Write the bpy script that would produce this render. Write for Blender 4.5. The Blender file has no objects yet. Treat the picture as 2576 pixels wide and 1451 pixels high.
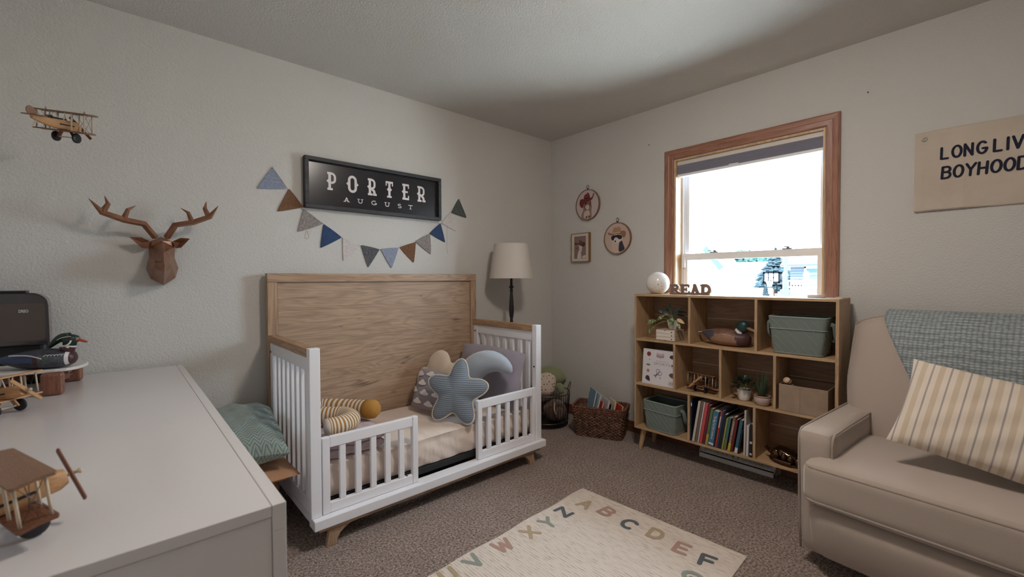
import bpy, math, random
from mathutils import Vector, Matrix
random.seed(7)
V3 = Vector
PI = math.pi
R = math.radians

# ------------------------------------------------------------------ camera
W, H, F = 2576, 1451, 1096.0
YAW, PITCH, ROLL = R(42.05), R(-1.24), R(-0.247)
CAM = V3((0, 0, 1.19))
fw = V3((math.sin(YAW) * math.cos(PITCH), math.cos(YAW) * math.cos(PITCH), math.sin(PITCH)))
r0 = V3((math.cos(YAW), -math.sin(YAW), 0))
u0 = r0.cross(fw)
rt = r0 * math.cos(ROLL) + u0 * math.sin(ROLL)
up = u0 * math.cos(ROLL) - r0 * math.sin(ROLL)
scene = bpy.context.scene
col = scene.collection
cd = bpy.data.cameras.new('camera')
cam = bpy.data.objects.new('camera', cd)
col.objects.link(cam)
cd.sensor_width = 36
cd.lens = 36 * F / W
cd.clip_start = 0.02
cd.clip_end = 500
cam.matrix_world = Matrix(((rt.x, up.x, -fw.x, CAM.x), (rt.y, up.y, -fw.y, CAM.y), (rt.z, up.z, -fw.z, CAM.z), (0, 0, 0, 1)))
cd.dof.use_dof = True
cd.dof.focus_distance = 2.9
cd.dof.aperture_fstop = 4.0
scene.camera = cam

def on(px, py, ax, v):
    d = fw + rt * ((px - W / 2) / F) + up * ((H / 2 - py) / F)
    i = 'xyz'.index(ax)
    return CAM + d * ((v - CAM[i]) / d[i])

# ------------------------------------------------------------------ light and exposure
world = bpy.data.worlds.new('world')
scene.world = world
world.use_nodes = True
bg = world.node_tree.nodes['Background']
bg.inputs['Color'].default_value = (0.70, 0.85, 1.0, 1)
bg.inputs['Strength'].default_value = 10.0
sl = bpy.data.lights.new('sun', 'SUN')
sl.energy = 14
sl.angle = R(0.6)
sl.color = (1, 0.96, 0.9)
so = bpy.data.objects.new('sun', sl)
col.objects.link(so)
so.rotation_euler = V3((0.75, 0.35, -0.8)).to_track_quat('-Z', 'Y').to_euler()   # shines away from the window wall
vs = scene.view_settings
vs.view_transform = 'Standard'
vs.look = 'None'
vs.gamma = 1
vs.use_curve_mapping = False
vs.exposure = 1.22
scene.cycles.max_bounces = 10
scene.cycles.diffuse_bounces = 6
scene.cycles.transparent_max_bounces = 12
scene.cycles.caustics_reflective = False
scene.cycles.caustics_refractive = False
scene.cycles.sample_clamp_indirect = 6

# ------------------------------------------------------------------ mesh helpers
class MB:
    def __init__(s):
        s.v = []; s.f = []; s.m = []
    def add(s, vs_, fs, mi=0):
        o = len(s.v)
        s.v += [tuple(p) for p in vs_]
        s.f += [tuple(i + o for i in f) for f in fs]
        s.m += [mi] * len(fs)
        return s
    def box(s, a, b, mi=0):
        x0, y0, z0 = a; x1, y1, z1 = b
        return s.add([(x0, y0, z0), (x1, y0, z0), (x1, y1, z0), (x0, y1, z0), (x0, y0, z1), (x1, y0, z1), (x1, y1, z1), (x0, y1, z1)],
                     [(3, 2, 1, 0), (4, 5, 6, 7), (0, 1, 5, 4), (1, 2, 6, 5), (2, 3, 7, 6), (3, 0, 4, 7)], mi)
    def obox(s, c, ax, ay, az, mi=0):
        c, ax, ay, az = V3(c), V3(ax), V3(ay), V3(az)
        return s.add([c + ax * i + ay * j + az * k for k in (-1, 1) for i, j in ((-1, -1), (1, -1), (1, 1), (-1, 1))],
                     [(3, 2, 1, 0), (4, 5, 6, 7), (0, 1, 5, 4), (1, 2, 6, 5), (2, 3, 7, 6), (3, 0, 4, 7)], mi)
    def tube(s, pts, r, n=8, cap=True, closed=False, mi=0, flat=1.0, side=None):
        pts = [V3(p) for p in pts]
        N = len(pts)
        rs = r if isinstance(r, (list, tuple)) else [r] * N
        vs_ = []
        prev = None
        for i, p in enumerate(pts):
            if closed:
                t = pts[(i + 1) % N] - pts[i - 1]
            else:
                t = pts[min(i + 1, N - 1)] - pts[max(i - 1, 0)]
            t.normalize()
            a = prev if prev is not None else (V3(side) if side else (V3((0, 0, 1)) if abs(t.z) < 0.9 else V3((1, 0, 0))))
            b = t.cross(a)
            if b.length < 1e-6:
                b = t.orthogonal()
            b.normalize()
            a = b.cross(t).normalized()
            prev = a
            for k in range(n):
                an = 2 * PI * k / n
                vs_.append(p + (a * math.cos(an) * flat + b * math.sin(an)) * rs[i])
        fs = []
        for i in range(N if closed else N - 1):
            j = (i + 1) % N
            for k in range(n):
                q = (k + 1) % n
                fs.append((i * n + k, i * n + q, j * n + q, j * n + k))
        if cap and not closed:
            fs.append(tuple(range(n - 1, -1, -1)))
            fs.append(tuple((N - 1) * n + k for k in range(n)))
        return s.add(vs_, fs, mi)
    def lathe(s, prof, n=24, c=(0, 0, 0), mi=0, M=None):
        vs_ = []; fs = []
        c = V3(c)
        for r, z in prof:
            for k in range(n):
                a = 2 * PI * k / n
                p = V3((r * math.cos(a), r * math.sin(a), z))
                vs_.append((M @ p if M else p) + c)
        for i in range(len(prof) - 1):
            for k in range(n):
                q = (k + 1) % n
                fs.append((i * n + k, i * n + q, (i + 1) * n + q, (i + 1) * n + k))
        if prof[0][0] > 1e-5:
            fs.append(tuple(range(n - 1, -1, -1)))
        if prof[-1][0] > 1e-5:
            fs.append(tuple((len(prof) - 1) * n + k for k in range(n)))
        return s.add(vs_, fs, mi)
    def prism(s, poly, O=(0, 0, 0), U=(1, 0, 0), V=(0, 1, 0), h0=0.0, h1=0.01, mi=0):
        O, U, V = V3(O), V3(U), V3(V)
        N = U.cross(V).normalized()
        ar = sum(poly[i][0] * poly[(i + 1) % len(poly)][1] - poly[(i + 1) % len(poly)][0] * poly[i][1] for i in range(len(poly)))
        if ar < 0:
            poly = poly[::-1]
        n = len(poly)
        vs_ = [O + U * a + V * b + N * h0 for a, b in poly] + [O + U * a + V * b + N * h1 for a, b in poly]
        fs = [tuple(range(n - 1, -1, -1)), tuple(range(n, 2 * n))] + [(i, (i + 1) % n, n + (i + 1) % n, n + i) for i in range(n)]
        return s.add(vs_, fs, mi)
    def flat(s, poly, O=(0, 0, 0), U=(1, 0, 0), V=(0, 1, 0), h=0.0, mi=0):
        O, U, V = V3(O), V3(U), V3(V)
        N = U.cross(V).normalized()
        ar = sum(poly[i][0] * poly[(i + 1) % len(poly)][1] - poly[(i + 1) % len(poly)][0] * poly[i][1] for i in range(len(poly)))
        if ar < 0:
            poly = poly[::-1]
        return s.add([O + U * a + V * b + N * h for a, b in poly], [tuple(range(len(poly)))], mi)
    def grid(s, fn, nu, nv, cu=False, cv=False, mi=0):
        vs_ = [fn(i / (nu if cu else nu - 1), j / (nv if cv else nv - 1)) for i in range(nu) for j in range(nv)]
        fs = []
        for i in range(nu if cu else nu - 1):
            for j in range(nv if cv else nv - 1):
                a, b = (i + 1) % nu, (j + 1) % nv
                fs.append((i * nv + j, a * nv + j, a * nv + b, i * nv + b))
        return s.add(vs_, fs, mi)
    def ball(s, c, r, nu=14, nv=9, mi=0, fn=None):
        c = V3(c)
        rx, ry, rz = r if isinstance(r, (tuple, list)) else (r, r, r)
        vs_ = []; fs = []
        for j in range(nv + 1):
            th = PI * j / nv
            for i in range(nu):
                a = 2 * PI * i / nu
                p = V3((rx * math.sin(th) * math.cos(a), ry * math.sin(th) * math.sin(a), rz * math.cos(th)))
                vs_.append(c + (fn(p) if fn else p))
        for j in range(nv):
            for i in range(nu):
                q = (i + 1) % nu
                fs.append((j * nu + i, (j + 1) * nu + i, (j + 1) * nu + q, j * nu + q))
        return s.add(vs_, fs, mi)

def put(name, mb, mats, parent=None, loc=(0, 0, 0), smooth=False, bevel=0, seg=2, sub=0, sharp=None, solid=0, rot=None):
    me = bpy.data.meshes.new(name)
    lo = V3(loc)
    me.from_pydata([tuple(V3(p) - lo) for p in mb.v], [], mb.f)
    for m in (mats if isinstance(mats, (list, tuple)) else [mats]):
        me.materials.append(m)
    if any(mb.m):
        me.polygons.foreach_set('material_index', mb.m)
    if smooth or sub:
        me.polygons.foreach_set('use_smooth', [True] * len(me.polygons))
    me.validate()
    me.update()
    if sharp:
        me.polygons.foreach_set('use_smooth', [True] * len(me.polygons))
        me.set_sharp_from_angle(angle=R(sharp))
    o = bpy.data.objects.new(name, me)
    col.objects.link(o)
    if parent:
        o.parent = parent
    else:
        o.location = lo
    if solid:
        md = o.modifiers.new('solid', 'SOLIDIFY'); md.thickness = solid; md.offset = 0
    if bevel:
        md = o.modifiers.new('bevel', 'BEVEL'); md.width = bevel; md.segments = seg; md.limit_method = 'ANGLE'; md.angle_limit = R(35)
    if sub:
        md = o.modifiers.new('sub', 'SUBSURF'); md.levels = sub; md.render_levels = sub
    return o

def tag(o, label=None, cat=None, group=None, kind=None):
    if label: o['label'] = label
    if cat: o['category'] = cat
    if group: o['group'] = group
    if kind: o['kind'] = kind
    return o

def thing(name, label, cat, loc=(0, 0, 0), rz=0.0, group=None, rot=None):
    o = bpy.data.objects.new(name, None)
    col.objects.link(o)
    o.empty_display_size = 0.05
    o.location = loc
    o.rotation_euler = rot if rot else (0, 0, rz)
    return tag(o, label, cat, group)

class At:
    """parts of a thing whose shapes are given in room coordinates"""
    def __init__(s, name, label, cat, loc, group=None):
        s.loc = V3(loc)
        s.e = thing(name, label, cat, loc, 0, group)
    def part(s, name, mb, mats, parent=None, **k):
        return put(name, mb, mats, parent or s.e, s.loc, **k)

def copy_tree(o, parent=None):
    c = o.copy()
    col.objects.link(c)
    c.parent = parent
    for ch in list(o.children):
        copy_tree(ch, c)
    return c

# ------------------------------------------------------------------ materials
def srgb(c):
    return tuple(((x / 255) / 12.92 if x / 255 <= 0.04045 else ((x / 255 + 0.055) / 1.055) ** 2.4) for x in c)

class NT:
    def __init__(s, name):
        s.m = bpy.data.materials.new(name)
        s.m.use_nodes = True
        s.n = s.m.node_tree.nodes
        s.l = s.m.node_tree.links
        s.b = s.n['Principled BSDF']
        s.out = s.n['Material Output']
    def new(s, t, **k):
        n = s.n.new(t)
        for a, v in k.items():
            if hasattr(n, a):
                setattr(n, a, v)
            else:
                n.inputs[a].default_value = v
        return n
    def link(s, a, b):
        s.l.new(a, b)

def mat(name, c, rough=0.6, metal=0.0, bump=None, var=None, spec=0.5, coat=0.0, sheen=0.0, c2=None, coords='Object', stretch=(1, 1, 1), emit=0):
    """c, c2: sRGB 0-255. bump=(scale, strength, distance); var=(scale, lo, hi) noise mix between c and c2"""
    t = NT(name)
    b = t.b
    c = srgb(c)
    b.inputs['Base Color'].default_value = (*c, 1)
    b.inputs['Roughness'].default_value = rough
    b.inputs['Metallic'].default_value = metal
    b.inputs['Specular IOR Level'].default_value = spec
    b.inputs['Coat Weight'].default_value = coat
    b.inputs['Sheen Weight'].default_value = sheen
    if emit:
        b.inputs['Emission Color'].default_value = (*c, 1)
        b.inputs['Emission Strength'].default_value = emit
    if bump or var:
        tc = t.new('ShaderNodeTexCoord')
        mp = t.new('ShaderNodeMapping')
        mp.inputs['Scale'].default_value = stretch
        t.link(tc.outputs[coords], mp.inputs['Vector'])
        vec = mp.outputs['Vector']
    if var:
        no = t.new('ShaderNodeTexNoise')
        no.inputs['Scale'].default_value = var[0]
        no.inputs['Detail'].default_value = 5
        t.link(vec, no.inputs['Vector'])
        rp = t.new('ShaderNodeValToRGB')
        rp.color_ramp.elements[0].position = var[1]
        rp.color_ramp.elements[1].position = var[2]
        rp.color_ramp.elements[0].color = (*c, 1)
        rp.color_ramp.elements[1].color = (*(srgb(c2) if c2 else tuple(x * 0.75 for x in c)), 1)
        t.link(no.outputs['Fac'], rp.inputs['Fac'])
        t.link(rp.outputs['Color'], b.inputs['Base Color'])
    if bump:
        n2 = t.new('ShaderNodeTexNoise')
        n2.inputs['Scale'].default_value = bump[0]
        n2.inputs['Detail'].default_value = 3
        t.link(vec, n2.inputs['Vector'])
        bp = t.new('ShaderNodeBump')
        bp.inputs['Strength'].default_value = bump[1]
        bp.inputs['Distance'].default_value = bump[2]
        t.link(n2.outputs['Fac'], bp.inputs['Height'])
        t.link(bp.outputs['Normal'], b.inputs['Normal'])
    return t.m

def wood(name, c1, c2, axis=0, rough=0.5, scale=1.0, dark=None, coat=0.0):
    """grain runs along the axis; rings from a distorted wave, pores from stretched noise"""
    t = NT(name)
    tc = t.new('ShaderNodeTexCoord')
    mp = t.new('ShaderNodeMapping')
    sc = [9 * scale] * 3
    sc[axis] = 0.9 * scale
    mp.inputs['Scale'].default_value = sc
    t.link(tc.outputs['Object'], mp.inputs['Vector'])
    n1 = t.new('ShaderNodeTexNoise')
    n1.inputs['Scale'].default_value = 1.6
    n1.inputs['Detail'].default_value = 6
    n1.inputs['Distortion'].default_value = 1.2
    t.link(mp.outputs['Vector'], n1.inputs['Vector'])
    m2 = t.new('ShaderNodeMapping')
    s2 = [150 * scale] * 3
    s2[axis] = 6 * scale
    m2.inputs['Scale'].default_value = s2
    t.link(tc.outputs['Object'], m2.inputs['Vector'])
    n2 = t.new('ShaderNodeTexNoise')
    n2.inputs['Scale'].default_value = 1.0
    n2.inputs['Detail'].default_value = 4
    t.link(m2.outputs['Vector'], n2.inputs['Vector'])
    wv = t.new('ShaderNodeMath'); wv.operation = 'MULTIPLY'; wv.inputs[1].default_value = 7.0
    t.link(n1.outputs['Fac'], wv.inputs[0])
    pp = t.new('ShaderNodeMath'); pp.operation = 'PINGPONG'; pp.inputs[1].default_value = 0.5
    t.link(wv.outputs[0], pp.inputs[0])
    ad = t.new('ShaderNodeMath'); ad.operation = 'MULTIPLY_ADD'; ad.inputs[1].default_value = 0.9
    t.link(pp.outputs[0], ad.inputs[0])
    t.link(n2.outputs['Fac'], ad.inputs[2])
    rp = t.new('ShaderNodeValToRGB')
    rp.color_ramp.elements[0].position = 0.28
    rp.color_ramp.elements[1].position = 0.95
    rp.color_ramp.elements[0].color = (*srgb(c2), 1)
    rp.color_ramp.elements[1].color = (*srgb(c1), 1)
    t.link(ad.outputs[0], rp.inputs['Fac'])
    t.link(rp.outputs['Color'], t.b.inputs['Base Color'])
    t.b.inputs['Roughness'].default_value = rough
    t.b.inputs['Coat Weight'].default_value = coat
    bp = t.new('ShaderNodeBump')
    bp.inputs['Strength'].default_value = 0.15
    bp.inputs['Distance'].default_value = 0.001
    t.link(n2.outputs['Fac'], bp.inputs['Height'])
    t.link(bp.outputs['Normal'], t.b.inputs['Normal'])
    return t.m

def stripes(name, c1, c2, axis, period, duty=0.5, rough=0.8, bump=0.0, coords='Object', soft=0.06, c3=None, duty3=0.0, phase=0.0):
    """even stripes along one axis of the thing's own coordinates"""
    t = NT(name)
    tc = t.new('ShaderNodeTexCoord')
    sp = t.new('ShaderNodeSeparateXYZ')
    t.link(tc.outputs[coords], sp.inputs[0])
    mu = t.new('ShaderNodeMath'); mu.operation = 'MULTIPLY_ADD'; mu.inputs[1].default_value = 1 / period; mu.inputs[2].default_value = phase + 100
    t.link(sp.outputs[axis], mu.inputs[0])
    fr = t.new('ShaderNodeMath'); fr.operation = 'FRACT'
    t.link(mu.outputs[0], fr.inputs[0])
    rp = t.new('ShaderNodeValToRGB')
    e = rp.color_ramp.elements
    a, b_ = (*srgb(c1), 1), (*srgb(c2), 1)
    e[0].position = 0; e[0].color = a
    e[1].position = 1; e[1].color = a
    d0 = (1 - duty) / 2
    for p, cc in ((d0, a), (d0 + soft, b_), (1 - d0 - soft, b_), (1 - d0, a)):
        x = e.new(p); x.color = cc
    if c3:
        for x in e:
            if x.position < d0 * 0.05 or x.position > 1 - d0 * 0.05:
                x.color = (*srgb(c3), 1)
        for p, cc in ((d0 * 0.1, (*srgb(c3), 1)), (d0 * 0.2, a), (1 - d0 * 0.2, a), (1 - d0 * 0.1, (*srgb(c3), 1))):
            x = e.new(p); x.color = cc
    t.link(fr.outputs[0], rp.inputs['Fac'])
    t.link(rp.outputs['Color'], t.b.inputs['Base Color'])
    t.b.inputs['Roughness'].default_value = rough
    if bump:
        pp = t.new('ShaderNodeMath'); pp.operation = 'PINGPONG'; pp.inputs[1].default_value = 0.5
        t.link(fr.outputs[0], pp.inputs[0])
        bp = t.new('ShaderNodeBump')
        bp.inputs['Strength'].default_value = 0.7
        bp.inputs['Distance'].default_value = bump
        t.link(pp.outputs[0], bp.inputs['Height'])
        t.link(bp.outputs['Normal'], t.b.inputs['Normal'])
    return t.m

# ------------------------------------------------------------------ lettering drawn as strokes
def ar(cx, cy, rx, ry, a0, a1, n=12):
    return [(cx + rx * math.cos(R(a0 + (a1 - a0) * i / n)), cy + ry * math.sin(R(a0 + (a1 - a0) * i / n))) for i in range(n + 1)]

GL = {
    'A': [[(0, 0), (.5, 1), (1, 0)], [(.18, .34), (.82, .34)]],
    'B': [[(0, 0), (0, 1)], [(0, 1), (.5, 1)] + ar(.5, .77, .38, .23, 90, -90) + [(0, .54)], [(0, .54), (.5, .54)] + ar(.5, .27, .45, .27, 90, -90) + [(0, 0)]],
    'C': [ar(.55, .5, .55, .5, 50, 310, 20)],
    'D': [[(0, 0), (0, 1), (.4, 1)] + ar(.4, .5, .55, .5, 90, -90, 16) + [(0, 0)]],
    'E': [[(.85, 1), (0, 1), (0, 0), (.85, 0)], [(0, .52), (.7, .52)]],
    'F': [[(.85, 1), (0, 1), (0, 0)], [(0, .52), (.7, .52)]],
    'G': [ar(.52, .5, .52, .5, 50, 340, 20) + [(1.0, .42), (.6, .42)]],
    'H': [[(0, 0), (0, 1)], [(.9, 0), (.9, 1)], [(0, .5), (.9, .5)]],
    'I': [[(.1, 0), (.1, 1)]],
    'L': [[(0, 1), (0, 0), (.75, 0)]],
    'N': [[(0, 0), (0, 1), (.85, 0), (.85, 1)]],
    'O': [ar(.5, .5, .5, .5, 90, 450, 26)],
    'P': [[(0, 0), (0, 1), (.45, 1)] + ar(.45, .74, .42, .26, 90, -90) + [(0, .48)]],
    'R': [[(0, 0), (0, 1), (.45, 1)] + ar(.45, .75, .42, .25, 90, -90) + [(0, .5)], [(.4, .5), (.9, 0)]],
    'S': [ar(.45, .76, .42, .24, 30, 230, 12) + ar(.45, .25, .45, .25, 70, -150, 12)],
    'T': [[(0, 1), (1, 1)], [(.5, 1), (.5, 0)]],
    'U': [[(0, 1), (0, .4)] + ar(.45, .4, .45, .4, 180, 360) + [(.9, 1)]],
    'V': [[(0, 1), (.5, 0), (1, 1)]],
    'W': [[(0, 1), (.3, 0), (.6, .8), (.9, 0), (1.2, 1)]],
    'X': [[(0, 0), (1, 1)], [(0, 1), (1, 0)]],
    'Y': [[(0, 1), (.5, .5), (1, 1)], [(.5, .5), (.5, 0)]],
    'Z': [[(0, 1), (.9, 1), (0, 0), (.9, 0)]],
}

def stroke(mb, line, hw, O, U, V, h=0.0, h1=None, ends=True, mi=0, step=2e-5):
    """a drawn line of half width hw (same units as the points) laid on the plane O, U, V; h1 makes it solid"""
    k = getattr(mb, 'k', 0)
    for i in range(len(line) - 1):
        (ax, ay), (bx, by) = line[i], line[i + 1]
        dx, dy = bx - ax, by - ay
        L = math.hypot(dx, dy) or 1e-9
        nx, ny = -dy / L * hw, dx / L * hw
        q = [(ax - nx, ay - ny), (bx - nx, by - ny), (bx + nx, by + ny), (ax + nx, ay + ny)]
        k += 1
        if h1 is None: mb.flat(q, O, U, V, h + k * step, mi)
        else: mb.prism(q, O, U, V, h, h1 + k * step, mi)
    for i, (x, y) in enumerate(line):
        if (i in (0, len(line) - 1)) and not ends: continue
        q = [(x + hw * math.cos(2 * PI * j / 10), y + hw * math.sin(2 * PI * j / 10)) for j in range(10)]
        k += 1
        if h1 is None: mb.flat(q, O, U, V, h + k * step, mi)
        else: mb.prism(q, O, U, V, h, h1 + k * step, mi)
    mb.k = k

def glyph(mb, ch, x, y, w, hgt, hw, O, U, V, h=0.0, h1=None, ends=True, slant=0.0, rot=0.0, mi=0):
    for ln in GL[ch]:
        pts = []
        for a, b in ln:
            px, py = a * w + slant * b * hgt, b * hgt
            if rot:
                cx, cy = w / 2, hgt / 2
                dx, dy = px - cx, py - cy
                px, py = cx + dx * math.cos(rot) - dy * math.sin(rot), cy + dx * math.sin(rot) + dy * math.cos(rot)
            pts.append((x + px, y + py))
        stroke(mb, pts, hw, O, U, V, h, h1, ends, mi)

def text_mesh(name, s, size, m, parent, O, U, V, h=0.0006, align='CENTER', bold=0.0, width=None):
    """print in the built-in typeface on the plane O, U, V (in the parent's coordinates)"""
    cu = bpy.data.curves.new(name, 'FONT')
    cu.body = s
    cu.size = size
    cu.align_x = align
    cu.align_y = 'CENTER'
    cu.offset = bold
    cu.resolution_u = 2
    ob = bpy.data.objects.new(name, cu)
    col.objects.link(ob)
    dg = bpy.context.evaluated_depsgraph_get()
    me = bpy.data.meshes.new_from_object(ob.evaluated_get(dg))
    bpy.data.objects.remove(ob)
    bpy.data.curves.remove(cu)
    U, V = V3(U).normalized(), V3(V).normalized()
    N = U.cross(V)
    sx = 1.0
    if width and len(me.vertices):
        xs = [v.co.x for v in me.vertices]
        sx = width / (max(xs) - min(xs))
    for v in me.vertices:
        v.co = V3(O) + U * (v.co.x * sx) + V * v.co.y + N * h
    me.materials.clear()
    me.materials.append(m)
    o = bpy.data.objects.new(name, me)
    col.objects.link(o)
    o.parent = parent
    return o

def ribbon_poly(pts, n=6):
    """closed smooth outline through points (Catmull-Rom)"""
    out = []
    N = len(pts)
    for i in range(N):
        p0, p1, p2, p3 = pts[i - 1], pts[i], pts[(i + 1) % N], pts[(i + 2) % N]
        for k in range(n):
            t = k / n
            out.append(tuple(0.5 * (2 * p1[d] + (p2[d] - p0[d]) * t + (2 * p0[d] - 5 * p1[d] + 4 * p2[d] - p3[d]) * t * t + (3 * p1[d] - p0[d] - 3 * p2[d] + p3[d]) * t ** 3) for d in (0, 1)))
    return out

def smooth_path(pts, n=6):
    pts = [V3(p) for p in pts]
    out = []
    for i in range(len(pts) - 1):
        p0, p1, p2, p3 = pts[max(i - 1, 0)], pts[i], pts[i + 1], pts[min(i + 2, len(pts) - 1)]
        for k in range(n):
            t = k / n
            out.append(0.5 * (2 * p1 + (p2 - p0) * t + (2 * p0 - 5 * p1 + 4 * p2 - p3) * t * t + (3 * p1 - p0 - 3 * p2 + p3) * t ** 3))
    out.append(pts[-1])
    return out

def ellipse(cx, cy, rx, ry, n=24):
    return [(cx + rx * math.cos(2 * PI * i / n), cy + ry * math.sin(2 * PI * i / n)) for i in range(n)]

def rrect(x0, y0, x1, y1, r, n=5):
    out = []
    for cx, cy, a in ((x1 - r, y1 - r, 0), (x0 + r, y1 - r, 90), (x0 + r, y0 + r, 180), (x1 - r, y0 + r, 270)):
        out += [(cx + r * math.cos(R(a + 90 * i / n)), cy + r * math.sin(R(a + 90 * i / n))) for i in range(n + 1)]
    return out
# ================================================================== the room
WA, WB, WL, WF, CH = 2.73, 2.95, -0.46, -1.35, 2.44      # crib wall (y), window wall (x), left wall (x), near wall (y), ceiling
TH = 0.16
m_wall = mat('wall_paint', (206, 203, 198), 0.85, bump=(120, 0.6, 0.0048), spec=0.25)
m_ceil = mat('ceiling_paint', (204, 202, 198), 0.9, bump=(105, 0.65, 0.0055), spec=0.2)
m_trim = wood('oak_trim_stain', (166, 118, 96), (126, 82, 64), 2, 0.35, 1.2, coat=0.3)
m_trimy = wood('oak_trim_stain_across', (166, 118, 96), (126, 82, 64), 1, 0.35, 1.2, coat=0.3)
m_jamb = wood('pale_oak_jamb', (214, 180, 138), (176, 138, 96), 2, 0.4)
m_vinyl = mat('white_vinyl', (240, 240, 243), 0.35)
m_base = wood('baseboard_stain', (120, 78, 58), (86, 52, 38), 1, 0.45)
m_basex = wood('baseboard_stain_across', (120, 78, 58), (86, 52, 38), 0, 0.45)

def carpet():
    t = NT('carpet')
    tc = t.new('ShaderNodeTexCoord')
    n1 = t.new('ShaderNodeTexNoise'); n1.inputs['Scale'].default_value = 95; n1.inputs['Detail'].default_value = 3; n1.inputs['Roughness'].default_value = 0.7
    n2 = t.new('ShaderNodeTexNoise'); n2.inputs['Scale'].default_value = 7; n2.inputs['Detail'].default_value = 3
    n3 = t.new('ShaderNodeTexVoronoi'); n3.inputs['Scale'].default_value = 170
    for n in (n1, n2, n3): t.link(tc.outputs['Object'], n.inputs['Vector'])
    rp = t.new('ShaderNodeValToRGB')
    rp.color_ramp.elements[0].position = 0.36; rp.color_ramp.elements[0].color = (*srgb((104, 88, 80)), 1)
    rp.color_ramp.elements[1].position = 0.66; rp.color_ramp.elements[1].color = (*srgb((206, 184, 171)), 1)
    t.link(n1.outputs['Fac'], rp.inputs['Fac'])
    mx = t.new('ShaderNodeMixRGB'); mx.blend_type = 'MULTIPLY'; mx.inputs['Fac'].default_value = 0.35
    r2 = t.new('ShaderNodeValToRGB')
    r2.color_ramp.elements[0].position = 0.3; r2.color_ramp.elements[0].color = (0.62, 0.62, 0.62, 1)
    r2.color_ramp.elements[1].position = 0.7
    t.link(n2.outputs['Fac'], r2.inputs['Fac'])
    t.link(rp.outputs['Color'], mx.inputs['Color1']); t.link(r2.outputs['Color'], mx.inputs['Color2'])
    t.link(mx.outputs['Color'], t.b.inputs['Base Color'])
    t.b.inputs['Roughness'].default_value = 1; t.b.inputs['Specular IOR Level'].default_value = 0.05
    t.b.inputs['Sheen Weight'].default_value = 0.15
    ad = t.new('ShaderNodeMath'); ad.operation = 'ADD'
    t.link(n1.outputs['Fac'], ad.inputs[0]); t.link(n3.outputs['Distance'], ad.inputs[1])
    bp = t.new('ShaderNodeBump'); bp.inputs['Strength'].default_value = 0.9; bp.inputs['Distance'].default_value = 0.008
    t.link(ad.outputs[0], bp.inputs['Height']); t.link(bp.outputs['Normal'], t.b.inputs['Normal'])
    return t.m
m_carpet = carpet()

tag(put('floor', MB().box((WL - TH, WF - TH, -0.12), (WB + TH, WA + TH, 0)), m_carpet), 'brown grey cut pile carpet covering the floor', 'floor', kind='structure')
tag(put('ceiling', MB().box((WL - TH, WF - TH, CH), (WB + TH, WA + TH, CH + 0.12)), m_ceil), 'off white textured ceiling', 'ceiling', kind='structure')
tag(put('wall_back', MB().box((WL - TH, WA, 0), (WB + TH, WA + TH, CH)), m_wall), 'off white orange peel wall behind the toddler bed', 'wall', kind='structure')
tag(put('wall_left', MB().box((WL - TH, WF, 0), (WL, WA, CH)), m_wall), 'off white wall beside the white dresser', 'wall', kind='structure')
tag(put('wall_front', MB().box((WL - TH, WF - TH, 0), (WB + TH, WF, CH)), m_wall), 'off white wall facing the toddler bed', 'wall', kind='structure')
OY0, OY1, OZ0, OZ1 = 0.644, 1.538, 0.96, 2.03           # window opening
wr = MB()
wr.box((WB, WF, 0), (WB + TH, OY0, CH)).box((WB, OY1, 0), (WB + TH, WA, CH)).box((WB, OY0, 0), (WB + TH, OY1, OZ0)).box((WB, OY0, OZ1), (WB + TH, OY1, CH))
tag(put('wall_right', wr, m_wall), 'off white orange peel wall with the window and banner', 'wall', kind='structure')
tag(put('baseboard_right', MB().box((WB - 0.014, 1.325, 0), (WB - 0.0005, WA - 0.016, 0.085)).box((WB - 0.014, WF + 0.001, 0), (WB - 0.0005, 0.85, 0.085)), m_base, bevel=0.003), 'stained wooden baseboard along the window wall', 'baseboard', kind='structure')
tag(put('baseboard_back', MB().box((WL + 0.001, WA - 0.014, 0), (WB - 0.001, WA - 0.0005, 0.085)), m_basex, bevel=0.003), 'stained wooden baseboard along the bed wall', 'baseboard', kind='structure')

# ------------------------------------------------------------------ window
win = tag(thing('window_1', 'single hung white vinyl window with reddish oak casing', 'window', (WB, 1.09, OZ0)), kind='structure')
wl = V3(win.location)
def wpart(n, mb, m, parent=None, **k): return put(n, mb, m, parent or win, wl, **k)
CW = 0.064
def casing(pts, m):
    # flat moulded board: profile steps across its width
    mb = MB()
    a, b, c, d = [V3(p) for p in pts]      # inner start, inner end, outer end, outer start (on the wall plane)
    prof = [(0, 0.0), (0, 0.010), (0.08, 0.014), (0.45, 0.015), (0.52, 0.018), (0.86, 0.021), (1, 0.017), (1, 0.0)]
    vs_ = []
    for s in (0, 1):
        i, o = (a, d) if s == 0 else (b, c)
        for t_, h in prof:
            vs_.append(i.lerp(o, t_) + V3((-h - 0.0005, 0, 0)))
    n = len(prof)
    fs = [(k, k + 1, n + k + 1, n + k) for k in range(n - 1)] + [tuple(range(n)), tuple(range(2 * n - 1, n - 1, -1)), (0, n, 2 * n - 1, n - 1)]
    return mb.add(vs_, fs)
iy0, iy1, iz0, iz1 = OY0 - 0.004, OY1 + 0.004, OZ0 - 0.004, OZ1 + 0.004
oy0, oy1, oz0, oz1 = iy0 - CW, iy1 + CW, iz0 - CW, iz1 + CW
X_ = WB
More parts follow.
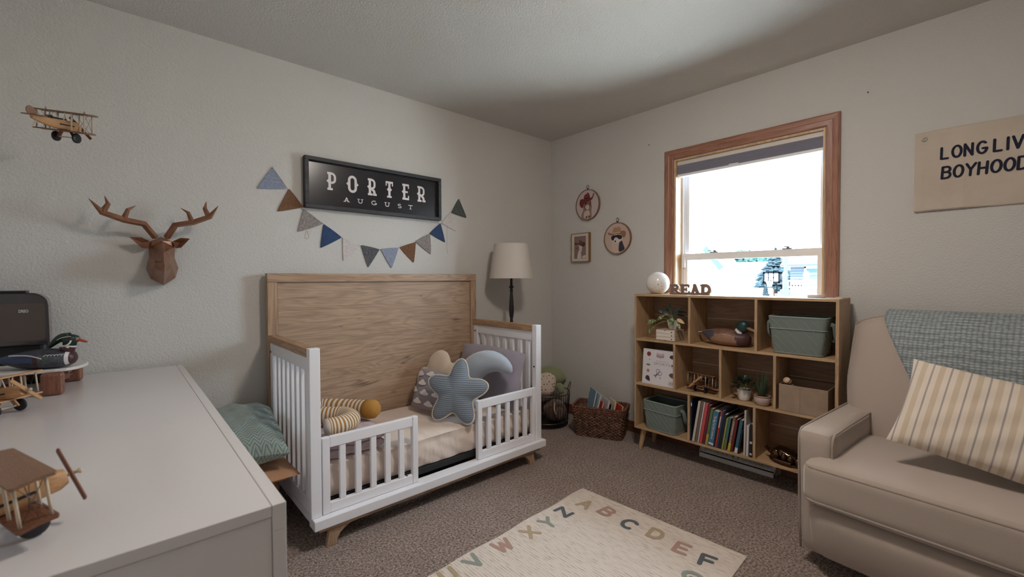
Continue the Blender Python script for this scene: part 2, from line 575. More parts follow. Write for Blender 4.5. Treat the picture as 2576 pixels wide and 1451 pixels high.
for pts, m in ((((X_, iy1, iz0), (X_, iy1, iz1), (X_, oy1, oz1), (X_, oy1, oz0)), m_trim), (((X_, iy0, iz1), (X_, iy0, iz0), (X_, oy0, oz0), (X_, oy0, oz1)), m_trim),
               (((X_, iy1, iz1), (X_, iy0, iz1), (X_, oy0, oz1), (X_, oy1, oz1)), m_trimy), (((X_, iy0, iz0), (X_, iy1, iz0), (X_, oy1, oz0), (X_, oy0, oz0)), m_trimy)):
    o = wpart('casing', casing(pts, m), m)
o['label'] = 'reddish oak casing board'
JX = 3.035
wpart('jamb', MB().box((WB - 0.004, OY1 - 0.012, OZ0), (JX, OY1 - 0.0005, OZ1)).box((WB - 0.004, OY0 + 0.0005, OZ0), (JX, OY0 + 0.012, OZ1))
      .box((WB - 0.004, OY0 + 0.012, OZ1 - 0.012), (JX, OY1 - 0.012, OZ1 - 0.0005)).box((WB - 0.004, OY0 + 0.012, OZ0 + 0.0005), (JX, OY1 - 0.012, OZ0 + 0.012)), m_jamb, bevel=0.001)
y0, y1, z0, z1 = OY0 + 0.001, OY1 - 0.001, OZ0 + 0.001, OZ1 - 0.001
fr = MB()
for (xa, xb, w) in ((JX, 3.095, 0.022), (3.055, 3.07, 0.03)):
    fr.box((xa, y0, z0), (xb, y0 + w, z1)).box((xa, y1 - w, z0), (xb, y1, z1)).box((xa, y0 + w, z1 - w), (xb, y1 - w, z1)).box((xa, y0 + w, z0), (xb, y1 - w, z0 + w))
wpart('window_frame', fr, m_vinyl, bevel=0.001)
zr = on(1900, 640, 'x', 3.05).z           # meeting rail
def sash(name, xa, xb, za, zb, wt, wb, ws):
    a, b = y0 + 0.024, y1 - 0.024
    s = wpart(name, MB().box((xa, a, za), (xb, a + ws, zb)).box((xa, b - ws, za), (xb, b, zb)).box((xa, a + ws, zb - wt), (xb, b - ws, zb)).box((xa, a + ws, za), (xb, b - ws, za + wb)), m_vinyl, bevel=0.0015)
    wpart('glass_pane', MB().box(((xa + xb) / 2 - 0.002, a + ws - 0.002, za + wb - 0.002), ((xa + xb) / 2 + 0.002, b - ws + 0.002, zb - wt + 0.002)), m_pane, s)
    return s
def glass():
    t = NT('window_glass')
    tr = t.new('ShaderNodeBsdfTransparent'); tr.inputs['Color'].default_value = (0.97, 0.985, 0.98, 1)
    gl = t.new('ShaderNodeBsdfGlossy'); gl.inputs['Roughness'].default_value = 0.02
    fr_ = t.new('ShaderNodeFresnel'); fr_.inputs['IOR'].default_value = 1.25
    mx = t.new('ShaderNodeMixShader')
    t.link(fr_.outputs[0], mx.inputs[0]); t.link(tr.outputs[0], mx.inputs[1]); t.link(gl.outputs[0], mx.inputs[2])
    t.link(mx.outputs[0], t.out.inputs['Surface'])
    return t.m
m_pane = glass()
sash('lower_sash', 3.037, 3.058, z0 + 0.024, zr + 0.024, 0.046, 0.05, 0.03)
sash('upper_sash', 3.071, 3.092, zr - 0.012, z1 - 0.024, 0.03, 0.036, 0.026)
m_lock = mat('lock_grey', (120, 122, 126), 0.4)
for px in (1798, 1982):
    p = on(px, 630, 'x', 3.045)
    lk = MB().box((3.038, p.y - 0.022, zr + 0.024), (3.056, p.y + 0.03, zr + 0.031)).tube([(3.046, p.y, zr + 0.031), (3.046, p.y, zr + 0.04)], 0.009, 10)
    lk.box((3.041, p.y - 0.006, zr + 0.037), (3.05, p.y + 0.045, zr + 0.042))
    wpart('sash_lock', lk, m_lock, bevel=0.001)
wpart('alarm_sensor', MB().box((3.016, OY1 - 0.045, zr - 0.075), (3.034, OY1 - 0.024, zr + 0.012)), m_vinyl, bevel=0.002)

# portal only steers sampling towards the window opening; it gives no light itself
pl = bpy.data.lights.new('window_portal', 'AREA')
pl.shape = 'RECTANGLE'; pl.size = OY1 - OY0; pl.size_y = OZ1 - OZ0
pl.cycles.is_portal = True
po = bpy.data.objects.new('window_portal', pl)
col.objects.link(po)
po.location = (3.115, (OY0 + OY1) / 2, (OZ0 + OZ1) / 2)
po.rotation_euler = (R(90), 0, R(90))

# cellular shade, drawn up
sh = At('cellular_shade', 'grey honeycomb window shade drawn up under the window head', 'window shade', (2.985, 1.09, OZ1 - 0.13))
zA, zB, zC = on(2077, 343, 'x', 2.985).z, on(2077, 371, 'x', 2.985).z, on(2077, 379, 'x', 2.985).z
m_rail = mat('shade_rail', (214, 208, 202), 0.5)
m_pleat = mat('shade_fabric', (146, 146, 160), 0.9)
sa, sb = OY0 + 0.014, OY1 - 0.014
sh.part('headrail', MB().box((2.962, sa, zA), (3.012, sb, OZ1 - 0.0125)), m_rail, bevel=0.002)
pm = MB(); NP = 9
for i in range(NP):
    za, zb = zB + (zA - zB) * i / NP, zB + (zA - zB) * (i + 1) / NP
    pm.prism([(2.966, za), (2.962, (za + zb) / 2), (2.966, zb), (3.006, zb), (3.01, (za + zb) / 2), (3.006, za)], (0, sa + 0.002, 0), (1, 0, 0), (0, 0, 1), 0, -(sb - sa - 0.004))
sh.part('pleats', pm, m_pleat)
sh.part('bottom_rail', MB().box((2.962, sa, zC), (3.012, sb, zB - 0.0005)), m_vinyl, bevel=0.003)
p = on(1846, 405, 'x', 2.96)
sh.part('pull_handle', MB().box((2.952, p.y - 0.03, zB - 0.004), (2.962, p.y + 0.03, zB + 0.004)), m_vinyl, bevel=0.003)

# ------------------------------------------------------------------ baseboard register
m_reg = mat('register_metal', (218, 216, 212), 0.45)
m_dark = mat('shadow_gap', (24, 23, 24), 0.9)  # near-black colour stands in for the shade behind the register louvers
vent = At('baseboard_register', 'pale grey metal baseboard heat register under the bookcase', 'vent', (2.91, 1.085, 0))
ya, yb = 0.86, 1.315
pr = [(2.949, 0.002), (2.862, 0.002), (2.862, 0.03), (2.872, 0.036), (2.937, 0.112), (2.949, 0.112)]
vb = MB()
vb.prism(pr, (0, ya, 0), (1, 0, 0), (0, 0, 1), -0.004, 0)
vb.prism(pr, (0, yb, 0), (1, 0, 0), (0, 0, 1), 0, 0.004)
vb.box((2.862, ya, 0.002), (2.866, yb, 0.03))
fd = V3((0.065, 0, 0.076)).normalized()
nn = V3((-0.76, 0, 0.65)).normalized()
def fpt(y, t): return V3((2.872, y, 0.036)) + fd * (t * 0.1)
vb.obox(fpt((ya + yb) / 2, 0.06), fd * 0.007, (0, (yb - ya) / 2, 0), nn * 0.002)
vb.obox(fpt((ya + yb) / 2, 0.94), fd * 0.007, (0, (yb - ya) / 2, 0), nn * 0.002)
for y in (ya + 0.012, (ya + yb) / 2, yb - 0.012): vb.obox(fpt(y, 0.5), fd * 0.05, (0, 0.012, 0), nn * 0.002)
vb.box((2.94, ya, 0.112), (2.949, yb, 0.118))
vent.part('housing', vb, m_reg)
vent.part('shade_backing', MB().box((2.935, ya + 0.005, 0.004), (2.947, yb - 0.005, 0.1)), m_dark)
n = 52
lv = MB().obox((0, 0, 0), fd * 0.045, (0, 0.0022, 0), nn * 0.004)
first = None
for i in range(n):
    y = ya + 0.028 + (yb - ya - 0.056) * i / (n - 1)
    if abs(y - (ya + yb) / 2) < 0.014: continue
    if first is None:
        first = put('louver', lv, m_reg, vent.e); c = first
    else:
        c = first.copy(); col.objects.link(c)
    c.location = fpt(y, 0.5) - vent.loc

# ------------------------------------------------------------------ ceiling light just above the frame
m_dome = mat('lamp_glass', (255, 243, 232), 0.4, emit=40.0)
m_nick = mat('brushed_nickel', (150, 146, 140), 0.35, 1.0)
cl = At('ceiling_light', 'round flush mount ceiling light with frosted glass dome', 'ceiling light', (1.3, 0.72, CH - 0.0005))
cl.part('canopy', MB().lathe([(0.17, 0), (0.17, -0.018), (0.155, -0.028), (0.15, -0.028)], 40, (1.3, 0.72, CH - 0.0005)), m_nick, sharp=40)
cl.part('glass_dome', MB().lathe([(0.15, -0.026), (0.148, -0.04), (0.13, -0.062), (0.09, -0.08), (0.04, -0.089), (0.0, -0.09)], 40, (1.3, 0.72, CH - 0.0005)), m_dome, smooth=True)
# ================================================================== beyond the window
GZ = -2.2
m_ground = mat('concrete_ground', (205, 202, 196), 0.9, spec=0.0, bump=(2, 0.2, 0.05))
m_siding = stripes('lap_siding', (70, 78, 88), (52, 60, 70), 2, 0.2, 0.35, 0.8)
m_siding.node_tree.nodes['Principled BSDF'].inputs['Specular IOR Level'].default_value = 0
m_white = mat('white_siding', (236, 236, 232), 0.8, spec=0.0)
m_roof = mat('pale_shingle', (150, 150, 148), 0.9, spec=0.0, var=(6, 0.3, 0.7))
m_eave = mat('dark_eave_board', (50, 58, 66), 0.8, spec=0.0)  # dark grey of the gutter and rake boards
m_oglass = mat('far_window_glass', (60, 78, 90), 0.1, spec=0.0)
m_fol = mat('spruce_needles', (26, 38, 44), 0.9, spec=0.0, var=(8, 0.35, 0.65), c2=(48, 60, 66))
m_fol2 = mat('far_foliage', (30, 54, 54), 0.9, spec=0.0, var=(3, 0.35, 0.65), c2=(48, 72, 70))
m_pole = mat('painted_pole', (58, 70, 82), 0.5, spec=0.0)
m_blk = mat('black_hoop_frame', (16, 20, 24), 0.5, spec=0.0)
m_trunk = mat('tree_bark', (60, 48, 40), 0.9, spec=0.0)
tag(put('ground_yard', MB().box((3.3, -60, GZ - 0.3), (160, 130, GZ)), m_ground), 'bright sunlit concrete ground outside the window', 'ground', kind='structure')

def far_window(h, x, ya, yb, za, zb):
    w = h.part('window', MB().box((x - 0.08, ya, za), (x - 0.001, ya + 0.12, zb)).box((x - 0.08, yb - 0.12, za), (x - 0.001, yb, zb)).box((x - 0.08, ya, zb - 0.12), (x - 0.001, yb, zb)).box((x - 0.08, ya, za), (x - 0.001, yb, za + 0.12)).box((x - 0.07, ya, (za + zb) / 2 - 0.05), (x - 0.001, yb, (za + zb) / 2 + 0.05)), m_white)
    h.part('pane', MB().box((x - 0.04, ya + 0.1, za + 0.1), (x - 0.002, yb - 0.1, zb - 0.1)), m_oglass, w)

# house with grey siding, right side of the view
X = 38.0
pa, pb = on(1988, 666, 'x', X), on(2085, 666, 'x', X)
hr = At('neighbour_house', 'grey lap sided house with white window and porch rail', 'house', (X, pa.y - 3, GZ))
hr.part('wall', MB().box((X, pb.y - 6, GZ), (X + 9, pa.y, pa.z)), m_siding)
rp_ = MB().prism([(X - 0.6, pa.z), (X + 4.5, pa.z + 2.4), (X + 9.6, pa.z), (X + 9.6, pa.z - 0.15), (X - 0.6, pa.z - 0.15)], (0, pa.y + 0.5, 0), (1, 0, 0), (0, 0, 1), 0, pa.y - pb.y + 7)
hr.part('roof', rp_, m_roof)
hr.part('gutter', MB().box((X - 0.75, pb.y - 6.2, pa.z - 0.12), (X - 0.6, pa.y + 0.5, pa.z + 0.02)), m_eave)
w0, w1 = on(2024, 671, 'x', X), on(2070, 706, 'x', X)
far_window(hr, X, w1.y, w0.y, w1.z, w0.z)
q0, q1 = on(1992, 703, 'x', X), on(2003, 720, 'x', X)
far_window(hr, X, q1.y, q0.y, q1.z, q0.z)
q0, q1 = on(2008, 703, 'x', X), on(2017, 720, 'x', X)
far_window(hr, X, q1.y, q0.y, q1.z, q0.z)
# white porch fence
X = 31.0
fa, fb = on(1975, 704, 'x', X), on(2085, 725, 'x', X)
fe = At('porch_fence', 'white picket porch fence before the grey sided house', 'fence', (X, (fa.y + fb.y) / 2, GZ))
fe.part('fence_rail', MB().box((X, fb.y, fa.z - 0.1), (X + 0.06, fa.y, fa.z)).box((X, fb.y, fb.z), (X + 0.06, fa.y, fb.z + 0.1)), m_white)
k = int((fa.y - fb.y) / 0.16)
pk = MB().box((-0.02, -0.03, 0), (0.0, 0.03, fa.z - GZ - 0.02))
f0 = None
for i in range(k + 1):
    if f0 is None: f0 = put('picket', pk, m_white, fe.e); c = f0
    else: c = f0.copy(); col.objects.link(c)
    c.location = (0, fb.y + (fa.y - fb.y) * i / k - fe.loc.y, 0)
for y in (fa.y, (fa.y + fb.y) / 2, fb.y):
    fe.part('post', MB().box((X - 0.1, y - 0.1, GZ), (X + 0.1, y + 0.1, fa.z + 0.25)).lathe([(0.16, 0), (0.16, 0.1), (0.1, 0.24), (0, 0.3)], 10, (X, y, fa.z + 0.25)), m_white)

# pale bungalow in the middle
X = 48.0
e0, e1, rg = on(1815, 688, 'x', X), on(1934, 688, 'x', X), on(1830, 661, 'x', X + 5)
hm = At('pale_bungalow', 'pale bungalow with low roof seen behind the basketball hoop', 'house', (X, (e0.y + e1.y) / 2, GZ))
hm.part('wall', MB().box((X + 0.5, e1.y + 0.6, GZ), (X + 9.5, e0.y + 6, e0.z)), m_white)
hm.part('roof', MB().prism([(X - 0.3, e0.z - 0.15), (X - 0.3, e0.z + 0.1), (X + 5, rg.z), (X + 10.3, e0.z + 0.1), (X + 10.3, e0.z - 0.15)], (0, e0.y + 7, 0), (1, 0, 0), (0, 0, 1), 0, e0.y - e1.y + 7), m_roof)
hm.part('eave_board', MB().box((X - 0.4, e1.y, e0.z - 0.25), (X - 0.3, e0.y + 7, e0.z - 0.13)), m_oglass)
w0, w1 = on(1909, 691, 'x', X + 0.5), on(1920, 703, 'x', X + 0.5)
far_window(hm, X + 0.5, w1.y, w0.y, w1.z, w0.z)

# white gabled house at the left of the view
X = 27.0
g0, g1 = on(1795, 642, 'x', X), on(1822, 676, 'x', X)
sl_ = (g0.z - g1.z) / (g0.y - g1.y)
ry = g0.y + 0.35
rz_ = g1.z + sl_ * (ry - g1.y)
hl = At('white_gable_house', 'white gabled house with dark rake edge outside the window', 'house', (X, ry, GZ))
hl.part('wall', MB().prism([(g1.y + 0.5, GZ), (g1.y + 0.5, g1.z + 0.2), (ry, rz_ - 0.15), (2 * ry - g1.y - 0.5, g1.z + 0.2), (2 * ry - g1.y - 0.5, GZ)], (X, 0, 0), (0, 1, 0), (0, 0, 1), 0, 2.2), m_white)
hl.part('roof', MB().prism([(g1.y, g1.z), (g1.y, g1.z + 0.16), (ry, rz_ + 0.16), (2 * ry - g1.y, g1.z + 0.16), (2 * ry - g1.y, g1.z), (ry, rz_)], (X - 0.4, 0, 0), (0, 1, 0), (0, 0, 1), 0, 2.8), m_roof)
hl.part('rake_board', MB().obox((X - 0.44, (g1.y + ry) / 2, (g1.z + rz_) / 2 + 0.0), (0.03, 0, 0), V3((0, ry - g1.y, rz_ - g1.z)) / 2, V3((0, -sl_, 1)).normalized() * 0.16), m_eave)

# spruce
def spruce(name, label, px, base_py, top_py, X, halfw, group=None, low=0.12):
    b, t_ = on(px, base_py, 'x', X), on(px, top_py, 'x', X)
    s = At(name, label, 'tree', (X, b.y, GZ), group)
    hh = t_.z - GZ
    s.part('trunk', MB().tube([(X, b.y, GZ), (X, b.y, GZ + hh * 0.9)], [0.22, 0.03], 7), m_trunk)
    fm = MB(); rnd = random.Random(px)
    for i in range(330):
        u = rnd.random() ** 0.8
        z = GZ + hh * (low + (0.98 - low) * u)
        L = halfw * (1 - u) * (0.75 + 0.5 * rnd.random()) + 0.12
        a = rnd.random() * 2 * PI
        d = V3((math.cos(a), math.sin(a), 0))
        sd = V3((-math.sin(a), math.cos(a), 0)) * (0.12 + 0.14 * L)
        o = V3((X, b.y, z))
        tip = o + d * L + V3((0, 0, -0.25 * L))
        fm.add([o + V3((0, 0, 0.1)), o + d * L * 0.6 + sd + V3((0, 0, -0.25 * L)), tip, o + d * L * 0.6 - sd + V3((0, 0, -0.25 * L)), o + d * L * 0.55 + V3((0, 0, 0.02 * L))], [(0, 1, 4), (1, 2, 4), (2, 3, 4), (3, 0, 4)])
    s.part('foliage', fm, m_fol)
    return s
spruce('spruce_tree', 'blue green spruce tree behind the basketball hoop', 1950, 720, 620, 46.0, 2.1, low=0.42)
spruce('small_spruce', 'small pale shrub below the basketball hoop', 1926, 745, 716, 41.0, 0.75)
def leafy(px, py, X, r, label, group):
    c = on(px, py, 'x', X)
    s = At('leafy_tree', label, 'tree', (X, c.y, GZ), group)
    s.part('trunk', MB().tube([(X, c.y, GZ), (X, c.y, c.z)], [0.3, 0.15], 7), m_trunk)
    rnd = random.Random(px)
    fm = MB()
    for i in range(260):
        a, b_ = rnd.random() * 2 * PI, math.acos(2 * rnd.random() - 1)
        d = V3((math.sin(b_) * math.cos(a), math.sin(b_) * math.sin(a), math.cos(b_)))
        p = V3((X, c.y, c.z)) + V3((d.x * r, d.y * r, d.z * r * 0.8)) * (0.55 + 0.45 * rnd.random())
        e1 = d.orthogonal().normalized(); e2 = d.cross(e1)
        q = r * 0.2
        fm.add([p + e1 * q, p + e2 * q + d * q * .4, p - e1 * q, p - e2 * q], [(0, 1, 2, 3)])
    s.part('crown', fm, m_fol2)
for px, py, r, xx in ((1836, 656, 1.6, 78.0), (1868, 654, 2.4, 84.0), (1892, 654, 2.3, 92.0), (1914, 656, 2.2, 78.0)):
    leafy(px, py, xx, r, {1836: 'smallest leafy tree behind the white gabled house edge', 1868: 'widest leafy tree behind the pale bungalow roof', 1892: 'leafy tree behind the bungalow roof next to the widest one', 1914: 'leafy tree touching the spruce behind the bungalow roof'}[px], 'trees behind the bungalow')

# basketball hoop
X = 36.0
b0, b1 = on(1919, 684, 'x', X), on(1962, 712, 'x', X)
bh = At('basketball_hoop', 'basketball hoop with black framed clear backboard', 'basketball hoop', (X, (b0.y + b1.y) / 2, GZ))
ym = (b0.y + b1.y) / 2
fw_ = 0.13
bb = MB().box((X, b1.y, b1.z), (X + 0.05, b0.y, b1.z + fw_)).box((X, b1.y, b0.z - fw_), (X + 0.05, b0.y, b0.z)).box((X, b1.y, b1.z), (X + 0.05, b1.y + fw_, b0.z)).box((X, b0.y - fw_, b1.z), (X + 0.05, b0.y, b0.z))
w3 = (b0.y - b1.y) / 3
bb.box((X, b1.y + w3 * 1.02, b1.z), (X + 0.05, b1.y + w3 * 1.02 + 0.07, b0.z)).box((X, b1.y + w3 * 1.95, b1.z), (X + 0.05, b1.y + w3 * 1.95 + 0.07, b0.z))
bb.box((X, b1.y + w3, (b0.z + b1.z) / 2 - 0.03), (X + 0.05, b1.y + w3 * 2, (b0.z + b1.z) / 2 + 0.03))
bh.part('backboard_frame', bb, m_blk)
bh.part('backboard', MB().box((X + 0.015, b1.y + 0.1, b1.z + 0.1), (X + 0.035, b0.y - 0.1, b0.z - 0.1)), m_white)
bh.part('rim', MB().tube([(X - 0.35 + 0.23 * math.cos(2 * PI * i / 20), ym + 0.23 * math.sin(2 * PI * i / 20), b1.z + 0.18) for i in range(20)], 0.02, 6, closed=True).box((X - 0.12, ym - 0.06, b1.z + 0.15), (X, ym + 0.06, b1.z + 0.22)), m_blk)
bh.part('pole', MB().tube([(X + 1.3, ym, GZ), (X + 1.3, ym, b1.z - 0.2), (X + 0.1, ym, (b0.z + b1.z) / 2)], 0.07, 8), m_blk)
net = MB()
for i in range(10):
    a = 2 * PI * i / 10
    net.tube([(X - 0.35 + 0.23 * math.cos(a), ym + 0.23 * math.sin(a), b1.z + 0.18), (X - 0.35 + 0.13 * math.cos(a + 0.5), ym + 0.13 * math.sin(a + 0.5), b1.z - 0.25)], 0.012, 4)
bh.part('net', net, m_white)
# grey square post near the fence
X = 24.0
t_, b_ = on(1977, 640, 'x', X), on(1977, 728, 'x', X)
gp = At('grey_post', 'tall grey square post with wide collar beside the spruce', 'post', (X, t_.y, GZ))
gp.part('shaft', MB().box((X - 0.07, t_.y - 0.07, GZ), (X + 0.07, t_.y + 0.07, t_.z)), m_pole)
gp.part('collar', MB().box((X - 0.18, t_.y - 0.18, b_.z - 0.22), (X + 0.18, t_.y + 0.2, b_.z)).box((X - 0.2, t_.y - 0.16, b_.z - 0.3), (X + 0.2, t_.y + 0.42, b_.z - 0.2)), m_pole, bevel=0.02)
# ================================================================== toddler bed
m_bw = mat('white_bed_paint', (234, 234, 238), 0.45)
m_oak = wood('bed_oak', (184, 154, 126), (140, 110, 88), 0, 0.5, 1.0)
m_oaky = wood('bed_oak_side', (182, 148, 114), (138, 106, 80), 1, 0.5, 1.0)
m_oakz = wood('bed_oak_upright', (184, 154, 126), (140, 110, 88), 2, 0.5, 1.0)
m_bolt = mat('dark_bolt', (60, 54, 50), 0.35, 0.8)
BX0, BX1, BYF, BYB = 0.605, 2.048, 1.985, 2.66
bed = At('toddler_bed', 'white toddler bed with oak headboard and low slatted guard rails', 'bed', ((BX0 + BX1) / 2, 2.34, 0))
HT = 1.228
hy0, hy1 = BYB, BYB + 0.045

def oak_panel():
    """headboard board: oak with knots"""
    t = NT('headboard_oak')
    tc = t.new('ShaderNodeTexCoord')
    mp = t.new('ShaderNodeMapping'); mp.inputs['Scale'].default_value = (1.1, 9, 7.5)
    t.link(tc.outputs['Object'], mp.inputs['Vector'])
    n1 = t.new('ShaderNodeTexNoise'); n1.inputs['Scale'].default_value = 1.0; n1.inputs['Detail'].default_value = 3; n1.inputs['Distortion'].default_value = 1.0
    t.link(mp.outputs['Vector'], n1.inputs['Vector'])
    mu = t.new('ShaderNodeMath'); mu.operation = 'MULTIPLY'; mu.inputs[1].default_value = 11
    t.link(n1.outputs['Fac'], mu.inputs[0])
    pp = t.new('ShaderNodeMath'); pp.operation = 'PINGPONG'; pp.inputs[1].default_value = 0.5
    t.link(mu.outputs[0], pp.inputs[0])
    m2 = t.new('ShaderNodeMapping'); m2.inputs['Scale'].default_value = (5, 60, 150)
    t.link(tc.outputs['Object'], m2.inputs['Vector'])
    n2 = t.new('ShaderNodeTexNoise'); n2.inputs['Scale'].default_value = 1; n2.inputs['Detail'].default_value = 4
    t.link(m2.outputs['Vector'], n2.inputs['Vector'])
    ad = t.new('ShaderNodeMath'); ad.operation = 'MULTIPLY_ADD'; ad.inputs[1].default_value = 0.5
    t.link(pp.outputs[0], ad.inputs[0]); t.link(n2.outputs['Fac'], ad.inputs[2])
    rp = t.new('ShaderNodeValToRGB')
    rp.color_ramp.elements[0].position = 0.25; rp.color_ramp.elements[0].color = (*srgb((140, 114, 94)), 1)
    rp.color_ramp.elements[1].position = 0.8; rp.color_ramp.elements[1].color = (*srgb((186, 158, 132)), 1)
    t.link(ad.outputs[0], rp.inputs['Fac'])
    last = rp.outputs['Color']
    kn = []
    for px, py, kr in ((826, 939, 0.02), (918, 966, 0.075), (990, 984, 0.03), (1147, 803, 0.04), (859, 822, 0.014), (1025, 899, 0.03), (1012, 913, 0.025), (1060, 745, 0.012)):
        q_ = on(px, py, 'y', hy0 + 0.018) - bed.loc
        kn.append((q_.x, q_.z - 0.62, kr))
    for kx, kz, kr in kn:
        sv = t.new('ShaderNodeVectorMath'); sv.operation = 'SUBTRACT'; sv.inputs[1].default_value = (kx, 0.3225 * 0, 0.62 + kz)
        t.link(tc.outputs['Object'], sv.inputs[0])
        ms = t.new('ShaderNodeVectorMath'); ms.operation = 'MULTIPLY'; ms.inputs[1].default_value = (0.42 / kr, 0, 1.0 / kr)
        t.link(sv.outputs[0], ms.inputs[0])
        ln = t.new('ShaderNodeVectorMath'); ln.operation = 'LENGTH'
        t.link(ms.outputs[0], ln.inputs[0])
        nz = t.new('ShaderNodeMath'); nz.operation = 'MULTIPLY_ADD'; nz.inputs[1].default_value = 0.9
        t.link(pp.outputs[0], nz.inputs[0]); t.link(ln.outputs['Value'], nz.inputs[2])
        r2 = t.new('ShaderNodeValToRGB')
        r2.color_ramp.elements[0].position = 0.15; r2.color_ramp.elements[0].color = (0.75, 0.75, 0.75, 1)
        r2.color_ramp.elements[1].position = 0.75; r2.color_ramp.elements[1].color = (0, 0, 0, 1)
        t.link(nz.outputs[0], r2.inputs['Fac'])
        mx = t.new('ShaderNodeMixRGB')
        t.link(r2.outputs['Color'], mx.inputs['Fac']); t.link(last, mx.inputs['Color1'])
        mx.inputs['Color2'].default_value = (*srgb((84, 66, 54)), 1)
        last = mx.outputs['Color']
    t.link(last, t.b.inputs['Base Color'])
    t.b.inputs['Roughness'].default_value = 0.55
    return t.m
m_head = oak_panel()
bed.part('headboard_panel', MB().box((BX0 + 0.05, hy0 + 0.018, 0.14), (BX1 - 0.05, hy1 - 0.006, HT - 0.048)), m_head)
bed.part('headboard_top_rail', MB().box((BX0 - 0.005, hy0, HT - 0.05), (BX1 - 0.018, hy1, HT)), m_oak, bevel=0.003)
for xa in (BX0 - 0.005, BX1 - 0.068):
    bed.part('headboard_stile', MB().box((xa, hy0, 0.02), (xa + 0.05, hy1, HT - 0.0505)), m_oakz, bevel=0.003)
q = on(727, 707, 'y', hy0 + 0.015)
bed.part('label_slot', MB().prism(ellipse(q.x, q.z, 0.02, 0.0045, 14), (0, hy0 + 0.0175, 0), (1, 0, 0), (0, 0, 1), 0, 0.002), m_bolt)

# end panels
for side, xa in (('l', BX0), ('r', BX1 - 0.05)):
    xb = xa + 0.042
    bed.part('end_cap_rail', MB().box((xa - 0.002, BYF + 0.038, 0.848), (xb + 0.004, BYB - 0.0005, 0.888)), m_oaky, bevel=0.004)
    bed.part('end_top_rail', MB().box((xa + 0.008, BYF + 0.038, 0.785), (xb - 0.006, BYB - 0.045, 0.8475)), m_bw, bevel=0.003)
    bed.part('end_back_post', MB().box((xa + 0.004, BYB - 0.045, 0.142), (xb - 0.002, BYB - 0.0005, 0.8475)), m_bw, bevel=0.003)
    bed.part('end_bottom_rail', MB().box((xa + 0.008, BYF + 0.038, 0.142), (xb - 0.006, BYB - 0.045, 0.205)), m_bw, bevel=0.003)
    NS = 7
    s0 = None
    sm = MB().box((-0.009, -0.016, 0.2055), (0.009, 0.016, 0.7845))
    for i in range(NS):
        y = BYF + 0.038 + (BYB - 0.045 - BYF - 0.038) * (i + 0.75) / (NS + 0.5)
        if s0 is None:
            s0 = put('slat', sm, m_bw, bed.e, bevel=0.002); c = s0
        else:
            c = s0.copy(); col.objects.link(c)
        c.location = V3((xa + 0.022, y, 0)) - bed.loc
    bed.part('front_post', MB().box((xa, BYF - 0.002, 0.142), (xa + 0.046, BYF + 0.0375, 0.89)), m_bw, bevel=0.003)
    for z in (0.80, 0.22):
        sx = xa - 0.001 if side == 'l' else xa - 0.0
        bed.part('bolt', MB().tube([(sx + 0.003, BYB - 0.022, z), (sx - 0.0005 + 0.002, BYB - 0.022, z)], 0.0065, 10), m_bolt)
for z in (0.36, 0.44, 0.62):
    bed.part('bolt', MB().tube([(BX1 - 0.0505, BYF + 0.018, z), (BX1 - 0.053, BYF + 0.018, z)], 0.006, 10), m_bolt)

# base
LED = 1.952
bed.part('front_ledge', MB().box((BX0 + 0.004, LED, 0.098), (BX1 + 0.008, BYF + 0.04, 0.1415)), m_bw, bevel=0.003)
for xa in (BX0 + 0.006, BX1 - 0.048): bed.part('side_ledge', MB().box((xa, BYF + 0.0405, 0.11), (xa + 0.044, BYB - 0.001, 0.1415)), m_bw, bevel=0.002)
bed.part('oak_base_frame', MB().box((BX0 + 0.03, BYF - 0.012, 0.075), (BX1 - 0.03, BYF + 0.012, 0.0975)).box((BX0 + 0.03, BYB - 0.05, 0.075), (BX1 - 0.03, BYB - 0.026, 0.1095))
         .box((BX0 + 0.03, BYF + 0.012, 0.075), (BX0 + 0.055, BYB - 0.05, 0.1095)).box((BX1 - 0.055, BYF + 0.012, 0.075), (BX1 - 0.03, BYB - 0.05, 0.1095)), m_oak, bevel=0.002)
lp = [(0.0, 0.0), (0.045, 0.0)] + [(0.045 + 0.085 * (1 - math.cos(R(a))), 0.0745 * math.sin(R(a)) ** 1.0) for a in range(12, 91, 13)] + [(0.145, 0.0745), (0.014, 0.0745)]
for xs, sg in ((0.664, 1), (1.975, -1)):
    for ya in (BYF - 0.012, BYB - 0.05):
        bed.part('leg', MB().prism([(xs + sg * a, b) for a, b in lp], (0, ya + 0.024, 0), (1, 0, 0), (0, 0, 1), 0, 0.024), m_oakz, bevel=0.002)
bed.part('mattress_support', MB().box((BX0 + 0.06, BYF + 0.05, 0.15), (BX1 - 0.06, BYB - 0.01, 0.185)), mat('black_support', (22, 22, 24), 0.6), bevel=0.004)

